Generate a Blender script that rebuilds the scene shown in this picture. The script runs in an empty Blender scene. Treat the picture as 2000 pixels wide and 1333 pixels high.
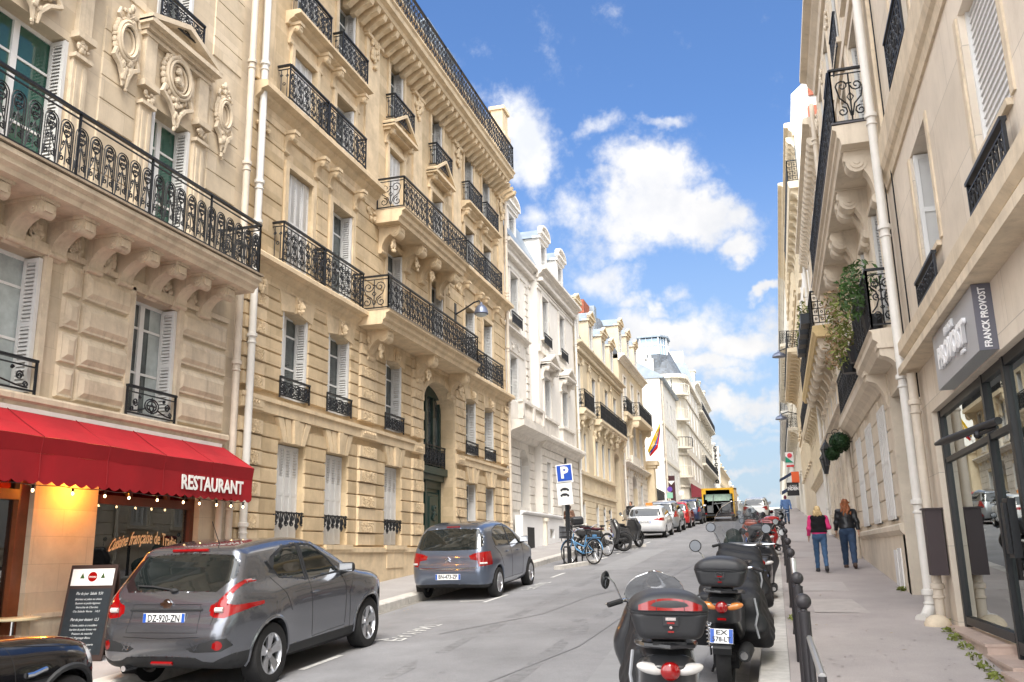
import bpy, bmesh, math, random
import numpy as np
from math import radians as RD, sin, cos, pi, sqrt, atan2
from mathutils import Matrix, Vector
random.seed(7)
SC = bpy.context.scene
COL = SC.collection
# ------------------------------------------------------------------ camera
YAW, PITCH, ROLL, FPX = 0.277105, 0.233061, -0.020175, 1758.6
GR = 0.059523                                     # grade of the street
_F = np.array([-sin(YAW)*cos(PITCH), cos(YAW)*cos(PITCH), sin(PITCH)])
_R = np.array([cos(YAW), sin(YAW), 0.0]); _U = np.cross(_R, _F)
_R, _U = cos(ROLL)*_R+sin(ROLL)*_U, -sin(ROLL)*_R+cos(ROLL)*_U
def ray(px, py):
    return _F+_R*(px-1000)/FPX-_U*(py-666.5)/FPX
def onX(px, py, X):
    d = ray(px, py); return d*X/d[0]
def onY(px, py, Y):
    d = ray(px, py); return d*Y/d[1]
cd = bpy.data.cameras.new('camera'); cam = bpy.data.objects.new('camera', cd); COL.objects.link(cam)
cd.sensor_width = 36; cd.lens = FPX/2000*36; cd.clip_start = .05; cd.clip_end = 3000
M = Matrix.Identity(4)
for i in range(3):
    M[i][0] = _R[i]; M[i][1] = _U[i]; M[i][2] = -_F[i]
cam.matrix_world = M; SC.camera = cam
# ------------------------------------------------------------------ light
SUN_EL, SUN_AZ = RD(56), RD(158)                  # azimuth clockwise from +Y (street direction)
sd = Vector((sin(SUN_AZ)*cos(SUN_EL), cos(SUN_AZ)*cos(SUN_EL), sin(SUN_EL)))
sl = bpy.data.lights.new('sun', 'SUN'); so = bpy.data.objects.new('sun', sl); COL.objects.link(so)
sl.energy = 1.9; sl.angle = RD(26); sl.color = (1, .93, .82)
so.rotation_euler = (-sd).to_track_quat('-Z', 'Y').to_euler()
SC.view_settings.view_transform = 'Standard'; SC.view_settings.look = 'None'
SC.view_settings.exposure = 1.4; SC.view_settings.gamma = 1
W = bpy.data.worlds.new('World'); SC.world = W; W.use_nodes = True
def nd(nt, t, **kw):
    n = nt.nodes.new(t)
    for k, v in kw.items():
        if k in n.inputs.keys(): n.inputs[k].default_value = v
        else: setattr(n, k, v)
    return n
def mth(nt, op, a, b=None, c=None, clamp=False):
    n = nt.nodes.new('ShaderNodeMath'); n.operation = op; n.use_clamp = clamp
    for i, v in enumerate((a, b, c)):
        if v is None: continue
        if isinstance(v, (int, float)): n.inputs[i].default_value = v
        else: nt.links.new(v, n.inputs[i])
    return n.outputs[0]
def mixc(nt, f, a, b, mode='MIX'):
    n = nt.nodes.new('ShaderNodeMix'); n.data_type = 'RGBA'; n.blend_type = mode
    for k, v in ((0, f), (6, a), (7, b)):
        if isinstance(v, (int, float)): n.inputs[k].default_value = v
        elif isinstance(v, tuple): n.inputs[k].default_value = (*v[:3], 1)
        else: nt.links.new(v, n.inputs[k])
    return n.outputs[2]
FILL = 3.8  # brightness boost of the added fill clouds
def build_world():
    nt = W.node_tree; nt.nodes.clear(); L = nt.links.new
    out = nd(nt, 'ShaderNodeOutputWorld'); bg = nd(nt, 'ShaderNodeBackground')
    sky = nd(nt, 'ShaderNodeTexSky'); sky.sky_type = 'NISHITA'; sky.sun_disc = False
    sky.sun_elevation = SUN_EL; sky.sun_rotation = SUN_AZ; sky.altitude = 100; sky.air_density = 1.0
    sky.dust_density = 1.2; sky.ozone_density = 2.2
    bg.inputs[1].default_value = .11
    tc = nd(nt, 'ShaderNodeTexCoord'); G = tc.outputs['Generated']
    # warped direction
    nz = nd(nt, 'ShaderNodeTexNoise', Scale=9.0, Detail=5.0, Roughness=.6); L(G, nz.inputs['Vector'])
    v1 = nd(nt, 'ShaderNodeVectorMath', operation='SUBTRACT'); L(nz.outputs['Color'], v1.inputs[0]); v1.inputs[1].default_value = (.5, .5, .5)
    v2 = nd(nt, 'ShaderNodeVectorMath', operation='SCALE'); L(v1.outputs[0], v2.inputs[0]); v2.inputs['Scale'].default_value = .13
    v3 = nd(nt, 'ShaderNodeVectorMath', operation='ADD'); L(G, v3.inputs[0]); L(v2.outputs[0], v3.inputs[1])
    D = v3.outputs[0]
    # clouds: (px, py, rx, ry, weight)  each a patch of sky in a fixed direction
    cl = [(1030,310,95,85,1.1),(1120,400,50,50,.7),(1260,350,95,60,1.15),(1240,420,130,60,1.05),(1350,430,110,50,1.1),(1440,475,55,35,1.0),(1180,270,70,36,.75),(1290,245,45,18,.55),
          (1180,470,80,45,.8),(1160,540,70,60,.75),(1300,640,130,50,.95),(1430,655,120,45,.95),(1495,585,30,14,.9),(1230,590,50,30,.7),(1290,585,50,20,.7),(1360,710,120,40,.95),(1450,800,110,30,1.05),(1440,740,60,30,.8),
          (1400,800,90,40,.7),(1440,865,120,16,.7),(1500,840,90,14,.6),(1300,550,35,25,.5),(1020,430,60,45,.6),(1400,340,50,20,.35),(1450,915,130,14,.6),(1460,955,130,14,.55),
          (300,200,300,160,.9),(2300,300,300,120,.9),(1900,900,300,90,.8),(1000,-500,500,160,.8),(1600,-350,260,90,.7)]
    fill_cl = [((0,-1,.5),1.05,1.3),((1,-.6,.7),.8,1.2),((-1,-.5,.7),.95,1.3),((0,-.3,1),.6,1.1)]   # added unseen clouds behind and above the viewer, boosted as fill light
    acc = None
    for (px, py, rx, ry, w) in cl:
        c = ray(px, py); c = c/np.linalg.norm(c)
        ux = ray(px+20, py); ux = ux/np.linalg.norm(ux)-c; ux /= np.linalg.norm(ux)
        uy = np.cross(c, ux)
        kx, ky = FPX/rx*1.0, FPX/ry*1.0
        s = nd(nt, 'ShaderNodeVectorMath', operation='SUBTRACT'); L(D, s.inputs[0]); s.inputs[1].default_value = tuple(c)
        a = nd(nt, 'ShaderNodeVectorMath', operation='DOT_PRODUCT'); L(s.outputs[0], a.inputs[0]); a.inputs[1].default_value = tuple(ux*kx)
        b = nd(nt, 'ShaderNodeVectorMath', operation='DOT_PRODUCT'); L(s.outputs[0], b.inputs[0]); b.inputs[1].default_value = tuple(uy*ky)
        fd = nd(nt, 'ShaderNodeVectorMath', operation='DOT_PRODUCT'); L(G, fd.inputs[0]); fd.inputs[1].default_value = tuple(c)
        q = mth(nt, 'ADD', mth(nt, 'MULTIPLY', a.outputs['Value'], a.outputs['Value']), mth(nt, 'MULTIPLY', b.outputs['Value'], b.outputs['Value']))
        g = mth(nt, 'MULTIPLY', mth(nt, 'EXPONENT', mth(nt, 'MULTIPLY', q, -.9)), w)
        g = mth(nt, 'MULTIPLY', g, mth(nt, 'GREATER_THAN', fd.outputs['Value'], 0.0))
        acc = g if acc is None else mth(nt, 'MAXIMUM', acc, g)
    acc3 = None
    for (v, r_, w) in fill_cl:
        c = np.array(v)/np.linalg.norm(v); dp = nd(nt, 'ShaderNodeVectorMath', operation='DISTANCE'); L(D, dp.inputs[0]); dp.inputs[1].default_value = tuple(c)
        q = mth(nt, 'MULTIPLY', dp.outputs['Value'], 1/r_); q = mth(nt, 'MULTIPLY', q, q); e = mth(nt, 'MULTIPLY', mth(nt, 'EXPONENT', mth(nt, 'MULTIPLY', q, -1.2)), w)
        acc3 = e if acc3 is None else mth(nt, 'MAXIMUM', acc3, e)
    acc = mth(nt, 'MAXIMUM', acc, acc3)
    n2 = nd(nt, 'ShaderNodeTexNoise', Scale=15.0, Detail=10.0, Roughness=.64); L(G, n2.inputs['Vector'])
    dens = mth(nt, 'ADD', acc, mth(nt, 'MULTIPLY', mth(nt, 'SUBTRACT', n2.outputs['Fac'], .5), 1.75))
    mr = nd(nt, 'ShaderNodeMapRange'); mr.interpolation_type = 'SMOOTHSTEP'
    mr.inputs['From Min'].default_value = .24; mr.inputs['From Max'].default_value = .92; L(dens, mr.inputs['Value'])
    n3 = nd(nt, 'ShaderNodeTexNoise', Scale=11.0, Detail=6.0, Roughness=.55)
    v4 = nd(nt, 'ShaderNodeVectorMath', operation='ADD'); L(G, v4.inputs[0]); v4.inputs[1].default_value = (.02, .0, .06); L(v4.outputs[0], n3.inputs['Vector'])
    sh = nd(nt, 'ShaderNodeMapRange'); sh.inputs['From Min'].default_value = .38; sh.inputs['From Max'].default_value = .68; L(n3.outputs['Fac'], sh.inputs['Value'])
    K = 1.0/.11
    ccol = mixc(nt, sh.outputs[0], (.255*K, .27*K, .30*K), (.355*K, .355*K, .354*K))
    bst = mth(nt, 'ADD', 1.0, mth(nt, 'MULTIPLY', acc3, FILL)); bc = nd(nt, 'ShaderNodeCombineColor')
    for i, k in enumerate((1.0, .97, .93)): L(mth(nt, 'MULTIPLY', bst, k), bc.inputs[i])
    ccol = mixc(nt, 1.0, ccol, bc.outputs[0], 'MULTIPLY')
    hsv = nd(nt, 'ShaderNodeHueSaturation', Saturation=1.10, Value=1.0); L(sky.outputs[0], hsv.inputs['Color'])
    sk = mixc(nt, 1.0, hsv.outputs[0], (.60, .68, .80), 'MULTIPLY')
    sz_ = nd(nt, 'ShaderNodeSeparateXYZ'); L(G, sz_.inputs[0]); hz = nd(nt, 'ShaderNodeMapRange'); hz.interpolation_type = 'SMOOTHSTEP'
    hz.inputs['From Min'].default_value = -.02; hz.inputs['From Max'].default_value = .46; hz.inputs['To Min'].default_value = .95; hz.inputs['To Max'].default_value = 0; L(sz_.outputs[2], hz.inputs['Value'])
    sk = mixc(nt, hz.outputs[0], sk, (.205*K, .255*K, .30*K))
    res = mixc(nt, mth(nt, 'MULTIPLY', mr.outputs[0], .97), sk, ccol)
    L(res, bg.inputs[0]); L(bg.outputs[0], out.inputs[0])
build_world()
# ------------------------------------------------------------------ materials
MATS = {}
def rgb(h):
    h = h.lstrip('#'); v = [int(h[i:i+2], 16)/255 for i in (0, 2, 4)]
    return tuple(((c+.055)/1.055)**2.4 if c > .04045 else c/12.92 for c in v)
def mat(name, col, rough=.6, metal=0., var=0., vs=3., bump=0., bs=30., spec=.5, coat=0., emit=0., alpha=1., speck=0., trans=0., streak=0., joints=None, ior=1.45, dirt=0., dcol=(.1,.08,.06)):
    if name in MATS: return MATS[name]
    m = bpy.data.materials.new(name); m.use_nodes = True; nt = m.node_tree; L = nt.links.new
    p = nt.nodes['Principled BSDF']
    if isinstance(col, str): col = rgb(col)
    p.inputs['Base Color'].default_value = (*col, 1); p.inputs['Roughness'].default_value = rough
    p.inputs['Metallic'].default_value = metal; p.inputs['Specular IOR Level'].default_value = spec
    p.inputs['Coat Weight'].default_value = coat; p.inputs['Coat Roughness'].default_value = .04
    p.inputs['Transmission Weight'].default_value = trans; p.inputs['IOR'].default_value = ior
    p.inputs['Alpha'].default_value = alpha
    if emit: p.inputs['Emission Color'].default_value = (*col, 1); p.inputs['Emission Strength'].default_value = emit
    if var or bump or speck or streak or joints or dirt:
        tc = nd(nt, 'ShaderNodeTexCoord'); O = tc.outputs['Object']
        cur = (*col,)
        hgt = None
        if var:
            n = nd(nt, 'ShaderNodeTexNoise', Scale=vs, Detail=6.0, Roughness=.65); L(O, n.inputs['Vector'])
            r = nd(nt, 'ShaderNodeMapRange'); r.inputs['From Min'].default_value = .3; r.inputs['From Max'].default_value = .7
            r.inputs['To Min'].default_value = 1-var; r.inputs['To Max'].default_value = 1+var*.7; L(n.outputs['Fac'], r.inputs['Value'])
            g = nd(nt, 'ShaderNodeCombineColor')
            for i in range(3): L(r.outputs[0], g.inputs[i])
            cur = mixc(nt, 1.0, cur, g.outputs[0], 'MULTIPLY')
        if speck:
            n = nd(nt, 'ShaderNodeTexNoise', Scale=95.0, Detail=3.0, Roughness=.8); L(O, n.inputs['Vector'])
            r = nd(nt, 'ShaderNodeMapRange'); r.inputs['From Min'].default_value = .3; r.inputs['From Max'].default_value = .7; r.inputs['To Min'].default_value = 1-speck; r.inputs['To Max'].default_value = 1+speck; L(n.outputs['Fac'], r.inputs['Value'])
            g = nd(nt, 'ShaderNodeCombineColor')
            for i in range(3): L(r.outputs[0], g.inputs[i])
            cur = mixc(nt, 1.0, cur, g.outputs[0], 'MULTIPLY')
        if joints:                                   # (course height, block length, joint, strength, tint, across-X)
            ch, bl, jt, js, tint = joints[:5]
            sp = nd(nt, 'ShaderNodeSeparateXYZ'); L(O, sp.inputs[0])
            cb = nd(nt, 'ShaderNodeCombineXYZ')
            L(mth(nt, 'ADD', sp.outputs[0], sp.outputs[1]), cb.inputs[0]); L(sp.outputs[2], cb.inputs[1])
            b = nd(nt, 'ShaderNodeTexBrick'); b.offset = .5; L(cb.outputs[0], b.inputs['Vector'])
            b.inputs['Scale'].default_value = 1; b.inputs['Row Height'].default_value = ch; b.inputs['Brick Width'].default_value = bl
            b.inputs['Mortar Size'].default_value = jt; b.inputs['Mortar Smooth'].default_value = .3
            b.inputs['Color1'].default_value = (1, 1, 1, 1); b.inputs['Color2'].default_value = (1-tint, 1-tint*1.1, 1-tint*1.3, 1)
            b.inputs['Mortar'].default_value = (1-js, 1-js, 1-js, 1)
            cur = mixc(nt, 1.0, cur, b.outputs['Color'], 'MULTIPLY')
            hgt = mth(nt, 'MULTIPLY', b.outputs['Fac'], -1.0)
        if streak:
            mp = nd(nt, 'ShaderNodeMapping'); mp.inputs['Scale'].default_value = (7, 7, .35); L(O, mp.inputs[0])
            n = nd(nt, 'ShaderNodeTexNoise', Scale=1.0, Detail=5.0, Roughness=.7); L(mp.outputs[0], n.inputs['Vector'])
            r = nd(nt, 'ShaderNodeMapRange'); r.inputs['From Min'].default_value = .55; r.inputs['From Max'].default_value = .8; L(n.outputs['Fac'], r.inputs['Value'])
            cur = mixc(nt, mth(nt, 'MULTIPLY', r.outputs[0], streak), cur, dcol)
        if dirt:
            n = nd(nt, 'ShaderNodeTexNoise', Scale=1.3, Detail=8.0, Roughness=.75); L(O, n.inputs['Vector'])
            r = nd(nt, 'ShaderNodeMapRange'); r.inputs['From Min'].default_value = .52; r.inputs['From Max'].default_value = .72; L(n.outputs['Fac'], r.inputs['Value'])
            cur = mixc(nt, mth(nt, 'MULTIPLY', r.outputs[0], dirt), cur, dcol)
        if not isinstance(cur, tuple): L(cur, p.inputs['Base Color'])
        if bump or hgt is not None:
            n = nd(nt, 'ShaderNodeTexNoise', Scale=bs, Detail=5.0, Roughness=.6); L(O, n.inputs['Vector'])
            h = n.outputs['Fac']
            if hgt is not None: h = mth(nt, 'ADD', mth(nt, 'MULTIPLY', h, .5), hgt)
            b = nd(nt, 'ShaderNodeBump'); b.inputs['Strength'].default_value = max(bump, .3 if hgt is not None else 0); b.inputs['Distance'].default_value = .01
            L(h, b.inputs['Height']); L(b.outputs[0], p.inputs['Normal'])
    MATS[name] = m; return m
DK = (.16, .12, .08)
m_stone2 = mat('stone warm', (.665, .52, .335), .85, var=.22, vs=1.7, bump=.25, bs=45, joints=(.283, .86, .006, .18, .22), streak=.6, dirt=.42, dcol=(.36, .275, .18))
m_trim2 = mat('stone trim', (.67, .53, .35), .85, var=.2, vs=2.5, bump=.25, bs=50, streak=.65, dirt=.45, dcol=(.34, .26, .17))
m_stone1 = mat('stone cream', (.64, .54, .405), .85, var=.17, vs=1.6, bump=.2, bs=45, joints=(.35, .95, .005, .2, .16), streak=.4, dirt=.3, dcol=(.33, .26, .18))
m_trim1 = mat('stone cream trim', (.64, .54, .405), .85, var=.18, vs=3, bump=.3, bs=40, streak=.75, dirt=.6, dcol=(.32, .255, .185))
m_dirty = mat('stone weathered', (.36, .29, .21), .9, var=.3, vs=5, bump=.4, bs=30, dirt=.75, dcol=(.10, .085, .06))
m_white = mat('stone white', (.77, .735, .68), .8, var=.08, vs=1.5, bump=.15, bs=40, streak=.3, dirt=.16, dcol=(.42, .38, .34))
m_whitetrim = mat('stone white trim', (.71, .665, .60), .8, var=.15, vs=3, bump=.2, bs=40, streak=.45, dirt=.35, dcol=(.30, .26, .22))
m_plaster = mat('white plaster', (.78, .76, .71), .85, var=.07, vs=.8, bump=.05, bs=20, streak=.2, dcol=(.5, .47, .42))
m_stone4 = mat('stone pale yellow', (.68, .58, .42), .85, var=.12, vs=1.5, bump=.2, bs=40, streak=.3, dirt=.22, dcol=(.36, .28, .19))
m_stoneR = mat('stone pinkish beige', (.70, .62, .52), .85, var=.12, vs=1.0, bump=.12, bs=50, joints=(.92, 1.9, .005, .38, .10), streak=.75, dirt=.4, dcol=(.42, .35, .275))
m_stoneR2 = mat('stone grey beige', (.68, .60, .49), .85, var=.15, vs=1.5, bump=.2, bs=40, streak=.45, dirt=.35, dcol=(.28, .22, .16))
m_far = mat('stone far', (.70, .65, .55), .85, var=.12, vs=.7, streak=.3, dcol=(.4, .34, .27))
m_iron = mat('wrought iron', (.018, .02, .024), .42, metal=.2, var=.3, vs=12, bump=.1, bs=60)
m_shut = mat('white painted shutter', (.66, .655, .64), .55, var=.06, vs=4, bump=.05, bs=30)
m_frame = mat('white window paint', (.78, .78, .77), .4, var=.04, vs=5)
m_glass = mat('window glass', (.085, .10, .10), .04, var=.85, vs=1.3, spec=.9)
m_glassg = mat('green tinted glass', (.035, .10, .075), .05, var=.35, vs=1.2, spec=.9)
m_curt = mat('net curtain', (.45, .50, .50), .25, var=.3, vs=2.5, spec=.6)
m_zinc = mat('zinc roofing', (.28, .33, .38), .45, metal=.3, var=.2, vs=2, streak=.3, dcol=(.15, .17, .2))
m_slate = mat('roof slate', (.13, .15, .18), .6, var=.25, vs=6, joints=(.18, .25, .008, .4, .3))
m_pipe = mat('painted drain pipe', (.60, .53, .44), .5, var=.14, vs=3, streak=.5, dcol=(.3, .24, .18))
m_pipew = mat('white drain pipe', (.68, .66, .62), .45, var=.08, vs=3, streak=.4, dcol=(.4, .35, .3))
m_asph = None
# ------------------------------------------------------------------ mesh tools
WORLD = set()
class MB:
    def __init__(s, T=None): s.v = []; s.f = []; s.T = T; s.sm = False
    def add(s, vs, fs):
        o = len(s.v)
        s.v.extend([s.T(*p) for p in vs] if s.T else [tuple(p) for p in vs]); s.f.extend([tuple(i+o for i in f) for f in fs]); return s
    def box(s, a0, a1, b0, b1, c0, c1):
        return s.add([(a, b, c) for a in (a0, a1) for b in (b0, b1) for c in (c0, c1)],
                     [(0, 1, 3, 2), (4, 6, 7, 5), (0, 4, 5, 1), (2, 3, 7, 6), (0, 2, 6, 4), (1, 5, 7, 3)])
    def block(s, u0, u1, d0, d1, z0, z1, c=.02):       # raised stone, chamfered front (u, d out, z)
        return s.add([(u0, d0, z0), (u1, d0, z0), (u1, d0, z1), (u0, d0, z1), (u0+c, d1, z0+c), (u1-c, d1, z0+c), (u1-c, d1, z1-c), (u0+c, d1, z1-c)],
                     [(4, 5, 6, 7), (0, 1, 5, 4), (1, 2, 6, 5), (2, 3, 7, 6), (3, 0, 4, 7)])
    def ext(s, prof, a0, a1, ax=0):                     # profile in the other two axes, extruded along ax
        n = len(prof)
        def P(a, p): return (a, p[0], p[1]) if ax == 0 else ((p[0], a, p[1]) if ax == 1 else (p[0], p[1], a))
        return s.add([P(a0, p) for p in prof]+[P(a1, p) for p in prof],
                     [tuple(range(n)), tuple(range(2*n-1, n-1, -1))]+[(i, (i+1) % n, n+(i+1) % n, n+i) for i in range(n)])
    def tube(s, pts, r, n=5, cap=True, closed=False):
        pts = [Vector(p) for p in pts]; m = len(pts); rr = r if isinstance(r, (list, tuple)) else [r]*m
        vs = []; up = None
        for i, p in enumerate(pts):
            if closed: t = pts[(i+1) % m]-pts[i-1]
            else: t = pts[min(i+1, m-1)]-pts[max(i-1, 0)]
            if t.length < 1e-9: t = Vector((0, 0, 1))
            t.normalize()
            if up is None: up = t.orthogonal()
            b = t.cross(up)
            if b.length < 1e-6: b = t.orthogonal()
            b.normalize(); up = b.cross(t).normalized()
            for k in range(n):
                a = 2*pi*(k+.5)/n; vs.append(tuple(p+(up*cos(a)+b*sin(a))*rr[i]))
        fs = []
        for i in range(m if closed else m-1):
            j = (i+1) % m
            for k in range(n): fs.append((i*n+k, i*n+(k+1) % n, j*n+(k+1) % n, j*n+k))
        if cap and not closed: fs += [tuple(range(n))[::-1], tuple(range((m-1)*n, m*n))]
        return s.add(vs, fs)
    def lathe(s, c, prof, ax=2, n=16):                  # prof [(r, h)] along axis ax from point c
        vs = []
        for r, h in prof:
            for k in range(n):
                a = 2*pi*k/n; p = [0, 0, 0]; i, j = [(1, 2), (2, 0), (0, 1)][ax]
                p[i] = c[i]+r*cos(a); p[j] = c[j]+r*sin(a); p[ax] = c[ax]+h; vs.append(tuple(p))
        m = len(prof)
        fs = [(i*n+k, i*n+(k+1) % n, (i+1)*n+(k+1) % n, (i+1)*n+k) for i in range(m-1) for k in range(n)]
        fs += [tuple(range(n))[::-1], tuple(range((m-1)*n, m*n))]
        return s.add(vs, fs)
    def ell(s, c, r, n=10, m=6):
        vs = [(c[0], c[1], c[2]-r[2])]
        for i in range(1, m):
            ph = -pi/2+pi*i/m
            for k in range(n):
                a = 2*pi*k/n; vs.append((c[0]+r[0]*cos(ph)*cos(a), c[1]+r[1]*cos(ph)*sin(a), c[2]+r[2]*sin(ph)))
        vs.append((c[0], c[1], c[2]+r[2])); e = len(vs)-1
        fs = [(0, 1+(k+1) % n, 1+k) for k in range(n)]
        for i in range(m-2):
            for k in range(n): fs.append((1+i*n+k, 1+i*n+(k+1) % n, 1+(i+1)*n+(k+1) % n, 1+(i+1)*n+k))
        fs += [(1+(m-2)*n+k, 1+(m-2)*n+(k+1) % n, e) for k in range(n)]
        return s.add(vs, fs)
    def build(s, name, m, parent=None, loc=None, smooth=False, recalc=True, label=None, kind=None):
        me = bpy.data.meshes.new(name); me.from_pydata(s.v, [], s.f)
        if recalc:
            bm = bmesh.new(); bm.from_mesh(me); bmesh.ops.recalc_face_normals(bm, faces=bm.faces); bm.to_mesh(me); bm.free()
        return link(name, me, m, parent, loc, smooth or s.sm, label, kind)
def build_each(b, name, m, parent, eps=.1, smooth=False, recalc=True, **kw):
    """one object per cluster of touching pieces"""
    n = len(b.v); par = list(range(n))
    def fd(i):
        while par[i] != i: par[i] = par[par[i]]; i = par[i]
        return i
    for f in b.f:
        r0 = fd(f[0])
        for k in f[1:]: par[fd(k)] = r0
    V = np.array(b.v); rt = np.array([fd(i) for i in range(n)]); ids, inv = np.unique(rt, return_inverse=True)
    lo = np.full((len(ids), 3), 1e9); hi = -lo; np.minimum.at(lo, inv, V); np.maximum.at(hi, inv, V)
    g = list(range(len(ids)))
    def gf(i):
        while g[i] != i: g[i] = g[g[i]]; i = g[i]
        return i
    for i in range(len(ids)):
        t = np.where(((lo[i]-eps <= hi) & (lo <= hi[i]+eps)).all(1))[0]
        for j in t:
            a, c = gf(i), gf(int(j))
            if a != c: g[a] = c
    cl = {}
    for f in b.f: cl.setdefault(gf(int(inv[f[0]])), []).append(f)
    out = []
    for fs in cl.values():
        q = MB(); mp = {}
        for f in fs:
            for k in f:
                if k not in mp: mp[k] = len(q.v); q.v.append(b.v[k])
            q.f.append(tuple(mp[k] for k in f))
        out.append(q.build(name, m, parent, smooth=smooth, recalc=recalc, **kw))
    return out
def link(name, me, m, parent=None, loc=None, smooth=False, label=None, kind=None):
    me.materials.append(m)
    if smooth:
        me.polygons.foreach_set('use_smooth', [True]*len(me.polygons))
        try: me.set_sharp_from_angle(angle=RD(38))
        except Exception: pass
    o = bpy.data.objects.new(name, me); COL.objects.link(o)
    if parent:
        o.parent = parent
        if loc is None and parent.name in WORLD: o.location = [-c for c in parent.location]
    if loc is not None: o.location = loc
    if label: o['label'] = label
    if kind: o['kind'] = kind
    return o
def thing(name, label, cat, loc=(0, 0, 0), rot=(0, 0, 0), group=None, world=False):
    o = bpy.data.objects.new(name, None); COL.objects.link(o); o.location = loc; o.rotation_euler = rot
    o.empty_display_size = .2; o['label'] = label; o['category'] = cat
    if group: o['group'] = group
    if world: WORLD.add(o.name)                         # its parts are modelled in world coordinates
    return o
def tag(o, label, cat, group=None):
    o['label'] = label; o['category'] = cat
    if group: o['group'] = group
    return o
def kids(o): return [c for c in COL.objects if c.parent == o]
CH = {}
def copy_tree(o, parent=None, loc=None, rot=None, label=None, group=None):
    c = o.copy(); COL.objects.link(c)
    if parent: c.parent = parent
    if loc is not None: c.location = loc
    if rot is not None: c.rotation_euler = rot
    if label: c['label'] = label
    if group: c['group'] = group
    for ch in list(o.children): copy_tree(ch, c)
    return c
def gz(y):                                              # road surface height
    if y <= 95: return GR*y-1.9
    z = GR*95-1.9; t = min(y-95, 30.0); z += GR*t-(GR-.008)*t*t/60
    return z+max(y-125, 0)*.008
def sz(y): return gz(y)+.13
# ---- implicit surfaces -----------------------------------------------------
def poly_sd(x, y, pts):
    d = None; s = None; n = len(pts)
    for i in range(n):
        ax, ay = pts[i]; bx, by = pts[i-1]
        ex, ey = bx-ax, by-ay; wx, wy = x-ax, y-ay
        t = np.clip((wx*ex+wy*ey)/(ex*ex+ey*ey+1e-12), 0, 1)
        qx, qy = wx-ex*t, wy-ey*t; dd = qx*qx+qy*qy
        c1 = y >= ay; c2 = y < by; c3 = ex*wy > ey*wx
        fl = (c1 & c2 & c3) | (~c1 & ~c2 & ~c3)
        sg = np.where(fl, -1.0, 1.0)
        d = dd if d is None else np.minimum(d, dd); s = sg if s is None else s*sg
    return s*np.sqrt(d)
def smax(a, b, k):
    h = np.maximum(k-np.abs(a-b), 0)/k; return np.maximum(a, b)+h*h*k*.25
def smin(a, b, k): return -smax(-a, -b, k)
def rbox(x, y, z, c, h, r):
    qx = np.abs(x-c[0])-h[0]+r; qy = np.abs(y-c[1])-h[1]+r; qz = np.abs(z-c[2])-h[2]+r
    return np.sqrt(np.maximum(qx, 0)**2+np.maximum(qy, 0)**2+np.maximum(qz, 0)**2)+np.minimum(np.maximum(qx, np.maximum(qy, qz)), 0)-r
def caps(x, y, z, a, b, ra, rb=None):
    rb = ra if rb is None else rb
    ab = [b[i]-a[i] for i in range(3)]; L = sum(c*c for c in ab)+1e-9
    t = np.clip(((x-a[0])*ab[0]+(y-a[1])*ab[1]+(z-a[2])*ab[2])/L, 0, 1)
    return np.sqrt((x-a[0]-ab[0]*t)**2+(y-a[1]-ab[1]*t)**2+(z-a[2]-ab[2]*t)**2)-(ra+(rb-ra)*t)
def elld(x, y, z, c, r):
    k0 = np.sqrt(((x-c[0])/r[0])**2+((y-c[1])/r[1])**2+((z-c[2])/r[2])**2)
    return (k0-1)*min(r)
def nets(f, lo, hi, h):
    ax = [np.arange(lo[i]-h, hi[i]+2*h, h) for i in range(3)]
    X, Y, Z = ax[0][:, None, None], ax[1][None, :, None], ax[2][None, None, :]
    V = np.broadcast_to(f(X, Y, Z), (len(ax[0]), len(ax[1]), len(ax[2]))).astype(float)
    S = V < 0; nx, ny, nz = V.shape
    sh = (nx-1, ny-1, nz-1); cnt = np.zeros(sh); acc = [np.zeros(sh) for _ in range(3)]
    def sl(a, o):
        return a[o[0]:nx-1+o[0], o[1]:ny-1+o[1], o[2]:nz-1+o[2]]
    I, J, K = np.arange(nx-1)[:, None, None], np.arange(ny-1)[None, :, None], np.arange(nz-1)[None, None, :]
    for axn in range(3):
        for o1 in (0, 1):
            for o2 in (0, 1):
                o = [0, 0, 0]; oth = [i for i in range(3) if i != axn]; o[oth[0]] = o1; o[oth[1]] = o2
                p = list(o); p[axn] = 1
                a, b = sl(V, o), sl(V, p); m = (a < 0) != (b < 0)
                t = np.where(m, a/np.where(m, a-b, 1), 0)
                cnt += m
                for k, B in enumerate((I, J, K)):
                    acc[k] += m*(B+o[k]) if k != axn else m*(B+t)
    act = cnt > 0; idx = -np.ones(sh, int); idx[act] = np.arange(act.sum())
    P = np.stack([ax[k][0]+h*acc[k][act]/cnt[act] for k in range(3)], 1)
    Q = []
    for axn in range(3):
        o = [0, 0, 0]; p = [0, 0, 0]; p[axn] = 1
        a = S[tuple(slice(0, s-1) if k == axn else slice(1, s-1) for k, s in enumerate(V.shape))]
        b = S[tuple(slice(1, s) if k == axn else slice(1, s-1) for k, s in enumerate(V.shape))]
        m = a != b; ii = np.argwhere(m)
        for k in range(3):
            if k != axn: ii[:, k] += 1
        o1, o2 = [k for k in range(3) if k != axn]
        def c(d1, d2):
            q = ii.copy(); q[:, o1] -= d1; q[:, o2] -= d2; return idx[q[:, 0], q[:, 1], q[:, 2]]
        quad = np.stack([c(1, 1), c(0, 1), c(0, 0), c(1, 0)], 1)
        flip = a[m] if axn != 1 else ~a[m]
        quad[~flip] = quad[~flip][:, ::-1]; Q.append(quad)
    Q = np.concatenate(Q); Q = Q[(Q >= 0).all(1)]
    return newton(f, P, 2, h*.6), Q
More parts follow.
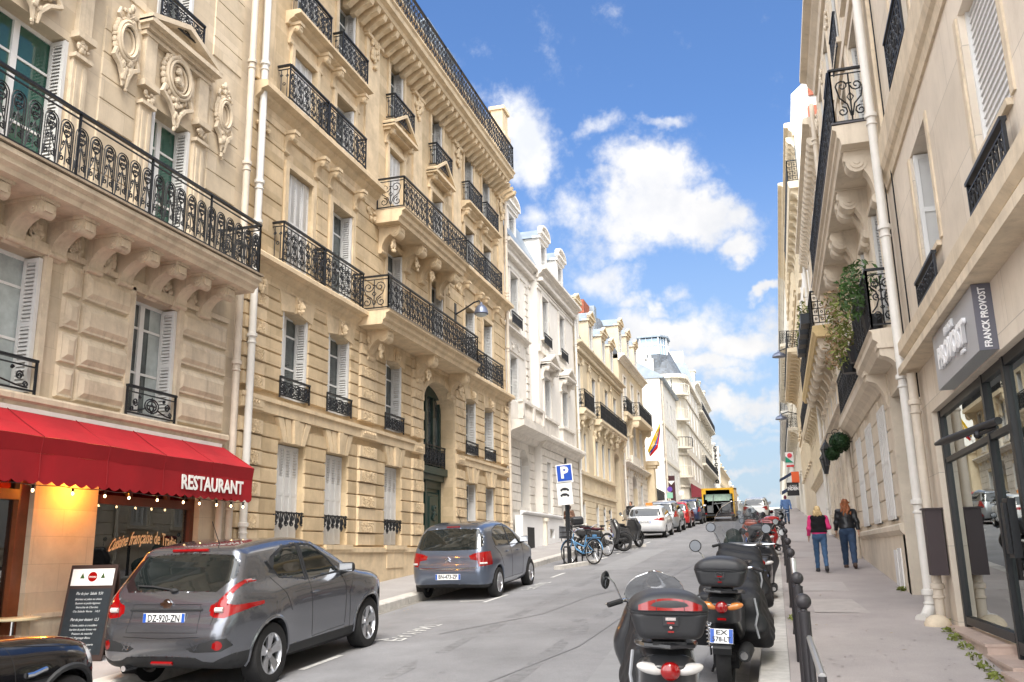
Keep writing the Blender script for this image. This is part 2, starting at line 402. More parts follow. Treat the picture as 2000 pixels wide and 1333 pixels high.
def grad(f, P, e=1e-3):
    x, y, z = P.T
    return np.stack([f(x+e, y, z)-f(x-e, y, z), f(x, y+e, z)-f(x, y-e, z), f(x, y, z+e)-f(x, y, z-e)], 1)/(2*e)
def newton(f, P, it=2, cap=.02):
    for _ in range(it):
        g = grad(f, P); v = f(*P.T); st = -g*(v/np.maximum((g*g).sum(1), .05))[:, None]
        l = np.linalg.norm(st, axis=1)[:, None]; P = P+st*np.minimum(1, cap/np.maximum(l, 1e-9))
    return P
def np_mesh(P, Q, name, m, parent=None, loc=None, smooth=True, label=None, kind=None):
    u, inv = np.unique(Q, return_inverse=True); Q = inv.reshape(Q.shape)
    me = bpy.data.meshes.new(name); me.vertices.add(len(u)); me.vertices.foreach_set('co', P[u].ravel())
    me.loops.add(Q.size); me.loops.foreach_set('vertex_index', Q.ravel().astype(np.int32))
    me.polygons.add(len(Q)); me.polygons.foreach_set('loop_start', np.arange(0, Q.size, 4, dtype=np.int32))
    me.update(calc_edges=True); me.validate()
    me.materials.append(m)
    if smooth: me.polygons.foreach_set('use_smooth', [True]*len(me.polygons))
    o = bpy.data.objects.new(name, me); COL.objects.link(o)
    if parent:
        o.parent = parent
        if loc is None and parent.name in WORLD: o.location = [-c for c in parent.location]
    if loc is not None: o.location = loc
    if label: o['label'] = label
    if kind: o['kind'] = kind
    return o
def blob(f, lo, hi, h, name, m, parent=None, **kw):
    P, Q = nets(f, lo, hi, h); return np_mesh(P, Q, name, m, parent, **kw)
def text_mesh(s, size, depth, name, m, parent, mw, spacing=1.0, sx=1.0, bold=0., shear=0., label=None, wscale=None):
    cu = bpy.data.curves.new(name, 'FONT'); cu.body = s; cu.size = size; cu.extrude = depth; cu.align_x = 'CENTER'; cu.align_y = 'CENTER'
    cu.space_character = spacing; cu.offset = bold; cu.shear = shear; cu.resolution_u = 2
    t = bpy.data.objects.new(name, cu); COL.objects.link(t)
    dg = bpy.context.evaluated_depsgraph_get(); me = bpy.data.meshes.new_from_object(t.evaluated_get(dg))
    bpy.data.objects.remove(t); bpy.data.curves.remove(cu)
    me.materials.clear()
    if wscale:
        xs = [v.co.x for v in me.vertices]; sx = wscale/(max(xs)-min(xs))
    for v in me.vertices: v.co.x *= sx
    me.transform(mw); me.name = name
    return link(name, me, m, parent, label=label)
def frame_mat(o, x, y):                                  # matrix with local x, y axes
    x = Vector(x).normalized(); y = Vector(y); y = (y-x*y.dot(x)).normalized(); z = x.cross(y)
    M = Matrix.Identity(4)
    for i in range(3): M[i][0] = x[i]; M[i][1] = y[i]; M[i][2] = z[i]; M[i][3] = o[i]
    return M
# ------------------------------------------------------------------ ground, road, pavements
XL, XR = -9.1, 2.05
TL = lambda u, d, z: (XL+d, u, z)
TR = lambda u, d, z: (XR-d, u, z)
def kerbL(y): return float(np.interp(y, [-60, 18, 26, 42, 900], [-7.12, -7.08, -6.85, -6.5, -6.3]))
m_asph = mat('road asphalt', (.215, .215, .225), .85, speck=.3, var=.2, vs=.7, bump=.5, bs=160, dirt=.5, dcol=(.15, .15, .157))
m_side = mat('pavement asphalt pinkish', (.39, .35, .335), .9, speck=.16, var=.14, vs=.8, bump=.4, bs=140, dirt=.25, dcol=(.29, .255, .245))
m_sideL = mat('pavement asphalt grey', (.33, .315, .31), .9, speck=.16, var=.14, vs=.8, bump=.4, bs=140, dirt=.25, dcol=(.25, .24, .235))
m_kerb = mat('granite kerb', (.52, .50, .47), .8, var=.2, vs=7, bump=.3, bs=90, dirt=.35, dcol=(.34, .32, .29))
m_gut = mat('gutter paving', (.26, .25, .24), .85, var=.25, vs=5, bump=.4, bs=60, dirt=.5, dcol=(.11, .10, .09))
m_mark = mat('worn road paint', (.58, .58, .57), .8, var=.35, vs=14, dirt=.55, dcol=(.24, .24, .25))
m_earth = mat('far ground', (.22, .21, .19), .95, var=.2, vs=.05)
YS = list(np.arange(-40, 0, 5))+list(np.arange(0, 130, 2.0))+list(np.arange(130, 700, 20.0))
def sweep(name, prof, m, y0=-40, y1=700, kind='structure', closed=False):
    ys = [y for y in YS if y0 < y < y1]; ys = [y0]+ys+[y1]; b = MB(); v = []; n = None
    for y in ys:
        p = prof(y); n = len(p); v += [(x, y, z) for x, z in p]
    f = [(i*n+k, i*n+k+1, (i+1)*n+k+1, (i+1)*n+k) for i in range(len(ys)-1) for k in range(n-1)]
    b.add(v, f); return b.build(name, m, recalc=False, kind=kind)
sweep('ground', lambda y: [(x, gz(max(y, -40))-.03) for x in (-500, -60, -12, -7, 2, 8, 60, 500)], m_earth, -300, 900)
def crown(x, y): return gz(y)+.05*(1-((x+3.6)/3.4)**2)-.03
sweep('road', lambda y: [(x, crown(x, y)) for x in np.linspace(kerbL(y), -.62, 9)], m_asph)
sweep('gutter', lambda y: [(-.62, crown(-.62, y)), (-.30, crown(-.3, y)-.01)], m_gut)
sweep('pavement', lambda y: [(0.0, sz(y)), (.6, sz(y)+.006), (XR+.3, sz(y)+.03)], m_side)
sweep('pavement', lambda y: [(XL-.6, sz(y)+.03), (kerbL(y)-.28, sz(y))], m_sideL)
def kerb(y0, y1, right):
    b = MB(); y = y0
    while y < y1:
        l = (1.0 if y < 60 else 6.0)*random.uniform(.9, 1.15); e = y+l-.012; s = []
        for yy in (y, e):
            x0, x1 = (-.30, 0.0) if right else (kerbL(yy)-.28, kerbL(yy)); j = .003
            a = [(x0, gz(yy)-.05), (x0+.002, sz(yy)-.02), (x0+.02, sz(yy)+j), (x1-.003, sz(yy)+j), (x1-.003, gz(yy)-.05)] if right else \
                [(x0+.003, gz(yy)-.05), (x0+.003, sz(yy)+j), (x1-.02, sz(yy)+j), (x1-.002, sz(yy)-.02), (x1, gz(yy)-.05)]
            s.append([(x, yy, z) for x, z in a])
        b.add(s[0]+s[1], [(i, (i+1) % 5, 5+(i+1) % 5, 5+i) for i in range(5)]+[(0, 1, 2, 3, 4), (9, 8, 7, 6, 5)]); y += l
    return b.build('kerb', m_kerb, kind='structure')
kerb(-10, 300, True); kerb(-10, 300, False)
def gquad(b, pts, dz=.006, side=False):
    f = (lambda x, y: sz(y)+.01) if side else crown
    b.add([(x, y, f(x, y)+dz) for x, y in pts], [tuple(range(len(pts)))])
def bar(b, x0, y0, x1, y1, w=.1, n=1):
    dx, dy = x1-x0, y1-y0; L = math.hypot(dx, dy); nx, ny = -dy/L*w/2, dx/L*w/2
    gquad(b, [(x0+nx, y0+ny), (x0-nx, y0-ny), (x1-nx, y1-ny), (x1+nx, y1+ny)])
mk = MB()
for (y0, y1) in ((5.6, 7.4), (12.35, 14.1), (19.35, 21.1), (33.5, 35.0), (47.5, 49)):        # parking words
    x0 = -5.38+(y0-12.35)*.012
    for c, seg in enumerate(['P', 'A', 'Y', 'A', 'N', 'T']):
        L = (y1-y0)/6; a = y0+c*L+.04; e = a+L*.72; xa, xb = x0-.13, x0+.13
        S = {'P': [(0, 0, 0, 1), (0, 1, 1, 1), (1, 1, 1, .5), (1, .5, 0, .5)], 'A': [(0, 0, .5, 1), (.5, 1, 1, 0), (.2, .4, .8, .4)],
             'Y': [(0, 1, .5, .5), (1, 1, .5, .5), (.5, .5, .5, 0)], 'N': [(0, 0, 0, 1), (0, 1, 1, 0), (1, 0, 1, 1)], 'T': [(0, 1, 1, 1), (.5, 1, .5, 0)]}[seg]
        for p, q, r, s_ in S: bar(mk, xb-(xb-xa)*(1-q), a+(e-a)*p, xb-(xb-xa)*(1-s_), a+(e-a)*r, .045)
mk.build('road_marking', m_mark, kind='structure', recalc=False)
mk = MB()
for x0, y0, x1, y1 in ((-5.95, 12.3, -5.5, 12.55), (-5.52, 17.1, -5.45, 18.4), (-6.1, 17.35, -5.6, 17.35), (-5.45, 22.3, -5.42, 23.6), (-5.4, 28.6, -5.35, 29.5), (-5.3, 31.0, -5.27, 32.1), (-5.25, 34, -5.2, 35), (-5.2, 37.5, -5.15, 38.6),
                      (-6.9, 43.9, -5.1, 43.95), (-6.8, 49.8, -4.9, 49.85), (-5.0, 55, -4.9, 57), (-4.9, 60.2, -4.85, 62), (-5.6, 10.2, -5.58, 11.2)):
    bar(mk, x0, y0, x1, y1, .09)
mk.build('parking_line', m_mark, kind='structure', recalc=False)
mk = MB()                                            # tarred cracks and patches
for pts in ([(-4.9, 13), (-3.9, 15.2), (-3.6, 18), (-2.6, 21), (-2.3, 25), (-2.1, 31)], [(-3.2, 9), (-2.6, 12), (-2.5, 15), (-2.1, 19)]):
    for (a, b_), (c, d) in zip(pts, pts[1:]): bar(mk, a, b_, c, d, .03)
mk.build('road_seam', mat('bitumen seam', (.195, .195, .203), .6, var=.2, vs=20), kind='structure', recalc=False)
mk = MB()
for p in ([(-1.9, 6.5), (-.9, 6.6), (-.95, 12.5), (-2.15, 12.2)], [(-4.8, 24), (-3.9, 24.2), (-3.8, 33), (-4.7, 33)]): gquad(mk, p, .004)
mk.build('road_patch', mat('patched asphalt', (.245, .247, .256), .85, var=.1, vs=3, bump=.4, bs=180), kind='structure', recalc=False)
mk = MB(); gquad(mk, [(.42, 14.4), (1.18, 14.3), (1.05, 16.0), (.42, 16.1)], .004, True)
mk.build('pavement_slab', mat('concrete cover slab', (.44, .40, .375), .85, var=.12, vs=4, bump=.3, bs=80), kind='structure', recalc=False)
mk = MB(); gquad(mk, [(.05, 17.4), (2.0, 17.2), (2.0, 18.9), (.05, 19.0)], .003, True); gquad(mk, [(.05, 26), (2.0, 26), (2.0, 28), (.05, 28)], .003, True); gquad(mk, [(.05, 34), (2.0, 34), (2.0, 41), (.05, 41)], .003, True)
mk.build('pavement_patch', mat('pavement patch', (.42, .385, .37), .9, var=.08, vs=3, bump=.3, bs=120), kind='structure', recalc=False)
mk = MB(); R = random.Random(21)
for i in range(26):
    x, y = R.uniform(-4.8, -1.0), R.uniform(7, 60); r = R.uniform(.05, .22); n = 9
    gquad(mk, [(x+r*R.uniform(.6, 1.2)*cos(2*pi*k/n)*.7, y+r*R.uniform(.6, 1.2)*sin(2*pi*k/n)) for k in range(n)], .002)
for (x, w_) in ((-4.3, .10), (-2.85, .10)):
    for i in range(30): y = 8+i*1.7; gquad(mk, [(x-w_+R.uniform(-.05, .05), y), (x+w_, y), (x+w_+R.uniform(-.05, .05), y+R.uniform(.5, 1.4)), (x-w_, y+1.2)], .0015)
mk.build('road_stain', mat('oil stained asphalt', (.185, .185, .192), .7, speck=.3, var=.3, vs=8), kind='structure', recalc=False)
mk = MB()
for (x, y) in ((-6.75, 13.6), (-6.5, 15.8), (-6.7, 16.4), (-6.2, 22.6), (-6.4, 24), (-.5, 12.4), (-.45, 14.6), (.3, 13.2), (1.2, 12.2), (.8, 16.8), (1.5, 11.5), (.5, 10.2), (1.6, 19.2), (1.0, 24)):
    for q in range(5):
        x1, y1 = x+R.uniform(-.3, .3), y+R.uniform(-.5, .5); z = (sz(y1)+.012 if x1 > 0 else crown(x1, y1)+.006); s = R.uniform(.008, .03); a = R.uniform(0, 3)
        mk.add([(x1+s*cos(a+k*1.6)*R.uniform(.5, 1.2), y1+s*sin(a+k*1.6), z+R.uniform(0, .01)) for k in range(4)], [(0, 1, 2, 3)])
mk.build('fallen_leaves', mat('dry leaf litter', (.36, .28, .17), .8, var=.5, vs=30), kind='stuff', recalc=False)
# ------------------------------------------------------------------ architecture kit
def holes(u0, u1, z0, z1, ops):
    us = sorted({u0, u1, *[o[0] for o in ops], *[o[1] for o in ops]}); zs = sorted({z0, z1, *[o[2] for o in ops], *[o[3] for o in ops]})
    us = [u for u in us if u0 <= u <= u1]; zs = [z for z in zs if z0 <= z <= z1]
    for a, b in zip(us, us[1:]):
        for c, d in zip(zs, zs[1:]):
            m = ((a+b)/2, (c+d)/2)
            if not any(o[0] < m[0] < o[1] and o[2] < m[1] < o[3] for o in ops): yield a, b, c, d
def wall(name, T, u0, u1, z0, z1, ops, m, parent, depth=.38, back=8, top=True, d0=0., ends=True):
    b = MB(T)
    for a, e, c, d in holes(u0, u1, z0, z1, ops): b.add([(a, d0, c), (e, d0, c), (e, d0, d), (a, d0, d)], [(0, 1, 2, 3)])
    for o in ops:
        a, e, c, d = o[:4]; D = d0-(o[4] if len(o) > 4 else depth)
        v = [(a, d0, c), (e, d0, c), (e, d0, d), (a, d0, d), (a, D, c), (e, D, c), (e, D, d), (a, D, d)]
        b.add(v, [(0, 4, 5, 1), (1, 5, 6, 2), (2, 6, 7, 3), (3, 7, 4, 0)])
    if back:
        v = [(u0, d0, z0), (u1, d0, z0), (u1, d0, z1), (u0, d0, z1), (u0, -back, z0), (u1, -back, z0), (u1, -back, z1), (u0, -back, z1)]
        b.add(v, ([(0, 3, 7, 4), (1, 5, 6, 2)] if ends else [])+([(3, 2, 6, 7)] if top else [])+[(4, 7, 6, 5)])
    return b.build(name, m, parent, recalc=False)
def sub_rects(u0, u1, ops, za, zb):
    segs = [(u0, u1)]
    for o in ops:
        if o[2] < zb-.01 and o[3] > za+.01:
            n = []
            for a, b in segs:
                if o[0] >= b or o[1] <= a: n.append((a, b)); continue
                if o[0]-a > .05: n.append((a, o[0]))
                if b-o[1] > .05: n.append((o[1], b))
            segs = n
    return segs
def courses(b, u0, u1, z0, z1, ch, ops, d0=.0, d1=.045, c=.03, maxl=0):
    n = max(1, round((z1-z0)/ch)); ch = (z1-z0)/n
    for i in range(n):
        za, zb = z0+i*ch, z0+(i+1)*ch
        for a, e in sub_rects(u0, u1, ops, za, zb): b.block(a, e, d0, d1, za, zb, c)
def cornice(b, u0, u1, z0, z1, out, d0=0., style=0, ret=True):
    h = z1-z0
    if style == 0: P = [(0, z0), (.18*out, z0), (.25*out, z0+.25*h), (.55*out, z0+.45*h), (.6*out, z0+.6*h), (out, z0+.68*h), (out, z0+.9*h), (out*.9, z1), (0, z1+.02)]
    else: P = [(0, z0), (out*.6, z0), (out*.6, z0+.3*h), (out, z0+.45*h), (out, z1-.02), (0, z1)]
    b.ext([(d0+d, z) for d, z in P], u0, u1, 0)
def modillions(b, u0, u1, z0, z1, out, step, w, d0=0.):
    n = max(1, int((u1-u0)/step)); s = (u1-u0)/n
    for i in range(n):
        u = u0+(i+.5)*s; h = z1-z0
        b.ext([(d0, z0), (d0+.2*out, z0), (d0+.45*out, z0+.35*h), (d0+.8*out, z0+.45*h), (d0+out, z0+.7*h), (d0+out, z1), (d0, z1)], u-w/2, u+w/2, 0)
def corbel(b, u, w, ztop, H, D, d0=0., scroll=True):
    P = [(0, ztop), (D, ztop), (D, ztop-.16*H)]
    for i in range(9):
        a = i/8*pi/2; P.append((D-.12*D-(D*.70)*sin(a), ztop-.20*H-.62*H*(1-cos(a))))
    P += [(.12*D, ztop-H*.92), (.04*D, ztop-H), (0, ztop-H)]
    b.ext([(d0+d, z) for d, z in P], u-w/2, u+w/2, 0)
    b.box(u-w/2-.03, u+w/2+.03, d0, d0+D+.03, ztop-.001, ztop+.07)
    if scroll:
        for r, e in ((.17*H, .012), (.11*H, .03), (.05*H, .045)):
            b.lathe((u, d0+D-.18*H, ztop-.2*H), [(r, -w/2-e), (r, w/2+e)], 0, 14)
        b.lathe((u, d0+.13*D, ztop-.86*H), [(.09*H, -w/2-.02), (.09*H, w/2+.02)], 0, 10)
        b.box(u-w*.22, u+w*.22, d0+D, d0+D+.012, ztop-.13*H, ztop-.03*H)
def carve(b, u, d, z, ru, rz, n=14, s=.05, seed=0):     # carved foliage: a cluster of small lumps
    R = random.Random(seed)
    for i in range(n):
        a = R.uniform(0, 2*pi); r = sqrt(R.random()); k = R.uniform(.6, 1.3)*s
        b.ell((u+ru*r*cos(a), d+R.uniform(0, s*.6), z+rz*r*sin(a)), (k, k*.8, k*R.uniform(.7, 1.6)), 6, 4)
def vermic(b, u0, u1, z0, z1, d, seed):
    R = random.Random(seed); n = int((u1-u0)*(z1-z0)*900)
    for i in range(n):
        u, z = R.uniform(u0+.03, u1-.03), R.uniform(z0+.03, z1-.03); a = R.uniform(0, pi)
        l = R.uniform(.015, .035); b.tube([(u-l*cos(a), d, z-l*sin(a)), (u, d+.002, z), (u+l*cos(a+.9), d, z+l*sin(a+.9))], .0085, 4, False)
def pediment(b, u0, u1, z, h, out, d0=0., arc=False):
    n = 10; m = (u0+u1)/2; w = (u1-u0)/2
    up = [(m-w*cos(pi*i/n), z+.1+h*sin(pi*i/n)) for i in range(n+1)] if arc else [(u0, z+.08), (m, z+h), (u1, z+.08)]
    b.box(u0, u1, d0, d0+out, z-.06, z+.02); b.box(u0+.05, u1-.05, d0, d0+out*.6, z-.14, z-.06)
    for p, q in zip(up, up[1:]):
        b.add([(p[0], d0, p[1]), (q[0], d0, q[1]), (q[0], d0, q[1]-.1), (p[0], d0, p[1]-.1), (p[0], d0+out, p[1]), (q[0], d0+out, q[1]), (q[0], d0+out, q[1]-.09), (p[0], d0+out, p[1]-.09)],
              [(0, 1, 5, 4), (3, 7, 6, 2), (4, 5, 6, 7), (0, 4, 7, 3), (1, 2, 6, 5)])
    v = [(p[0], d0+out*.35, p[1]-.05) for p in up]; b.add(v+[(u1, d0+out*.35, z), (u0, d0+out*.35, z)], [tuple(range(len(v)+2))])
def glass_like(name, tint, base, fk):
    m = bpy.data.materials.new(name); m.use_nodes = True; nt = m.node_tree; nt.nodes.clear(); L = nt.links.new
    o = nd(nt, 'ShaderNodeOutputMaterial'); t = nd(nt, 'ShaderNodeBsdfTransparent'); g = nd(nt, 'ShaderNodeBsdfGlossy'); g.inputs['Roughness'].default_value = .0
    t.inputs[0].default_value = (*tint, 1); g.inputs[0].default_value = (.9, .95, .95, 1)
    f = nd(nt, 'ShaderNodeFresnel', IOR=1.5); mx = nd(nt, 'ShaderNodeMixShader'); L(mth(nt, 'ADD', mth(nt, 'MULTIPLY', f.outputs[0], fk), base, clamp=True), mx.inputs[0]); L(t.outputs[0], mx.inputs[1]); L(g.outputs[0], mx.inputs[2]); L(mx.outputs[0], o.inputs[0]); return m
# ---- windows ---------------------------------------------------------------
WP = {}
def louvre(b, P, w, h, n=None, t=.03, solid=0.):        # P(a, b, c): a along w, b thickness, c height
    n = n or int(h/.055); T0 = b.T; b.T = (lambda a, e, c: T0(*P(a, e, c))) if T0 else P
    s = .05; z1 = h*solid
    b.box(0, s, 0, t, 0, h); b.box(w-s, w, 0, t, 0, h); b.box(s, w-s, 0, t, 0, .07); b.box(s, w-s, 0, t, h-.06, h); b.box(s, w-s, 0, t, h*.5-.03, h*.5+.03)
    if solid: b.box(s, w-s, .006, t-.008, .07, z1)
    k = int((h-z1)/.055)
    for i in range(k):
        z = z1+(i+.2)*(h-z1-.05)/k
        b.add([(s, .002, z), (w-s, .002, z), (w-s, t-.004, z+.042), (s, t-.004, z+.042), (s, .010, z-.004), (w-s, .010, z-.004)], [(0, 1, 2, 3), (0, 4, 5, 1), (3, 2, 5, 4)])
    b.T = T0
def window_proto(side, w, h, kind, parent, glass=None):
    """children of a window: frame (itself), panes, shutters; local u in 0..w, z in 0..h, d<=0"""
    T = (lambda u, d, z: (d, u, z)) if side > 0 else (lambda u, d, z: (-d, u, z))
    g = glass or m_glass
    f = MB(T); D = -.24; t = .055
    f.box(0, t, D-.05, D, 0, h); f.box(w-t, w, D-.05, D, 0, h); f.box(t, w-t, D-.05, D, h-t, h); f.box(t, w-t, D-.05, D, 0, .12)
    f.box(w/2-.05, w/2+.05, D-.04, D+.015, .12, h-t)
    rows = 3 if h > 1.5 else 2
    for i in range(1, rows):
        zz = .12+(h-.12-t)*(i/rows if rows == 2 else (.36, .78)[i-1]); f.box(t, w/2-.05, D-.035, D-.005, zz-.018, zz+.018); f.box(w/2+.05, w-t, D-.035, D-.005, zz-.018, zz+.018)
    o = f.build('window', m_frame, parent)
    p = MB(T); p.box(t, w/2-.05, D-.03, D-.022, .12, h-t); p.box(w/2+.05, w-t, D-.03, D-.022, .12, h-t); p.build('pane', g, o, loc=(0, 0, 0))
    if kind in ('open', 'half', 'curtain'):
        for k, (u, s_) in enumerate(((.012, 1), (w-.042, -1))):
            b = MB(T)
            for q in (0, 1): louvre(b, lambda a, e, c, u=u, q=q: (u+e+(q*.034 if u < w/2 else -q*.034), -.235+a, c+.02), .25, h-.05)
            b.build('shutter', m_shut, o, loc=(0, 0, 0))
    if kind == 'curtain':
        b = MB(T); n = 10
        for a, e in ((t, w*.3), (w*.7, w-t)):
            v = []; 
            for i in range(n+1):
                v += [(a+(e-a)*i/n, D-.02+.0*i, .13), (a+(e-a)*i/n, D-.02, h-t)]
            b.add(v, [(2*i, 2*i+2, 2*i+3, 2*i+1) for i in range(n)])
        b.build('curtain', m_curt, o, loc=(0, 0, 0))
    if kind == 'closed':
        for k in range(4):
            b = MB(T); louvre(b, lambda a, e, c, k=k: (k*w/4+.004+a, -.12+e+(.012 if k % 2 else 0), c+.02), w/4-.008, h-.04); b.build('shutter', m_shut, o, loc=(0, 0, 0))
    if kind == 'solid':
        for k in range(4):
            b = MB(T); louvre(b, lambda a, e, c, k=k: (k*w/4+.004+a, -.14+e, c+.02), w/4-.008, h-.04, solid=.68); b.build('shutter', m_shut, o, loc=(0, 0, 0))
    if kind == 'solidfar':                               # white panels shut on the near half, folded at the far jamb
        b = MB(T); louvre(b, lambda a, e, c: (w-.045+e, -.36+a, c+.02), .34, h-.04, solid=.7); b.build('shutter', m_shut, o, loc=(0, 0, 0))
        b = MB(T); louvre(b, lambda a, e, c: (.02+a, -.2+e, c+.02), w*.5, h-.04, solid=.7); b.build('shutter', m_shut, o, loc=(0, 0, 0))
    return o
def window(side, X, u, z, w, h, kind, parent, glass=None, dd=0.):
    key = (side, round(w, 2), round(h, 2), kind, glass.name if glass else '', dd)
    if key in WP: o = copy_tree(WP[key], parent)
    else: o = window_proto(side, w, h, kind, parent, glass); WP[key] = o
    px = parent.location if parent.name in WORLD else (0, 0, 0)
    o.parent = parent; o.location = (X+dd*side-px[0], u-px[1], z-px[2]); return o
# ---- wrought iron ----------------------------------------------------------
def scroll(cx, cz, r, turns=1.3, a0=0., sgn=1, n=10):
    return [(cx+r*(1-.8*i/n)*cos(a0+sgn*2*pi*turns*i/n), cz+r*(1-.8*i/n)*sin(a0+sgn*2*pi*turns*i/n)) for i in range(n+1)]
def rail_unit(style, w, h):
    c = w/2; L = []
    if style == 'arch':
        L += [[(.02, 0), (.02, h*.72)]+[(c-(c-.02)*cos(pi*i/8), h*.72+(c-.02)*1.0*sin(pi*i/8)) for i in range(9)]+[(w-.02, 0)]]
        L += [[(.05, h*.1), (.05, h*.7)]+[(c-(c-.05)*cos(pi*i/8), h*.7+(c-.05)*sin(pi*i/8)) for i in range(9)]+[(w-.05, h*.1)]]
        L += [[(c+.072*cos(2*pi*i/12), h*.70+.10*sin(2*pi*i/12)) for i in range(13)]]
        for a in (.6, 2.5, 3.8, 5.6): L += [scroll(c+.03*cos(a), h*.7+.055*sin(a), .028, 1.1, a)]
        L += [[(c, h*.58), (c, h*.06)]]
        for s in (-1, 1): L += [scroll(c+s*.055, h*.42, .035, 1.2, pi/2, s), scroll(c+s*.06, h*.16, .05, 1.4, pi/2, -s), [(c+s*.01, h*.5), (c+s*.05, h*.33), (c+s*.09, h*.22), (c+s*.1, h*.05)]]
        L += [scroll(c, h*.56, .03, 1)]
    elif style == 'lyre':
        L += [[(0, 0), (0, h)], [(c, 0), (c, h*.98)]]
        for s in (-1, 1):
            L += [scroll(c+s*w*.24, h*.82, w*.2, 1.3, pi/2, s), scroll(c+s*w*.24, h*.18, w*.2, 1.3, -pi/2, -s), scroll(c+s*w*.2, h*.56, w*.16, 1.2, -pi/2, s)]
            L += [[(c+s*w*.42, h*.76), (c+s*w*.2, h*.66), (c+s*w*.12, h*.5), (c+s*w*.22, h*.36), (c+s*w*.42, h*.24)]]
        for z in (.5, .34, .68): L += [[(c-.03, h*z), (c, h*z+.03), (c+.03, h*z), (c, h*z-.03), (c-.03, h*z)]]
    elif style == 'bars':
        L += [[(c*.5, 0), (c*.5, h)], [(c*1.5, 0), (c*1.5, h)], [(c+.03*cos(a), h*.5+.03*sin(a)) for a in np.linspace(0, 2*pi, 8)]]
        L += [scroll(c*.5, h*.8, .035, 1.2), scroll(c*1.5, h*.8, .035, 1.2, pi)]
    elif style == 'wreath':
        L += [[(c+.16*cos(2*pi*i/16), h*.5+h*.36*sin(2*pi*i/16)) for i in range(17)], [(c+.11*cos(2*pi*i/14), h*.5+h*.27*sin(2*pi*i/14)) for i in range(15)]]
        for s in (-1, 1): L += [scroll(c+s*w*.33, h*.55, h*.22, 1.6, 0, s, 14), scroll(c+s*w*.40, h*.2, h*.15, 1.3, pi, -s, 12), scroll(c+s*w*.25, h*.85, h*.10, 1.2, 0, s), [(c+s*.16, h*.3), (c+s*w*.3, h*.12), (c+s*w*.42, h*.08)]]
        L += [[(c, h*.1), (c-.05, h*.4), (c, h*.62), (c+.05, h*.4), (c, h*.1)], [(c-.08, h*.5), (c+.08, h*.5)], [(c, h*.6), (c, h*.95)]]
    elif style == 'grid':
        L += [[(0, 0), (0, h)], [(c, 0), (c, h)], [(0, h*.25), (w, h*.25)], [(0, h*.5), (w, h*.5)], [(0, h*.75), (w, h*.75)]]
        for z in (.125, .375, .625, .875): L += [[(c*.5+.03*cos(a), h*z+.03*sin(a)) for a in np.linspace(0, 2*pi, 7)], [(c*1.5+.03*cos(a), h*z+.03*sin(a)) for a in np.linspace(0, 2*pi, 7)]]
    elif style == 'bigscroll':
        L += [[(0, 0), (0, h)]]
        for s in (-1, 1): L += [scroll(c+s*w*.2, h*.75, w*.18, 1.3, 0, s, 12), [(c+s*w*.38, h*.75), (c+s*w*.3, h*.5), (c+s*w*.1, h*.35), (c+s*w*.02, h*.1)], scroll(c+s*w*.25, h*.2, w*.16, 1.3, pi/2, s, 10)]
        L += [[(c, 0), (c, h)], [(c-.05, h*.5), (c, h*.6), (c+.05, h*.5), (c, h*.4), (c-.05, h*.5)], [(c-.04, h*.8), (c+.04, h*.8)]]
    return L
def railing(P0, P1, z0, h, style, name='railing', parent=None, unit=.3, r=.0085, m=None, posts=True, label=None, gap=.04, mb=None, loc=None):
    b = mb or MB(); P0 = Vector(P0); P1 = Vector(P1); Ln = (P1-P0).length; D = (P1-P0)/Ln; N = Vector((-D.y, D.x))
    n = max(1, round(Ln/unit)); w = Ln/n
    def bar_(s0, s1, za, zb, t):
        a = P0+D*s0; c = P0+D*s1
        v = [(*(p+N*q), z) for p in (a, c) for q in (-t, t) for z in (za, zb)]
        b.add(v, [(0, 1, 3, 2), (4, 6, 7, 5), (0, 4, 5, 1), (2, 3, 7, 6), (0, 2, 6, 4), (1, 5, 7, 3)])
    bar_(-.01, Ln+.01, z0+h-.035, z0+h, .028); bar_(0, Ln, z0+gap, z0+gap+.022, .014); bar_(0, Ln, z0+h-.11, z0+h-.093, .010)
    hh = h-.11-gap-.02
    U = rail_unit(style, w, hh)
    for i in range(n):
        for ln in U:
            pts = []
            for a, z in ln:
                p = P0+D*(i*w+a); pts.append((p.x, p.y, z0+gap+.02+z))
            b.tube(pts, r, 4, False)
    if posts:
        k = max(1, round(Ln/1.4))
        for i in range(k+1):
            s = Ln*i/k; bar_(s-.014, s+.014, z0, z0+h-.03, .014)
    if mb: return b
    return b.build(name, m or m_iron, parent, recalc=False, label=label, loc=loc)
def downpipe(T, u, d, z0, z1, r, m, parent=None, name='drain_pipe', joints=()):
    b = MB(T); b.tube([(u, d, z0), (u, d, z1)], r, 10)
    z = z0+.8
    for z in (joints or np.arange(z0+1, z1, 2.1)):
        b.lathe((u, d, z), [(r*1.02, -.04), (r*1.4, -.03), (r*1.4, .03), (r*1.02, .04)], 2, 10); b.lathe((u, d, z-.14), [(r*1.02, -.02), (r*1.25, -.01), (r*1.25, .01), (r*1.02, .02)], 2, 10)
    return b.build(name, m, parent, smooth=True)
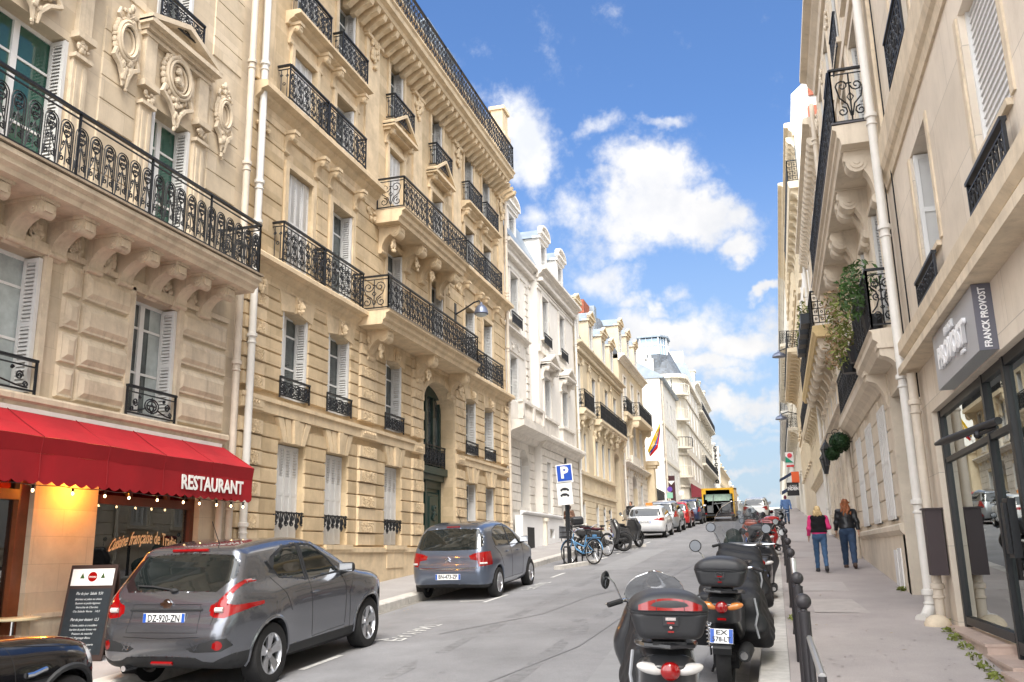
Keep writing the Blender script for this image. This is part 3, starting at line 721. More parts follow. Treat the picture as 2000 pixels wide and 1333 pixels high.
# ------------------------------------------------------------------ left side: restaurant house
def bracket_cornice_box(b, u0, u1, z0, z1): b.box(u0, u1, -.1, .1, z0, z1)
R1 = thing('apartment_building', 'cream stone house over the restaurant with a long ornate balcony and oval medallions', 'building', (XL, 9, gz(9)), world=True)
U0, U1 = 3.0, 13.88
w1 = [(4.0, 5.2, 2.15, 4.0), (7.75, 9.25, 2.13, 3.98), (11.02, 12.1, 2.13, 3.98)]
w2 = [(4.1, 5.2, 4.85, 7.22), (7.95, 9.3, 4.85, 7.22), (11.12, 12.12, 4.85, 7.15)]
w3 = [(4.1, 5.2, 8.75, 11), (7.95, 9.3, 8.75, 11), (11.05, 11.98, 8.75, 11)]
gop = [(10.66, 13.02, -1.3, 1.6, .26), (6.0, 9.52, -1.3, 1.6, .3), (3.3, 5.6, -1.3, 1.6, .3)]
wall('wall', TL, U0, U1, -3, 15.5, w1+w2+w3+gop, m_stone1, R1, depth=.36)
b = MB(TL)
cornice(b, U0, 13.52, 1.82, 2.1, .16); b.box(U0, 13.5, 0, .05, 1.62, 1.82)
for a, e in ((9.62, 9.98), (9.98, 11.02), (12.14, 13.5), (5.2, 6.6), (6.6, 7.7)):           # boss panels of the first floor
    for k in range(4):
        z0 = 2.16+k*.475; b.block(a+.02, e-.02, 0, .05, z0, z0+.44, .02); b.block(a+.06, e-.06, .05, .085, z0+.05, z0+.39, .07)
for o in w1:                                             # window surrounds
    b.box(o[0]-.1, o[0], 0, .07, 2.1, 4.05); b.box(o[1], o[1]+.1, 0, .07, 2.1, 4.05); b.box(o[0]-.1, o[1]+.1, 0, .07, 4.0, 4.1)
b.box(U0, 13.5, 0, .06, 4.08, 4.16)
for o in w2:
    for u in (o[0]-.2, o[1]+.2):                          # pilaster with capital
        b.box(u-.14, u+.14, 0, .06, 4.8, 7.0); b.box(u-.09, u-.04, .06, .075, 4.9, 6.9); b.box(u+.04, u+.09, .06, .075, 4.9, 6.9)
        b.box(u-.17, u+.17, 0, .12, 7.0, 7.06); carve(b, u, .08, 7.18, .12, .09, 12, .035, int(u*9)); b.box(u-.18, u+.18, 0, .15, 7.3, 7.4); b.box(u-.13, u+.13, 0, .08, 7.4, 8.3)
    b.box(o[0]-.38, o[1]+.38, 0, .10, 8.20, 8.27); pediment(b, o[0]-.45, o[1]+.45, 8.42, .42, .26)
b.build('stone_trim', m_trim1, R1)
b = MB(TL)                                                # grooves as stone courses
courses(b, 5.75, 7.4, 4.8, 8.2, .38, [], 0, .022, .012); courses(b, 9.95, 10.72, 4.8, 8.2, .38, [], 0, .022, .012); courses(b, 12.6, 13.5, 4.8, 8.2, .38, [], 0, .022, .012); courses(b, 12.6, 13.5, 8.9, 15, .38, [], 0, .022, .012)
courses(b, 9.8, 10.8, 8.6, 15, .38, [], 0, .022, .012)
build_each(b, 'stone_courses', m_stone1, R1, .5)
def medallion(u, z, ru, rz, seed, flower=False):
    b = MB(TL); n = 22
    for s_, d in ((1, .10), (.82, .12), (.66, .08)):
        ring = [(u+ru*s_*cos(2*pi*i/n), d, z+rz*s_*sin(2*pi*i/n)) for i in range(n)]; b.tube(ring, .035*s_, 6, False, True)
    b.add([(u+ru*.66*cos(2*pi*i/n), .06, z+rz*.66*sin(2*pi*i/n)) for i in range(n)], [tuple(range(n))])
    R = random.Random(seed)
    for i in range(26):
        a = 2*pi*i/26; k = R.uniform(.03, .06); b.ell((u+ru*1.18*cos(a), .06, z+rz*1.15*sin(a)), (k, .05, k*1.3), 6, 4)
    for s_ in (-1, 1):
        b.tube([(u+x*s_, .08, z+y) for x, y in ((0, rz*1.2), (.1, rz*1.5), (ru*.9, rz*1.45), (ru*1.1, rz*1.1), (ru*.85, rz*1.0))], .03, 5)
        b.tube([(u+x*s_, .08, z-y) for x, y in ((ru*1.0, rz*.7), (ru*1.2, rz*1.1), (ru*.6, rz*1.4), (.06, rz*1.9), (.04, rz*2.4))], [.04, .05, .045, .04, .02], 5)
    carve(b, u, .07, z+rz*1.45, .12, .16, 12, .045, seed+1); carve(b, u, .07, z-rz*1.45, .14, .18, 16, .045, seed+2); carve(b, u, .06, z-rz*2.2, .06, .22, 10, .03, seed+3)
    if flower: carve(b, u, .08, z, ru*.4, rz*.4, 14, .055, seed+4)
    b.build('medallion', m_trim1, R1, smooth=True)
medallion(10.36, 7.82, .22, .32, 1); medallion(11.62, 7.86, .32, .36, 2, True); medallion(12.95, 7.85, .19, .30, 3); medallion(8.6, 7.95, .34, .36, 4, True); medallion(6.6, 7.82, .22, .32, 5)
b = MB(TL)                                                # balcony slab and corbels
P = [(0, 4.50), (.72, 4.50), (.74, 4.56), (.80, 4.60), (.80, 4.66), (.86, 4.70), (.86, 4.76), (0, 4.78)]
b.ext(P, U0, 13.18, 0); slab = b.build('balcony', m_trim1, R1)
b = MB(TL); b.box(U0, 13.2, .02, .89, 4.78, 4.812); b.build('balcony_edge', m_dirty, slab)
for u in (3.6, 4.6, 5.9, 7.2, 7.95, 8.68, 9.4, 10.1, 10.75, 11.4, 12.05, 12.72):
    b = MB(TL); corbel(b, u, .26, 4.46, .50, .56)
    b.box(u-.07, u+.07, .56, .585, 4.33, 4.44)
    b.build('corbel', m_trim1, slab, smooth=True)
b = MB(TL)
for i, u in enumerate((8.3, 9.05, 9.75, 10.43, 11.75, 12.4)): carve(b, u, .03, 4.25, .10, .12, 14, .045, i); b.tube([(u+.1*cos(t), .04, 4.25+.1*sin(t)) for t in np.linspace(0, 9, 16)], .022, 5)
build_each(b, 'carved_rosette', m_trim1, slab, .03, smooth=True)
rl = railing((XL+.83, U0), (XL+.83, 13.12), 4.80, .92, 'arch', parent=slab, unit=.262, r=.0095)
railing((XL+.02, 13.12), (XL+.83, 13.12), 4.80, .92, 'arch', parent=slab, unit=.262, r=.0095)
for o in w1[1:]: railing((XL+.10, o[0]-.06), (XL+.10, o[1]-.02), 2.10, .46, 'wreath', parent=R1, unit=1.2, r=.012)
for o in w3[1:]: railing((XL+.18, o[0]-.1), (XL+.18, o[1]+.1), 8.62, .5, 'lyre', parent=R1, unit=.3, r=.01)
for o in w1: window(1, XL, o[0], o[2], o[1]-o[0], o[3]-o[2], 'curtain', R1)
for o in w2: window(1, XL, o[0], o[2], o[1]-o[0], o[3]-o[2], 'open', R1, m_glassg)
for o in w3: window(1, XL, o[0], o[2], o[1]-o[0], o[3]-o[2], 'open', R1)
downpipe(TL, 13.62, .16, -.9, 15, .065, m_pipe, R1, joints=(1.0, 3.4, 5.2, 7.2, 9.3, 11.5))
downpipe(TL, 13.42, .10, -.9, 1.1, .06, m_pipe, R1, joints=(-.2,))
# shop front under the awning
m_wood = mat('dark red brown wood', (.11, .030, .016), .35, var=.25, vs=4, bump=.1, bs=30)
m_wood2 = mat('brown varnished wood', (.20, .06, .022), .35, var=.3, vs=3, bump=.1, bs=30)
m_sglass = glass_like('shop glass', (.80, .74, .66), .10, 1.2)
sf = MB(TL); u0, u1 = 10.66, 13.02
for a, e, z0, z1 in ((u0, u0+.07, -1.2, 1.6), (u1-.1, u1, -1.2, 1.6), (u0+.07, u1-.1, .82, .95), (u0+.07, u1-.1, 1.35, 1.6), (u0+.07, u1-.1, -1.2, -.75), (11.42, 11.50, .95, 1.35), (12.3, 12.38, .95, 1.35)):
    sf.box(a, e, -.2, -.1, z0, z1)
sh_ = sf.build('shop_front', m_wood, R1)
p = MB(TL); p.box(u0+.07, u1-.1, -.16, -.155, -.75, .82); p.box(u0+.07, 11.42, -.16, -.155, .95, 1.35); p.box(11.5, 12.3, -.16, -.155, .95, 1.35); p.box(12.38, u1-.1, -.16, -.155, .95, 1.35); p.build('pane', m_sglass, sh_)
sf = MB(TL); u0, u1 = 6.0, 9.52
for a, e, z0, z1 in ((u1-.17, u1, -1.4, 1.6), (u0, u0+.1, -1.4, 1.6), (u0, u1-.17, .8, .93), (u0, u1-.17, 1.38, 1.6), (u0, u1-.17, -1.5, -1.1), (8.0, 8.14, -1.4, 1.4), (8.9, 8.96, -1.2, .8)): sf.box(a, e, -.2, -.08, z0, z1)
dr = sf.build('shop_front', m_wood2, R1)
p = MB(TL); p.box(u0+.1, 8.0, -.16, -.155, -1.1, .8); p.box(8.14, u1-.17, -.16, -.155, -1.1, .8); p.box(u0+.1, u1-.17, -.16, -.155, .93, 1.38); p.build('pane', m_sglass, dr)
# interior seen through the glass
m_linen_ = mat('pale curtain', (.55, .52, .46), .8)
m_in = mat('restaurant interior wall', (.22, .08, .035), .8, var=.3, vs=2)
b = MB(TL); b.box(3.2, 13.4, -4.2, -4.0, -1.3, 1.7); b.box(3.2, 13.4, -4.0, -.4, -1.35, -1.28); b.box(3.2, 13.4, -4.0, -.4, 1.65, 1.7); b.box(13.3, 13.4, -4, -.4, -1.3, 1.7)
b.build('interior', m_in, R1)
for k, (u, w_, h_) in enumerate(((9.2, .5, .5), (10.9, .35, .55), (11.5, .7, .5), (12.5, .4, .6), (8.0, .6, .5))):
    b = MB(TL); b.box(u, u+w_, -3.99, -3.93, 0, h_); b.build('wall_picture', mat('picture tone %d' % k, ((.5, .42, .3), (.12, .16, .2), (.6, .55, .5), (.3, .05, .04), (.2, .25, .2))[k], .6, var=.5, vs=7), R1)
b = MB(TL); b.box(10.7, 13.0, -1.6, -1.5, -1.3, -.35); b.build('low_partition', m_wood, R1)
b = MB(TL); b.box(10.75, 11.0, -.45, -.4, -.7, .75); b.build('side_curtain', m_linen_, R1)
b = MB(TL)
for i in range(7): b.lathe((10.85+i*.12, -1.55, -.35), [(.035, 0), (.035, .18), (.012, .24), (.012, .32)], 2, 8)
build_each(b, 'bottle', mat('bottle glass', (.02, .06, .02), .1), R1, .005)
b = MB(TL); b.box(10.7, 13.0, -3.5, -3.4, .75, .8); b.box(10.7, 13.0, -3.5, -3.3, 1.2, 1.25); build_each(b, 'shelf', m_wood2, R1, .01)
b = MB(TL)
for i in range(9): b.ell((9.0+i*.5, -2.6+(i % 3)*.5, 1.25), (.05, .05, .05), 8, 6)
m_bulb = mat('lit warm bulb', (1, .62, .28), .4, emit=7)
build_each(b, 'ceiling_lamp', m_bulb, R1)
m_linen = mat('white table linen', (.6, .55, .5), .8)
b = MB(TL)
for u in (9.0, 8.0, 11.2, 12.3): b.box(u-.35, u+.35, -1.5, -.8, -.55, -.5); b.box(u-.03, u+.03, -1.2, -1.1, -1.3, -.5)
for u in (8.5, 11.7): b.box(u-.15, u+.15, -.9, -.6, -.5, .1)
build_each(b, 'dining_table', m_linen, R1, .03)
m_gold = mat('gold lettering', (.95, .66, .36), .5)
tx = text_mesh('Cuisine française de Tradition', .27, .002, 'window_lettering', m_gold, R1, Matrix.Identity(4), shear=.35, wscale=1.9, bold=.004)
for v in tx.data.vertices:
    x, y = v.co.x, v.co.y; a = x/1.5; v.co = (XL-.14+v.co.z, 11.95+1.5*sin(a*.9)/.9*.92-y*sin(a*.7), .36+y*cos(a*.7)-.36*a*a)
b = MB(TL); b.box(9.6, 10.62, 0, .05, -1.3, -.62); b.box(9.58, 10.64, .05, .075, -.66, -.60); b.build('pier_base', m_trim1, R1)
# awning -------------------------------------------------------------------
AW = thing('awning', 'long red fabric awning with scalloped valance lettered RESTAURANT', 'awning', (XL, 9, 1.5), world=True)
m_red = mat('red awning canvas', (.30, .004, .009), .75, var=.22, vs=1.2, bump=.15, bs=200)
m_redlit = mat('red awning lit top', (.37, .008, .015), .75, var=.25, vs=1.0, bump=.15, bs=200)  # same canvas in a lighter red, light on the top painted in
b = MB(TL); a0, a1 = 3.0, 13.42; ns = 60
def AZ(k, u): return (1.86, 1.49, 1.29)[k]
us = np.linspace(a0, a1, ns)
def wob(u): return .004*sin(u*2.1)+.003*sin(u*7.7)
for z0, d0, z1, d1 in ((1.88, .12, 1.49, .74),):
    b.add([(u, d, z+wob(u)*(k > 0)) for u in us for k, (z, d) in enumerate(((z0, d0), (z0*.5+z1*.5-.02, (d0+d1)/2), (z1, d1)))], [(i*3+k, i*3+k+1, i*3+k+4, i*3+k+3) for i in range(ns-1) for k in (0, 1)])
b.add([(a1, .12, 1.88), (a1, .74, 1.49+wob(a1)), (a1, .71, 1.30), (a1, .12, 1.30)], [(0, 1, 2, 3)])
b.build('canopy', m_redlit, AW, recalc=False)
b = MB(TL)
b.add([(u, d, z+wob(u)) for u in us for (z, d) in ((1.487, .742), (1.295, .705))], [(i*2, i*2+1, i*2+3, i*2+2) for i in range(ns-1)])
v = []; n = 52*8; 
for i in range(n+1):
    u = a0+(a1-a0)*i/n; ph = (i % 8)/8; sc = .04*(abs(sin(pi*ph)))
    v += [(u, .705+.004*sin(u*9), 1.295+wob(u)), (u, .71+.006*sin(u*5), .965-sc)]
b.add(v, [(2*i, 2*i+1, 2*i+3, 2*i+2) for i in range(n)])
b.add([(a1, .705, 1.295), (a1, .71, .98), (a1, .1, .98), (a1, .1, 1.295)], [(0, 1, 2, 3)])
b.build('valance', m_red, AW, recalc=False)
text_mesh('RESTAURANT', .29, .003, 'lettering', mat('white awning paint', (.85, .83, .80), .7), AW, frame_mat((XL+.735, 12.30, 1.135), (0, 1, 0), (0, 0, 1)), bold=.008, wscale=1.62)
b = MB(TL); b.box(a0, 13.35, .0, .14, 1.87, 1.93); b.box(a0, 13.38, .06, .12, 1.80, 1.87); b.build('mounting_rail', m_pipew, AW)
b = MB(TL)
for u in np.arange(4.2, 13.3, 1.15): b.tube([(u, .125, 1.887), (u+.02, .43, 1.672), (u, .742, 1.494), (u, .71, 1.29), (u, .717, 1.0)], .006, 4)
b.build('canvas_seam', mat('awning seam', (.22, .004, .008), .8), AW, recalc=False)
sl_ = thing('string_light', 'string of small lit bulbs hanging under the red awning edge', 'string lights', (XL+.6, 9, 1), world=True)
b = MB(TL); c = MB(TL)
for u in (7.2, 7.7, 8.25, 8.85, 9.5, 10.08, 10.55, 11.15, 11.75, 12.15, 12.6, 13.0, 13.35):
    b.ell((u, .60, .86), (.015, .015, .021), 8, 6); c.box(u-.012, u+.012, .59, .61, .885, .93)
c.tube([(u, .60, .93+.01*sin(u*9)) for u in np.linspace(4, 13.4, 40)], .006, 4)
build_each(b, 'bulb', m_bulb, sl_); c.build('cable', m_iron, sl_)
wl = bpy.data.lights.new('wall_lamp_light', 'POINT'); wl.energy = 17; wl.color = (1, .36, .03); wl.shadow_soft_size = .05
lo = bpy.data.objects.new('wall_lamp_light', wl); COL.objects.link(lo); lo.location = (XL+.30, 10.1, 1.0)
wlt = thing('wall_lamp', 'small lit spot lamp on the pier under the red awning', 'lamp', (XL+.1, 10.1, 1.25), world=True)
b = MB(TL); b.lathe((10.1, .2, 1.12), [(.05, 0), (.07, .02), (.07, .16), (.03, .2)], 2, 12); b.box(10.08, 10.12, 0, .2, 1.28, 1.31); b.build('housing', m_iron, wlt)
b = MB(TL); b.ell((10.1, .2, 1.11), (.045, .045, .03), 8, 5); b.build('bulb', mat('lit spot', (1, .6, .15), .4, emit=9), wlt)
for u, e in ((11.7, 34), (8.4, 34)):
    l2 = bpy.data.lights.new('dining_lamp_light', 'POINT'); l2.energy = e; l2.color = (1, .58, .25); l2.shadow_soft_size = .1
    lo = bpy.data.objects.new('dining_lamp_light', l2); COL.objects.link(lo); lo.location = (XL-2.4, u, 1.2)

# ------------------------------------------------------------------ left side: big honey stone building
R2 = thing('apartment_building', 'large honey coloured stone building with vermiculated blocks, green arched door and stacked balconies', 'building', (XL, 22, gz(22)), world=True)
U0, U1 = 13.89, 31.0
C = [15.86, 17.8, 20.84, 23.95, 26.96, 28.88]; W_ = 1.04
gw = [(c-W_/2, c+W_/2, .28, 2.2) for i, c in enumerate(C) if i != 3]
mw = [(c-W_/2, c+W_/2, 3.08, 4.86) for i, c in enumerate(C) if i != 3]
door = (22.78, 25.32, -.6, 4.9, .52)
f1 = [(c-W_/2, c+W_/2, 5.68, 7.86) for c in C]; f2 = [(c-W_/2+.03, c+W_/2-.03, 9.12, 10.6) for c in C]
f3 = [(c-W_/2+.05, c+W_/2-.05, 11.55, 13.25) for c in C]; f4 = [(c-W_/2+.05, c+W_/2-.05, 13.75, 15.6, ) for c in C]
wall('wall', TL, U0, U1, -3, 13.7, gw+mw+[door]+f1+f2+f3, m_stone2, R2, depth=.36)
wall('attic_wall', TL, U0, U1-.3, 13.7, 16.0, f4, m_stone2, R2, depth=.3, d0=-.75, back=8)
ops = gw+mw+[door]
pil = [(13.89, 14.68), (18.78, 19.72), (21.98, 22.76), (25.34, 26.12), (30.2, 31.0)]
b = MB(TL)
blk = ops+[(a, e, -9, 99) for a, e in pil]
courses(b, U0, U1, .26, 2.52, .283, blk, 0, .045, .022); courses(b, U0, U1, 3.10, 5.20, .262, blk, 0, .045, .022)
courses(b, U0, U1, 5.75, 8.5, .42, f1+[(c-W_/2-.2, c+W_/2+.2, 5, 9) for c in C], 0, .03, .018)
build_each(b, 'stone_courses', m_stone2, R2, .3)
b = MB(TL); vm = MB(TL); sd_ = 0
for a, e in pil:
    z = .26
    while z < 5.15:
        h = .283 if z < 2.5 else .262; k = round((z-.26)/h)
        if 2.5 < z < 3.05: z = 3.08; continue
        if k % 2 == 0: b.block(a, e, 0, .085, z, z+h, .02)
        else:
            b.block(a, e, 0, .11, z, z+h, .02); sd_ += 1
            w_ = (e-a); vermic(vm, a+.12*w_, e-.12*w_, z, z+h, .11, sd_)
        z += h
    b.block(a, e, 0, .13, 2.66, 2.98, .03); b.box(a+.1, e-.1, .13, .14, 2.74, 2.9)
    vm.tube([(a+.16+i*.045, .145, 2.82+(.03 if i % 2 else -.03)) for i in range(int((e-a-.3)/.045))], .012, 4, False)
    carve(b, (a+e)/2, .12, 5.05, (e-a)*.3, .12, 16, .05, int(a))
build_each(b, 'quoin', m_trim2, R2, .35); build_each(vm, 'vermiculation', m_trim2, R2, .35, recalc=False)
b = MB(TL)
b.box(U0, 22.78, 0, .10, -3, .24); b.box(25.32, U1, 0, .10, -3, .24); b.box(U0, 22.78, .1, .14, .12, .22); b.box(25.32, U1, .1, .14, .12, .22)
for c in [C[i] for i in (0, 1, 2, 4, 5)]:
    b.box(c-.62, c+.62, .1, .16, .18, .28); b.box(c-.5, c+.5, 0, .12, -.25, .18)
    for k in range(-2, 3):                                 # fan of voussoirs
        x0, x1 = c+k*.17-.075, c+k*.17+.075; t = k*.10; d = .14 if k == 0 else .09
        b.add([(x0, d, 2.2), (x1, d, 2.2), (x1+t+.03, d, 2.66), (x0+t-.03, d, 2.66), (x0, 0, 2.2), (x1, 0, 2.2), (x1+t+.03, 0, 2.66), (x0+t-.03, 0, 2.66)], [(0, 1, 2, 3), (4, 7, 6, 5), (0, 4, 5, 1), (1, 5, 6, 2), (3, 2, 6, 7), (0, 3, 7, 4)])
    # mezzanine head with carved key
    for s_ in (-1, 1):
        b.add([(c+s_*.52, .0, 4.86), (c+s_*.52, .0, 4.74), (c+s_*.3, .0, 4.83), (c, 0, 4.86), (c+s_*.52, -.3, 4.86), (c+s_*.52, -.3, 4.74), (c+s_*.3, -.3, 4.83), (c, -.3, 4.86)], [(0, 1, 2, 3), (1, 5, 6, 2), (2, 6, 7, 3)])
        b.add([(c+s_*.12, .06, 4.86), (c+s_*.62, .06, 4.78), (c+s_*.72, .06, 5.18), (c+s_*.12, .06, 5.2), (c+s_*.12, 0, 4.86), (c+s_*.62, 0, 4.78), (c+s_*.72, 0, 5.18), (c+s_*.12, 0, 5.2)], [(0, 1, 2, 3), (0, 4, 5, 1), (1, 5, 6, 2), (2, 6, 7, 3), (3, 7, 4, 0)])
    b.ell((c, .13, 4.99), (.07, .09, .11), 10, 8); b.ell((c, .21, 4.98), (.018, .03, .03), 6, 4); b.box(c-.11, c+.11, 0, .10, 4.84, 5.2); b.ell((c, .15, 4.90), (.05, .07, .06), 8, 5); carve(b, c, .11, 5.0, .11, .17, 40, .028, int(c*7))
b.box(U0, 22.0, 0, .11, 2.68, 2.92); b.box(26.1, U1, 0, .11, 2.68, 2.92); b.box(U0, 22.0, .11, .15, 2.88, 2.96); b.box(26.1, U1, .11, .15, 2.88, 2.96)
cornice(b, U0, 18.7, 5.25, 5.62, .34); cornice(b, 25.3, U1+.1, 5.25, 5.62, .34); b.box(U0, U1, 0, .06, 5.18, 5.27)
cornice(b, U0, 19.5, 8.62, 9.06, .36); cornice(b, 24.4, U1+.1, 8.62, 9.06, .36); b.box(U0, U1, 0, .06, 8.48, 8.62)
for a, e in ((13.89, 14.6), (18.8, 19.7), (21.95, 22.7), (25.3, 26.1), (30.2, 30.98)):
    for z0, z1 in ((9.15, 13.0),): b.box(a+.05, e-.05, 0, .05, z0, z1); b.box(a, e, 0, .10, z0, z0+.25)
    carve(b, (a+e)/2, .08, 12.7, .26, .42, 34, .06, int(a)+50); b.box(a-.03, e+.03, 0, .13, 13.0, 13.1); carve(b, (a+e)/2, .05, 8.3, (e-a)*.35, .14, 18, .045, int(a)+80)
for c in C:                                               # framed surrounds of upper floors
    for o, t in (((c-.52, c+.52, 5.7, 7.86), .05), ((c-.49, c+.49, 9.1, 10.6), .06), ((c-.47, c+.47, 11.5, 13.25), .05)):
        b.box(o[0]-.13, o[0], 0, t, o[2], o[3]+.13); b.box(o[1], o[1]+.13, 0, t, o[2], o[3]+.13); b.box(o[0], o[1], 0, t, o[3], o[3]+.13)
    for s_ in (-1, 1): corbel(b, c+s_*.66, .15, 8.5, .42, .26); corbel(b, c+s_*.64, .14, 11.02, .42, .26)
for a, e in ((C[0]-.85, C[1]+.85), (C[4]-.85, C[5]+.85)): cornice(b, a, e, 11.02, 11.30, .36)
for i in (2, 3): pediment(b, C[i]-.85, C[i]+.85, 11.1, .62, .34); carve(b, C[i], .16, 11.32, .38, .12, 22, .045, i)
b.box(U0, U1, 0, .07, 13.22, 13.36)
n = 44
for i in range(n):
    u = U0+.25+(U1-U0-.4)*i/(n-1)
    b.ext([(0, 13.06), (.12, 13.06), (.34, 13.22), (.55, 13.3), (.6, 13.44), (0, 13.44)], u-.085, u+.085, 0); b.ell((u, .5, 13.36), (.09, .07, .06), 8, 5)
b.build('stone_trim', m_trim2, R2)
b = MB(TL); b.ext([(-.8, 13.44), (.62, 13.44), (.66, 13.52), (.78, 13.56), (.80, 13.68), (.86, 13.72), (.86, 13.76), (-.8, 13.76)], U0, 29.9, 0); sl4 = b.build('balcony', m_trim2, R2)
railing((XL+.80, U0), (XL+.80, 29.8), 13.78, .95, 'lyre', parent=sl4, unit=.36, r=.012); railing((XL-.7, 29.8), (XL+.80, 29.8), 13.78, .95, 'lyre', parent=sl4, unit=.36, r=.012)
def big_balcony(u0, u1, zt, zrail, cor):
    b = MB(TL); h = .34
    b.ext([(0, zt-h), (.68, zt-h), (.70, zt-h+.10), (.76, zt-h+.14), (.78, zt-.08), (.86, zt-.05), (.86, zt), (0, zt)], u0, u1, 0)
    o = b.build('balcony', m_trim2, R2)
    b = MB(TL); b.box(u0-.01, u1+.01, .0, .875, zt, zt+.02); b.build('balcony_edge', m_dirty, o)
    for u in cor:
        b = MB(TL); corbel(b, u, .34, zt-h-.03, .72, .60); carve(b, u, .36, zt-h-.5, .12, .16, 16, .045, int(u*3)); b.build('corbel', m_trim2, o, smooth=True)
    railing((XL+.80, u0+.06), (XL+.80, u1-.06), zt+.02, zrail, 'lyre', parent=o, unit=.34, r=.0105)
    for u in (u0+.06, u1-.06): railing((XL+.08, u), (XL+.80, u), zt+.02, zrail, 'bigscroll', parent=o, unit=.7, r=.012)
    return o
big_balcony(18.62, 25.4, 5.62, .84, (19.3, 22.35, 25.0)); big_balcony(19.5, 24.42, 8.48, .84, (19.95, 21.5, 22.6, 24.05))
def balconet(u0, u1, z0, h, d, style='lyre', unit=.3):
    b = MB()
    railing((XL+d, u0), (XL+d, u1), z0, h, style, unit=unit, r=.0105, mb=b)
    railing((XL+.02, u0), (XL+d, u0), z0, h, 'bars', unit=.3, r=.0105, mb=b, posts=False); railing((XL+.02, u1), (XL+d, u1), z0, h, 'bars', unit=.3, r=.0105, mb=b, posts=False)
    b.build('railing', m_iron, R2, recalc=False)
for a, e in ((14.82, 16.50), (16.56, 18.42)): balconet(a, e, 5.64, .84, .28); balconet(a-.03, e-.04, 9.08, .80, .30)
for a, e in ((26.0, 27.85), (27.9, 29.75)): balconet(a, e, 5.64, .84, .28); balconet(a, e, 9.08, .80, .30)
for c in C: balconet(c-.68, c+.68, 11.32, .72, .26)
for i in (0, 1, 2, 4, 5):
    c = C[i]; railing((XL+.06, c-.58), (XL+.06, c+.58), 3.06, .42, 'lyre', parent=R2, unit=.29, r=.011)
b = MB()
for i in (0, 1, 2):                                       # lace-like iron guards of the ground floor windows
    c = C[i]
    for k in range(6):
        u = c-.5+k*.2; h = (.17, .30, .20, .20, .30, .17)[k]
        b.tube([(XL+.02, u+x, .78-z) for x, z in scroll(0, h*.45, .075, 1.4)], .014, 4); b.tube([(XL+.02, u, .9), (XL+.02, u, .86-h)], .016, 4)
        b.tube([(XL+.02, u-.08, .86), (XL+.02, u, .86-h), (XL+.02, u+.08, .86)], .014, 4); b.tube([(XL+.02, u+x, .82-z) for x, z in scroll(.05, h*.3, .06, 1.2, pi)], .012, 4)
    b.box(XL+.0, XL+.04, c-.6, c+.6, .86, .89)
build_each(b, 'window_guard', m_iron, R2, .15, recalc=False)
kinds = {0: ['solid', 'solid', 'solid', None, 'solidfar', 'solidfar'], 1: ['open', 'open', 'open', None, 'open', 'open'], 2: ['closed', 'open', 'open', 'open', 'open', 'open'], 3: ['closed', 'open', 'closed', 'open', 'open', 'open'], 4: ['open']*6}
for lv, fl in enumerate((gw, mw, f1, f2, f3)):
    for o in fl:
        i = min(range(6), key=lambda k: abs(C[k]-(o[0]+o[1])/2)); k = kinds[lv][i]
        window(1, XL, o[0], o[2], o[1]-o[0], o[3]-o[2], k, R2)
for o in f4: window(1, XL-.75, o[0], o[2], o[1]-o[0], o[3]-o[2], 'open', R2)
# green carriage door
m_green = mat('dark green paint', (.012, .035, .030), .35, var=.2, vs=4)
u0, u1 = 22.78, 25.32; cu = (u0+u1)/2
b = MB(TL)                                                 # arch spandrels close the head of the opening
for s_ in (-1, 1):
    pts = [(cu+s_*1.27, 4.9)]+[(cu+s_*1.27*cos(t), 4.15+.72*sin(t)) for t in np.linspace(0, pi/2, 9)]
    for d in (.0, -.74): pass
    v = [(p[0], .0, p[1]) for p in pts]+[(p[0], -.51, p[1]) for p in pts]; n = len(pts)
    b.add(v+[(cu, 0, 4.9), (cu, -.51, 4.9)], [tuple([0]+list(range(1, n))+[2*n]), *[(i, i+1, n+i+1, n+i) for i in range(1, n-1)]])
ar = [(cu+1.27*cos(t), 4.15+.72*sin(t)) for t in np.linspace(0, pi, 17)]
for p, q in zip([(u1, -.4)]+ar, ar+[(u0, -.4)]):
    dx, dz = q[0]-p[0], q[1]-p[1]; L_ = math.hypot(dx, dz); nx, nz = dz/L_*.17, -dx/L_*.17
    b.add([(p[0], .07, p[1]), (q[0], .07, q[1]), (q[0]+nx, .07, q[1]+nz), (p[0]+nx, .07, p[1]+nz), (p[0], 0, p[1]), (q[0], 0, q[1]), (q[0]+nx, 0, q[1]+nz), (p[0]+nx, 0, p[1]+nz)], [(0, 1, 2, 3), (0, 4, 5, 1), (2, 6, 7, 3)])
b.build('door_arch', m_trim2, R2)
b = MB(TL); D = -.38
b.box(u0, u0+.12, D-.1, D, -.5, 4.9); b.box(u1-.12, u1, D-.1, D, -.5, 4.9); b.box(u0, u1, D-.1, D+.02, 4.55, 4.9)
b.box(u0+.12, u1-.12, D-.1, D, 1.9, 2.3); b.box(u0+.02, u1-.02, D, D+.22, 2.28, 2.48); b.box(u0+.06, u1-.06, D, D+.12, 2.12, 2.28)
b.box(cu-.06, cu+.06, D-.08, D+.03, -.5, 4.6); b.box(u0+.12, u1-.12, D-.09, D-.05, -.5, 1.9)
for s_ in (-1, 1):
    m0, m1 = sorted((cu+s_*.12, cu+s_*1.1)); b.block(m0, m1, D-.05, D, -.35, .35, .05); b.block(m0, m1, D-.05, D, .5, 1.8, .05); b.block(m0+.12, m1-.12, D, D+.03, .62, 1.68, .03)
    b.box(cu+s_*.62-.03, cu+s_*.62+.03, D-.08, D, 2.5, 4.6); carve(b, cu+s_*.6, D+.03, 1.2, .18, .22, 18, .045, 5)
dd_ = b.build('door', m_green, R2)
b = MB(TL); b.box(u0+.1, u1-.1, D-.08, D-.07, 2.45, 4.85); b.build('pane', m_glass, dd_)
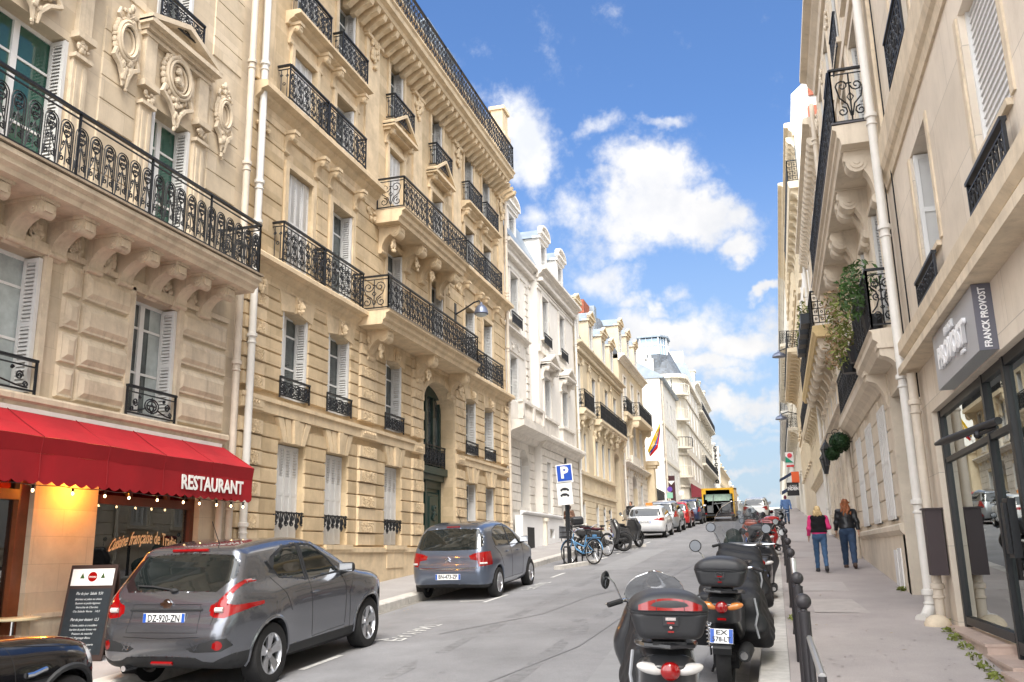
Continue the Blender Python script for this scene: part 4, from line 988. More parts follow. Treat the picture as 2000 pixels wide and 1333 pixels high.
railing((XL-.24, u0+.05), (XL-.24, u1-.05), 2.5, .62, 'lyre', parent=dd_, unit=.3, r=.011)
# roof line
b = MB(TL); cornice(b, U0, 30.4, 15.95, 16.28, .35, d0=-.75); b.build('cornice', m_trim2, R2)
b = MB(TL); b.ext([(-.45, 16.28), (-.40, 16.40), (-.55, 16.42), (-2.6, 18.0), (-8, 18.6), (-8, 16.28)], U0, 30.3, 0); b.build('roof', m_zinc, R2)
xa, xb, zc = onY(964, 218, 30.6)[0], onY(986, 218, 30.6)[0], onY(976, 216, 30.6)[2]; b = MB(TL); b.box(30.25, 30.95, xa-XL, xb-XL, 13.7, zc-.15); b.box(30.2, 31.0, xa-XL-.08, xb-XL+.08, zc-.15, zc); b.box(30.2, 31.0, xb-XL-.001, xb-XL+.1, zc-1.3, zc-1.1); b.box(30.25, 30.95, -1.5, xa-XL, 13.7, 16.3); b.build('chimney', m_trim2, R2)
for u in (21.6, 24.0, 26.4, 28.4):
    b = MB(TL); b.box(u-.45, u+.45, -2.6, -1.2, 16.3, 18.0); b.box(u-.5, u+.5, -2.7, -1.05, 18.0, 18.12); q = b.build('dormer', m_zinc, R2)
b = MB()
for u in (22.6, 26.0):
    railing((XL-1.0, u), (XL-1.0, u+1.5), 17.0, .9, 'grid', unit=.3, r=.012, mb=b)
build_each(b, 'roof_trellis', m_zinc, R2, .4, recalc=False)
downpipe(TL, 14.05, .17, -.9, 13.4, .07, m_pipew, R2, joints=(.6, 1.35, 4.0, 6.2, 7.0, 9.5, 11.5))
b = MB(TL); b.tube([(14.05, .17, 1.1), (14.2, .17, 1.3), (14.22, .12, 1.45), (14.12, .05, 1.5)], .05, 8); b.build('pipe_elbow', m_pipew, R2, smooth=True)
downpipe(TL, 30.93, .14, .1, 13.4, .06, m_pipe, R2)
# wall lamp over the street
LMP = thing('street_lamp', 'grey bell shaped street lamp on a bracket fixed to the honey stone building', 'street lamp', (XL, 25.5, 7.3), world=True)
m_lamp = mat('grey blue lamp metal', (.14, .16, .22), .35, metal=.5)
b = MB(TL); b.box(25.42, 25.58, 0, .05, 7.0, 7.65); b.tube([(25.5, .05, 7.30), (25.5, .3, 7.42), (25.5, .65, 7.62), (25.5, .82, 7.66), (25.5, .88, 7.56)], .025, 8); b.build('bracket', m_iron, LMP)
b = MB(TL); b.lathe((25.5, .88, 7.22), [(.21, 0), (.225, .02), (.21, .1), (.17, .2), (.10, .28), (.05, .31), (.04, .38)], 2, 20); b.build('lamp_shade', m_lamp, LMP, smooth=True)
b = MB(TL); b.ell((25.5, .88, 7.22), (.18, .18, .08), 16, 8); b.build('diffuser', mat('frosted lamp glass', (.5, .55, .56), .25), LMP, smooth=True)
# ------------------------------------------------------------------ left side, further houses
def mansard(T, u0, u1, z0, z1, m, parent, back=8, d0=0., slope=.9):
    b = MB(T); b.ext([(d0, z0), (d0-slope, z1), (d0-slope-.8, z1+.35), (d0-back, z1+.6), (d0-back, z0)], u0, u1, 0); return b.build('roof', m, parent)
def dormer(T, side, X, u, z0, z1, w, parent, m, arc=False, d=0., roof=m_zinc, depth=1.6):
    b = MB(T); t = .2; h = z1-z0
    b.box(u-w/2-t, u-w/2, d-.3, d, z0, z1); b.box(u+w/2, u+w/2+t, d-.3, d, z0, z1); b.box(u-w/2, u+w/2, d-.3, d, z1-.14, z1); b.box(u-w/2, u+w/2, d-.3, d, z0, z0+.12)
    b.box(u-w/2-t, u-w/2-t+.06, d-depth, d-.3, z0, z1); b.box(u+w/2+t-.06, u+w/2+t, d-depth, d-.3, z0, z1)
    b.box(u-w/2-t-.06, u+w/2+t+.06, d-.3, d+.08, z1, z1+.1)
    pediment(b, u-w/2-t-.12, u+w/2+t+.12, z1+.24, .42 if not arc else .34, .20, d0=d-.02, arc=arc)
    o = b.build('dormer', m, parent)
    b = MB(T); b.ext([(u-w/2-t-.12, z1+.2), (u, z1+.66), (u+w/2+t+.12, z1+.2)], 0, 1, 1); bb = MB(T)
    bb.add([(u-w/2-t-.09, d-.01, z1-.01), (u, d-.01, z1+.60), (u+w/2+t+.09, d-.01, z1-.01), (u-w/2-t-.09, d-depth-.6, z1-.01), (u, d-depth-.6, z1+.60), (u+w/2+t+.09, d-depth-.6, z1-.01)], [(0, 1, 4, 3), (1, 2, 5, 4), (0, 2, 1), (3, 4, 5)])
    bb.build('dormer_roof', roof, o)
    window(side, X, u-w/2, z0+.12, w, h-.26, 'open', parent, dd=d)
    return o
def surround(b, o, t=.06, w=.13, sill=True, key=False):
    b.box(o[0]-w, o[0], 0, t, o[2], o[3]+w); b.box(o[1], o[1]+w, 0, t, o[2], o[3]+w); b.box(o[0], o[1], 0, t, o[3], o[3]+w)
    if sill: b.box(o[0]-w-.05, o[1]+w+.05, 0, t+.07, o[2]-.12, o[2]-.01)
    if key: b.box((o[0]+o[1])/2-.1, (o[0]+o[1])/2+.1, t, t+.07, o[3]-.02, o[3]+.24)
def arch_fill(b, u0, u1, zs, zt, D):                     # turns a square headed opening into a round one
    c, r, h = (u0+u1)/2, (u1-u0)/2, zt-zs; n = 8
    for s_ in (-1, 1):
        p = [(c+s_*r*cos(t), zs+h*sin(t)) for t in np.linspace(0, pi/2, n)]
        v = [(c+s_*r, .001, zt), *[(a, .001, z) for a, z in p], *[(a, -D, z) for a, z in p]]
        b.add(v, [tuple(range(n+1))]+[(i, i+1, n+i+1, n+i) for i in range(1, n)])
# --- white house
R3 = thing('apartment_building', 'white stone town house with arched pediment dormers, balustraded balcony and a dentil cornice', 'building', (-8.9, 36, gz(36)), world=True)
TW = lambda u, d, z: (-8.9+d, u, z); TWr = lambda u, d, z: (-9.2+d, u, z)
Xw = -8.9
a3 = [(32.1, 33.3, 8.85, 10.75)]; a2 = [(31.95, 33.15, 5.7, 7.45)]; a1 = [(33.0, 34.4, 1.75, 3.95, .7)]
wall('wall', TWr, 31.02, 35.2, -1, 11.5, a3+a2+a1, m_white, R3, depth=.36)
c3 = [(35.95, 37.05, 8.9, 10.75), (39.15, 40.25, 8.9, 10.75)]; c2 = [(36.0, 37.15, 5.45, 7.25), (39.3, 40.45, 5.45, 7.25)]; c1 = [(36.0, 36.95, 1.65, 3.7)]; gate = [(38.5, 40.3, -.2, 2.75, .5)]
base = [(36.0, 36.75, .62, .98, .3)]
wall('wall', TW, 35.2, 42.3, -1, 11.5, c3+c2+c1+gate+base, m_white, R3, depth=.36)
b = MB(TWr); courses(b, 31.25, 35.15, 1.6, 4.2, .33, a1, 0, .05, .022); arch_fill(b, 33.0, 34.4, 3.4, 3.95, .7)
for z in np.arange(5.75, 10.8, .31): b.block(34.3, 34.75, 0, .05, z, z+.27, .02)
surround(b, a3[0]); b.box(31.2, 34.0, 0, .05, 7.55, 8.1); cornice(b, 31.02, 34.3, 8.1, 8.35, .28); carve(b, 32.5, .05, 7.8, .8, .12, 20, .05, 3)
b.ext([(0, 4.2), (.2, 4.25), (.3, 4.4), (.75, 4.55), (.75, 4.75), (0, 4.78)], 31.1, 35.2, 0)
b.box(31.02, 35.2, 0, .06, 10.85, 11.0); cornice(b, 31.02, 35.3, 11.3, 11.75, .42)
for i in range(26): b.box(31.1+i*.16, 31.1+i*.16+.08, 0, .24, 11.2, 11.34)
b.build('stone_trim', m_whitetrim, R3)
def balustrade(T, u0, u1, d, z0, h, m, parent, step=.16, solid=False):
    b = MB(T); b.box(u0, u1, d-.1, d+.1, z0+h-.1, z0+h); b.box(u0, u1, d-.09, d+.09, z0, z0+.1)
    for u in (u0+.14, u1-.14, (u0+u1)/2): b.box(u-.1, u+.1, d-.088, d+.11, z0+.1, z0+h-.1)
    n = int((u1-u0)/step)
    for i in range(n):
        u = u0+(i+.5)*(u1-u0)/n; b.lathe((u, d, z0+.1), [(.035, 0), (.055, .15*h), (.05, .3*h), (.02, .5*h), (.035, h-.2)], 2, 6)
    return b.build('balustrade', m, parent)
balustrade(TWr, 31.1, 34.4, .62, 4.78, .72, m_whitetrim, R3)
b = MB(TW)
courses(b, 35.2, 42.25, 1.6, 4.2, .33, c1+gate, 0, .05, .022)
for o in c3: surround(b, o)
for o in c2:
    surround(b, o, .05); pediment(b, o[0]-.38, o[1]+.38, 7.78, .5, .42)
    for u in (o[0]-.22, o[1]+.22): corbel(b, u, .16, 7.66, .6, .34)
b.box(35.2, 42.3, 0, .10, 8.18, 8.45); b.box(35.2, 42.3, .0, .06, 10.9, 11.02); b.box(35.2, 42.3, 0, .08, 11.05, 11.12)
cornice(b, 35.2, 42.4, 4.2, 4.7, .42); cornice(b, 35.15, 42.45, 11.35, 11.85, .46)
for i in range(44): b.box(35.25+i*.16, 35.25+i*.16+.08, 0, .26, 11.22, 11.37)
for a, e in ((35.4, 37.7), (38.7, 41.0)): b.box(a, e, 0, .16, 4.72, 5.38); b.box(a-.08, e+.08, 0, .24, 5.38, 5.48)
b.lathe((35.55, .02, 7.6), [(.09, -.0), (.10, .0)], 1, 10)
b.build('stone_trim', m_whitetrim, R3)
m_wpaint = mat('white painted base', (.80, .80, .80), .6, var=.04, vs=2, streak=.15, dcol=(.5, .5, .5))
b = MB(TW)
for a, e, z0, z1 in ((31.9, 35.2, -.5, 1.4), (35.2, 36.0, -.5, 1.4), (36.0, 36.75, .98, 1.4), (36.0, 36.75, -.5, .62), (36.75, 38.5, -.5, 1.4), (40.3, 42.2, -.5, 1.4)): b.box(a, e, 0 if a > 34 else -.2, .10, z0, z1)
cornice(b, 31.9, 38.5, 1.38, 1.55, .2); b.build('painted_base', m_wpaint, R3)
b = MB(TW); b.box(32.5, 33.5, .09, .105, .1, .98); b.box(37.9, 38.02, .09, .105, .5, .9); build_each(b, 'cellar_vent', mat('dark opening', (.02, .02, .022), .8), R3)
b = MB(TW); b.box(34.9, 35.1, .1, .22, .0, 1.35); b.box(34.85, 35.15, .08, .28, 1.25, 1.38); b.build('utility_post', m_far, R3)
b = MB(TW); b.box(38.5, 40.3, -.42, -.38, -.1, 2.75)
for k in range(7): b.box(38.5+k*.26, 38.52+k*.26, -.38, -.36, 0, 2.75)
b.build('gate', m_iron, R3)
for o in a3+a2: window(1, -9.2, o[0], o[2], o[1]-o[0], o[3]-o[2], 'open', R3)
window(1, -9.5, 33.0, 1.75, 1.4, 2.2, 'open', R3)
for o in c3+c2+c1: window(1, Xw, o[0], o[2], o[1]-o[0], o[3]-o[2], 'open' if o in c2 else 'closed' if o in c1 else 'open', R3)
for u0, u1, X in ((32.0, 33.4, -9.2), (35.85, 37.15, Xw), (39.05, 40.35, Xw)): railing((X+.14, u0), (X+.14, u1), 8.62, .48, 'grid', parent=R3, unit=.3, r=.012)
mansard(TW, 31.1, 42.3, 11.86, 13.9, m_zinc, R3, slope=1.0)
for u, d in ((32.6, -.3), (36.55, 0), (39.75, 0)): dormer(TW, 1, Xw, u, 11.86, 13.35, .95, R3, m_white, arc=True, d=d)
downpipe(TW, 42.2, .14, .6, 11.3, .06, m_pipew, R3)
# --- pale yellow house
R4 = thing('apartment_building', 'pale yellow stone house with four triangular dormers and iron balconies over carved consoles', 'building', (-8.9, 49, gz(49)), world=True)
m2 = [(42.9, 43.6, 6.95, 9.2), (46.4, 47.5, 6.95, 9.1), (50.2, 51.3, 6.95, 9.1), (53.0, 54.1, 6.95, 9.1)]
mz = [(42.6, 43.3, 3.9, 5.8), (43.7, 44.4, 3.9, 5.8), (46.7, 47.6, 3.9, 5.8), (48.55, 49.45, 3.9, 5.8), (50.45, 51.3, 3.9, 5.8)]
ar = [(52.8, 54.7, .5, 5.75, .8)]; gg = [(42.95, 43.75, 1.3, 2.45), (46.4, 47.2, .9, 2.45), (48.4, 49.2, .9, 2.42), (50.3, 51.05, .9, 2.42)]
wall('wall', TW, 42.35, 55.9, -.5, 10.2, m2+mz+ar+gg, m_stone4, R4, depth=.4)
b = MB(TW)
courses(b, 42.4, 52.6, .7, 2.8, .32, gg, 0, .035, .02)
for o in gg+ar: arch_fill(b, o[0], o[1], o[3]-.3, o[3], .3)
for o in m2+mz: surround(b, o, .06, .1)
for u in (42.45, 43.5, 44.6, 46.5, 47.8, 49.65, 51.55): b.box(u-.08, u+.08, 0, .09, 3.9, 6.0); carve(b, u, .08, 6.1, .12, .1, 10, .05, int(u*3))
for u in (42.6, 43.9, 45.6, 48.6, 52.0): b.box(u-.13, u+.13, 0, .1, 7.0, 9.2); carve(b, u, .09, 9.35, .2, .16, 16, .06, int(u*5))
b.box(42.35, 52.7, 0, .12, 2.82, 2.97); b.box(42.35, 52.6, 0, .14, 3.72, 3.84); b.box(42.35, 55.9, 0, .07, 9.62, 9.75); cornice(b, 42.3, 55.95, 9.9, 10.25, .42)
for i in range(58): b.box(42.4+i*.232, 42.4+i*.232+.12, 0, .26, 9.78, 9.93)
for u in (43.2, 44.0, 46.9, 48.7, 50.5): b.box(u-.3, u+.3, 0, .02, 3.1, 3.6)
b.build('stone_trim', m_stone4, R4)
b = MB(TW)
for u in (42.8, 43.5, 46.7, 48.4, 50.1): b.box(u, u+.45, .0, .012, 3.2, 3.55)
build_each(b, 'stone_panel', mat('painted recess shade', (.40, .33, .23), .9, var=.1), R4)  # shade of a recess painted as a darker stone colour on flat panels
for u0, u1 in ((42.6, 45.0), (46.8, 52.7), (52.8, 55.4)):
    b = MB(TW); b.ext([(0, 6.6), (.34, 6.6), (.38, 6.7), (.46, 6.76), (.46, 6.88), (0, 6.9)], u0-.05, u1+.05, 0); o = b.build('balcony', m_stone4, R4)
    railing((-8.5, u0), (-8.5, u1), 6.9, .92, 'bars', parent=o, unit=.3, r=.016); railing((-8.88, u0), (-8.5, u0), 6.9, .92, 'bigscroll', parent=o, unit=.4, r=.016)
    n = 2 if u1-u0 < 4 else 4
    for i in range(n):
        b = MB(TW); u = u0+.3+(u1-u0-.6)*i/(n-1); corbel(b, u, .34, 6.58, .75, .38); carve(b, u, .2, 6.2, .22, .2, 12, .07, int(u)); b.build('corbel', m_stone4, o)
for o in m2+mz+gg: window(1, Xw, o[0], o[2], o[1]-o[0], o[3]-o[2], 'open' if o in m2 else 'curtain', R4)
mansard(TW, 42.4, 55.8, 10.26, 12.7, m_slate, R4, slope=1.0)
for u in (43.2, 46.9, 50.7, 53.4): dormer(TW, 1, Xw, u, 10.26, 12.2, .9, R4, m_stone4, d=0)
m_brick = mat('red brick chimney', (.32, .10, .06), .85, var=.3, vs=6, joints=(.09, .24, .008, -.5, .3))
b = MB(TW); b.box(51.4, 53.2, -3.2, -1.2, 11, 14.9); b.build('chimney', m_brick, R4)
b = MB(TW); b.box(53.2, 53.9, -3.3, -.9, 11, 14.95); b.box(44.4, 45.1, -2.8, -1.8, 12.5, 13.9); b.build('party_wall', m_zinc, R4)
downpipe(TW, 55.85, .14, 1.3, 9.9, .06, m_pipew, R4)
# --- narrow house
R5 = thing('apartment_building', 'narrow cream stone house with three dormers and a planted round balcony beside the flag', 'building', (-8.9, 61, gz(61)), world=True)
w5 = [(57.5+i*3.1, 58.5+i*3.1, z0, z1) for i in range(3) for z0, z1 in ((9.2, 11.2), (5.9, 8.3))]; g5 = [(56.6, 57.7, 1.5, 4.55, .5), (63.0, 64.1, 1.9, 4.55, .5), (59.4, 61.6, 1.6, 5.0, .7)]
wall('wall', TW, 55.95, 66.6, 0, 12.1, w5+g5, m_stone4, R5, depth=.4)
b = MB(TW); arch_fill(b, 59.4, 61.6, 4.2, 5.0, .7)
for o in w5: surround(b, o, .07)
courses(b, 56, 66.5, 1.6, 5.1, .38, g5, 0, .04, .02); cornice(b, 55.9, 66.7, 5.3, 5.6, .35); cornice(b, 55.85, 66.75, 11.95, 12.4, .45); b.box(56, 66.6, 0, .1, 8.9, 9.05); b.box(59.0, 62.2, .0, .2, 5.62, 6.2)
for i in range(20): carve(b, 56.4+i*.52, .03, 4.95+(i % 2)*.2, .2, .1, 3, .07, i)
b.build('stone_trim', m_whitetrim, R5)
for u0, u1, d in ((56.6, 58.9, .3), (59.2, 65.4, .75)):
    b = MB(TW); b.box(u0, u1, 0, d+.05, 8.5, 8.75); o = b.build('balcony', m_stone4, R5); railing((-8.9+d, u0), (-8.9+d, u1), 8.75, .95, 'bars', parent=o, unit=.3, r=.018); railing((-8.88, u0), (-8.9+d, u0), 8.75, .95, 'bigscroll', parent=o, unit=.7, r=.018)
    for u in (u0+.3, u1-.3):
        b = MB(TW); corbel(b, u, .5, 8.5, 1.2, d*.9); b.build('corbel', m_stone4, o)
for o in w5+g5[:2]: window(1, Xw, o[0], o[2], o[1]-o[0], o[3]-o[2], 'open', R5)
mansard(TW, 56, 66.5, 12.4, 14.8, m_slate, R5, slope=1.1)
for u in (57.2, 60.4, 63.8): dormer(TW, 1, Xw, u, 12.4, 14.4, .95, R5, m_stone4)
PR = thing('gate_pier', 'stone gate pier with a projecting moulded cap below the flag', 'pier', (-8.3, 65.4, gz(65)), world=True)
b = MB(TW); b.box(66.7, 67.6, -.3, .55, .5, 6.0); b.box(66.6, 67.7, -.4, .7, 6.0, 6.2); b.box(66.5, 67.8, -.5, .85, 6.2, 6.5); b.box(66.6, 67.7, -.4, .65, 1.4, 2.6); b.build('pier', m_stone4, PR)
# flag
FL = thing('flag', 'yellow, blue and red flag with an arc of white stars flying on a slanted pole', 'flag', (-8.2, 66.9, 6.5), world=True)
b = MB(); A = onY(1266, 895, 66); B_ = onY(1292, 822, 66); A = Vector(A); B_ = Vector(B_); b.tube([A, B_], .03, 6); b.build('pole', m_pipew, FL)
cols = [mat('flag yellow', (.75, .50, .02), .7), mat('flag blue', (.03, .06, .30), .7), mat('flag red', (.62, .02, .02), .7)]
K0 = [Vector(onY(*p, 66)) for p in ((1290, 826), (1289, 852), (1284, 878), (1264, 889))]
K1 = [Vector(onY(*p, 66)) for p in ((1288, 832), (1280, 852), (1268, 868), (1265, 884))]
ps = [Vector(onY(*p, 66)) for p in ((1289, 827), (1281, 845), (1272, 862), (1265, 880))]
pe = [Vector(onY(*p, 66)) for p in ((1289.5, 840), (1288, 858), (1285, 876), (1270, 892))]
for k, (s0, s1) in enumerate(((0, .5), (.5, .72), (.72, 1))):
    b = MB(); v = []
    for i in range(4):
        for s_ in (s0, s1):
            p = ps[i].lerp(pe[i], s_); v += [(p.x, p.y-.12*sin(i*2+s_*5), p.z)]
    v2 = [(x, y+.01, z) for x, y, z in v]
    b.add(v, [(2*i, 2*i+1, 2*i+3, 2*i+2) for i in range(3)]); b.add(v2, [(2*i, 2*i+2, 2*i+3, 2*i+1) for i in range(3)]); b.build('stripe', cols[k], FL, recalc=False)
b = MB()
for i in range(5):
    p = ps[2].lerp(pe[2], .6)+Vector(((i-2)*.13, -.13, .08-.03*(i-2)**2)); b.lathe(tuple(p), [(.035, -.01), (.035, .01)], 1, 5)
build_each(b, 'star', mat('flag white', (.8, .8, .8), .7), FL, .01)
# --- white plaster gable house
R6 = thing('apartment_building', 'plain white plaster house with a blank windowless gable wall and shuttered windows', 'building', (-9, 84, gz(84)), world=True)
T6 = lambda u, d, z: (-8.85+d, u, z)
w6 = [(79.6+i*2.9, 80.6+i*2.9, z, z+1.9) for i in range(4) for z in (5.2, 8.4, 11.6)]
b = MB(T6)
for a, e, c, d in holes(78, 90.8, 2, 14.8, w6): b.add([(a, 0, c), (e, 0, c), (e, 0, d), (a, 0, d)], [(0, 1, 2, 3)])
b.add([(78, 0, 1), (78, 0, 14.8), (78, -2.2, 16.4), (78, -4.4, 17.2), (78, -9, 17.2), (78, -9, 1)], [(0, 1, 2, 3, 4, 5)]); b.box(78, 78.5, -4.0, -1.2, 15.6, 17.2)
b.build('wall', m_plaster, R6, recalc=False)
b = MB(T6); b.ext([(.3, 14.8), (.35, 14.95), (-2.2, 16.55), (-9, 17.3), (-9, 14.8)], 77.9, 91, 0); b.build('roof', m_zinc, R6)
b = MB(T6); b.box(78, 91, 0, .08, 7.6, 7.8); b.box(78, 91, 0, .08, 10.8, 11.0); b.box(78, 91, 0, .05, 4.4, 4.6)
build_each(b, 'string_course', m_far, R6)
for o in w6: window(1, -8.85, o[0], o[2], o[1]-o[0], o[3]-o[2], 'open', R6)
for u, z in ((82, 8.0), (85, 11.2), (86, 5.2), (88.5, 8.0)):
    pass
downpipe(T6, 78.3, .14, 3, 14.6, .07, m_pipe, R6)
b = MB(T6)
for k in range(4): b.box(78.2, 79.0, -3.2+k*.55, -2.9+k*.55, 17.2, 17.7)
b.box(78.1, 79.1, -3.3, -1.1, 16.6, 17.25); b.build('chimney', m_plaster, R6)
# --- round cornered house with a glazed lantern
R7 = thing('apartment_building', 'tall cream corner building with a rounded bay, slate mansard and glass lantern on top', 'building', (-8, 97, gz(92)), world=True)
def prism_(b, pts, z0, z1): b.ext(pts, z0, z1, 2)
body = [(-8.0, 93.2), (-8.15, 92.2), (-8.6, 91.5), (-9.3, 91.1), (-15, 91.1), (-15, 110), (-8.0, 110)]
def off(pts, o): c = (-12, 101); return [(x+(o if x > c[0] else -o), y+(o if y > c[1] else -o)) for x, y in pts]
b = MB(); prism_(b, body, 0, 17.4); b.build('wall', m_far, R7)
b = MB()
for z in (6.2, 9.4, 12.6, 15.2): prism_(b, off(body, .12), z, z+.2)
prism_(b, off(body, .35), 17.2, 17.6); b.build('string_course', m_far, R7)
b = MB()
def frust(b, p0, z0, p1, z1):
    n = len(p0); b.add([(x, y, z0) for x, y in p0]+[(x, y, z1) for x, y in p1], [tuple(range(n)), tuple(range(2*n-1, n-1, -1))]+[(i, (i+1) % n, n+(i+1) % n, n+i) for i in range(n)])
frust(b, off(body, -.1), 17.6, off(body, -1.5), 20.6); b.build('roof', m_slate, R7)
for z in (7.3, 10.2, 13.0, 15.6):
    h = 1.9 if z < 15 else 1.5
    for (x, y, a) in ((-8.9, 91.35, -.55), (-8.0, 95.5, pi/2-.0), (-8.0, 98.5, pi/2), (-8.0, 102, pi/2), (-8.0, 106, pi/2)):
        pr = window_proto(1, 1.1, h, 'plain', R7); pr.location = (x+8, y-97, z-gz(92)) if False else (x-R7.location.x, y-.55*(1 if a > 0 else .3)-R7.location.y, z-R7.location.z)
        if a < 0: pr.rotation_euler = (0, 0, -.9); pr.location = (-9.25+.0-R7.location.x, 91.12-.03-R7.location.y, z-R7.location.z)
        for c_ in [pr]: c_.location[0] += .26 if a > 0 else .13; c_.location[1] += -.22 if a < 0 else 0
    b = MB(); cx, cy = -8.7, 91.9; arc_ = [(cx+1.15*cos(t), cy+1.15*sin(t)) for t in np.linspace(-2.2, .3, 10)]
    if z > 6.5:
        b.ext(arc_+[(cx, cy)], z-.2, z, 2); o = b.build('balcony', m_far, R7)
        b = MB()
        for p in arc_: b.tube([(p[0]*.99, p[1], z), (p[0]*.99, p[1], z+.9)], .02, 4)
        b.tube([(p[0], p[1], z+.9) for p in arc_], .035, 4); b.build('railing', m_iron if z > 9 and z < 12 else m_far, o)
lt = [(-12.4, 90.9), (-12.2, 90), (-10.3, 90), (-9.6, 90.9), (-9.6, 93), (-10.3, 94), (-12.2, 94), (-12.6, 93)]
lt = [(x, y+1.6) for x, y in lt]
b = MB(); prism_(b, lt, 17.5, 19.9); b.build('lantern_base', m_slate, R7)
b = MB(); prism_(b, [(x*.998-.02, y) for x, y in off(lt, -.08)], 19.9, 21.6); q = b.build('lantern_glazing', mat('pale lantern glass', (.35, .48, .60), .1, spec=.8), R7)
b = MB()
for x, y in lt: b.box(x-.07, x+.07, y-.07, y+.07, 19.9, 21.7)
for p, q2 in zip(lt, lt[1:]+lt[:1]):
    for k in (.33, .66): x, y = p[0]+(q2[0]-p[0])*k, p[1]+(q2[1]-p[1])*k; b.box(x-.03, x+.03, y-.03, y+.03, 19.9, 21.7)
    b.tube([(p[0], p[1], 20.9), (q2[0], q2[1], 20.9)], .03, 4)
b.build('lantern_frame', m_frame, R7)
b = MB(); prism_(b, off(lt, .25), 21.7, 21.85); b.build('lantern_roof', m_zinc, R7)
b = MB(); b.box(-13, -10.9, 91.2, 92.0, 17.5, 19.4)
for k in range(4): b.lathe((-12.6+k*.45, 91.6, 19.4), [(.12, 0), (.14, .5)], 2, 8)
b.build('chimney', m_plaster, R7)
# awning shop below
AW2 = thing('awning', 'dark red cafe awning further up the street', 'awning', (-8, 95, 5), world=True)
b = MB(); y0, y1 = 92, 106; v = [(-7.95, y0, 6.6), (-6.4, y0, 5.6), (-6.4, y0, 5.2), (-7.95, y0, 5.2), (-7.95, y1, 6.6), (-6.4, y1, 5.6), (-6.4, y1, 5.2), (-7.95, y1, 5.2)]
b.add(v, [(0, 1, 5, 4), (1, 2, 6, 5), (0, 3, 2, 1), (4, 5, 6, 7)]); b.build('canopy', mat('dark red canvas', (.16, .02, .03), .8), AW2)
def far_house(name_label, side, X, u0, u1, zt, m, rows, nb, parent_cat='building', roofm=m_zinc, roofh=2.5, bal=(), trim=None, kind='plain', back=10, wh=1.9, ww=1.1):
    T = (lambda u, d, z: (X+d, u, z)) if side > 0 else (lambda u, d, z: (X-d, u, z))
    R_ = thing('apartment_building', name_label, 'building', (X, (u0+u1)/2, gz((u0+u1)/2)), world=True)
    st = (u1-u0)/nb; ops = [(u0+(i+.5)*st-ww/2, u0+(i+.5)*st+ww/2, z, z+wh) for i in range(nb) for z in rows]
    wall('wall', T, u0, u1, gz(u0)-1, zt, ops, m, R_, depth=.3, back=back)
    b = MB(T); t = trim or m
    for o in ops: surround(b, o, .06)
    cornice(b, u0-.05, u1+.05, zt-.35, zt+.05, .45)
    for z in rows[1:]: b.box(u0, u1, 0, .1, z-.5, z-.36)
    b.build('stone_trim', t, R_)
    for z in bal:
        b = MB(T); b.box(u0+.3, u1-.3, 0, .75, z-.3, z-.08)
        for i in range(nb*2): u = u0+.5+(u1-u0-1)*i/(nb*2-1); corbel(b, u, .25, z-.3, .5, .55, scroll=False)
        o = b.build('balcony', t, R_); s_ = side
        railing((X+.7*s_, u0+.3), (X+.7*s_, u1-.3), z-.08, .95, 'bars', parent=o, unit=.5, r=.02); railing((X, u0+.3), (X+.7*s_, u0+.3), z-.08, .95, 'grid', parent=o, unit=.35, r=.02)
    for o in ops: window(side, X, o[0], o[2], o[1]-o[0], o[3]-o[2], kind, R_)
    b = MB(T); b.ext([(0, zt), (-1.0, zt+roofh), (-back, zt+roofh+.5), (-back, zt)], u0, u1, 0); b.build('roof', roofm, R_)
    nd_ = max(1, nb//2)
    for i in range(nd_):
        u = u0+(u1-u0)*(i+.5)/nd_; b = MB(T); b.box(u-.6, u+.6, -1.6, -.15, zt+.1, zt+roofh*.8); b.box(u-.7, u+.7, -1.7, -.05, zt+roofh*.8, zt+roofh*.8+.15); q = b.build('dormer', t, R_)
        b = MB(T); b.box(u-.4, u+.4, -.15, -.14, zt+.3, zt+roofh*.7); b.build('pane', m_glass, q)
    for k in range(2):
        u = u0+.6+(u1-u0-1.5)*k; b = MB(T); b.box(u, u+.5, -3.5, -1.2, zt+1, zt+roofh+1.6); b.build('chimney', trim or m, R_)
    return R_
far_house('cream building with stacked balconies behind the yellow lorry', 1, -8.3, 110.2, 134, 20.0, m_far, (7.2, 10.4, 13.6, 16.8), 7, bal=(10.3, 16.7), roofh=2.6)
far_house('pale building carrying the vertical letter sign', 1, -8.3, 134.2, 150, 15.0, m_plaster, (6.5, 9.3, 12.1), 5, roofh=1.8)
far_house('long beige building with a grey metal roof past the lorry', 1, -8.3, 150.2, 178, 13.2, m_stone4, (5.5, 8.2, 10.8), 9, roofh=1.6, roofm=m_zinc)
far_house('low cream building with uneven chimneys near the top of the street', 1, -8.2, 178.2, 212, 12.0, m_far, (5.6, 8.6), 9, roofh=1.6)
far_house('farthest cream building on the left side of the street', 1, -8.0, 212.2, 300, 10.5, m_plaster, (5.6, 8), 16, roofh=1.4)
SG = thing('vertical_sign', 'tall white vertical shop sign with dark block letters', 'sign', (-7.6, 133.8, 9), world=True)
z0 = onX(1400, 947, -7.7)[2]; yS = 133.5; za = onY(1402, 945, yS)[2]; zb = onY(1390, 872, yS)[2]; xa = onY(1402, 945, yS)[0]
b = MB(); b.box(xa-.55, xa+.45, yS, yS+.3, za, zb); b.build('board', m_plaster, SG)
n = 9; hh = (zb-za)/n
for i, ch in enumerate('CTFTCBUUQ'):
    text_mesh(ch, hh*1.05, .02, 'letter', m_iron, SG, frame_mat((xa-.05, yS-.02, zb-hh*(i+.5)), (1, 0, 0), (0, 0, 1)), bold=.05)
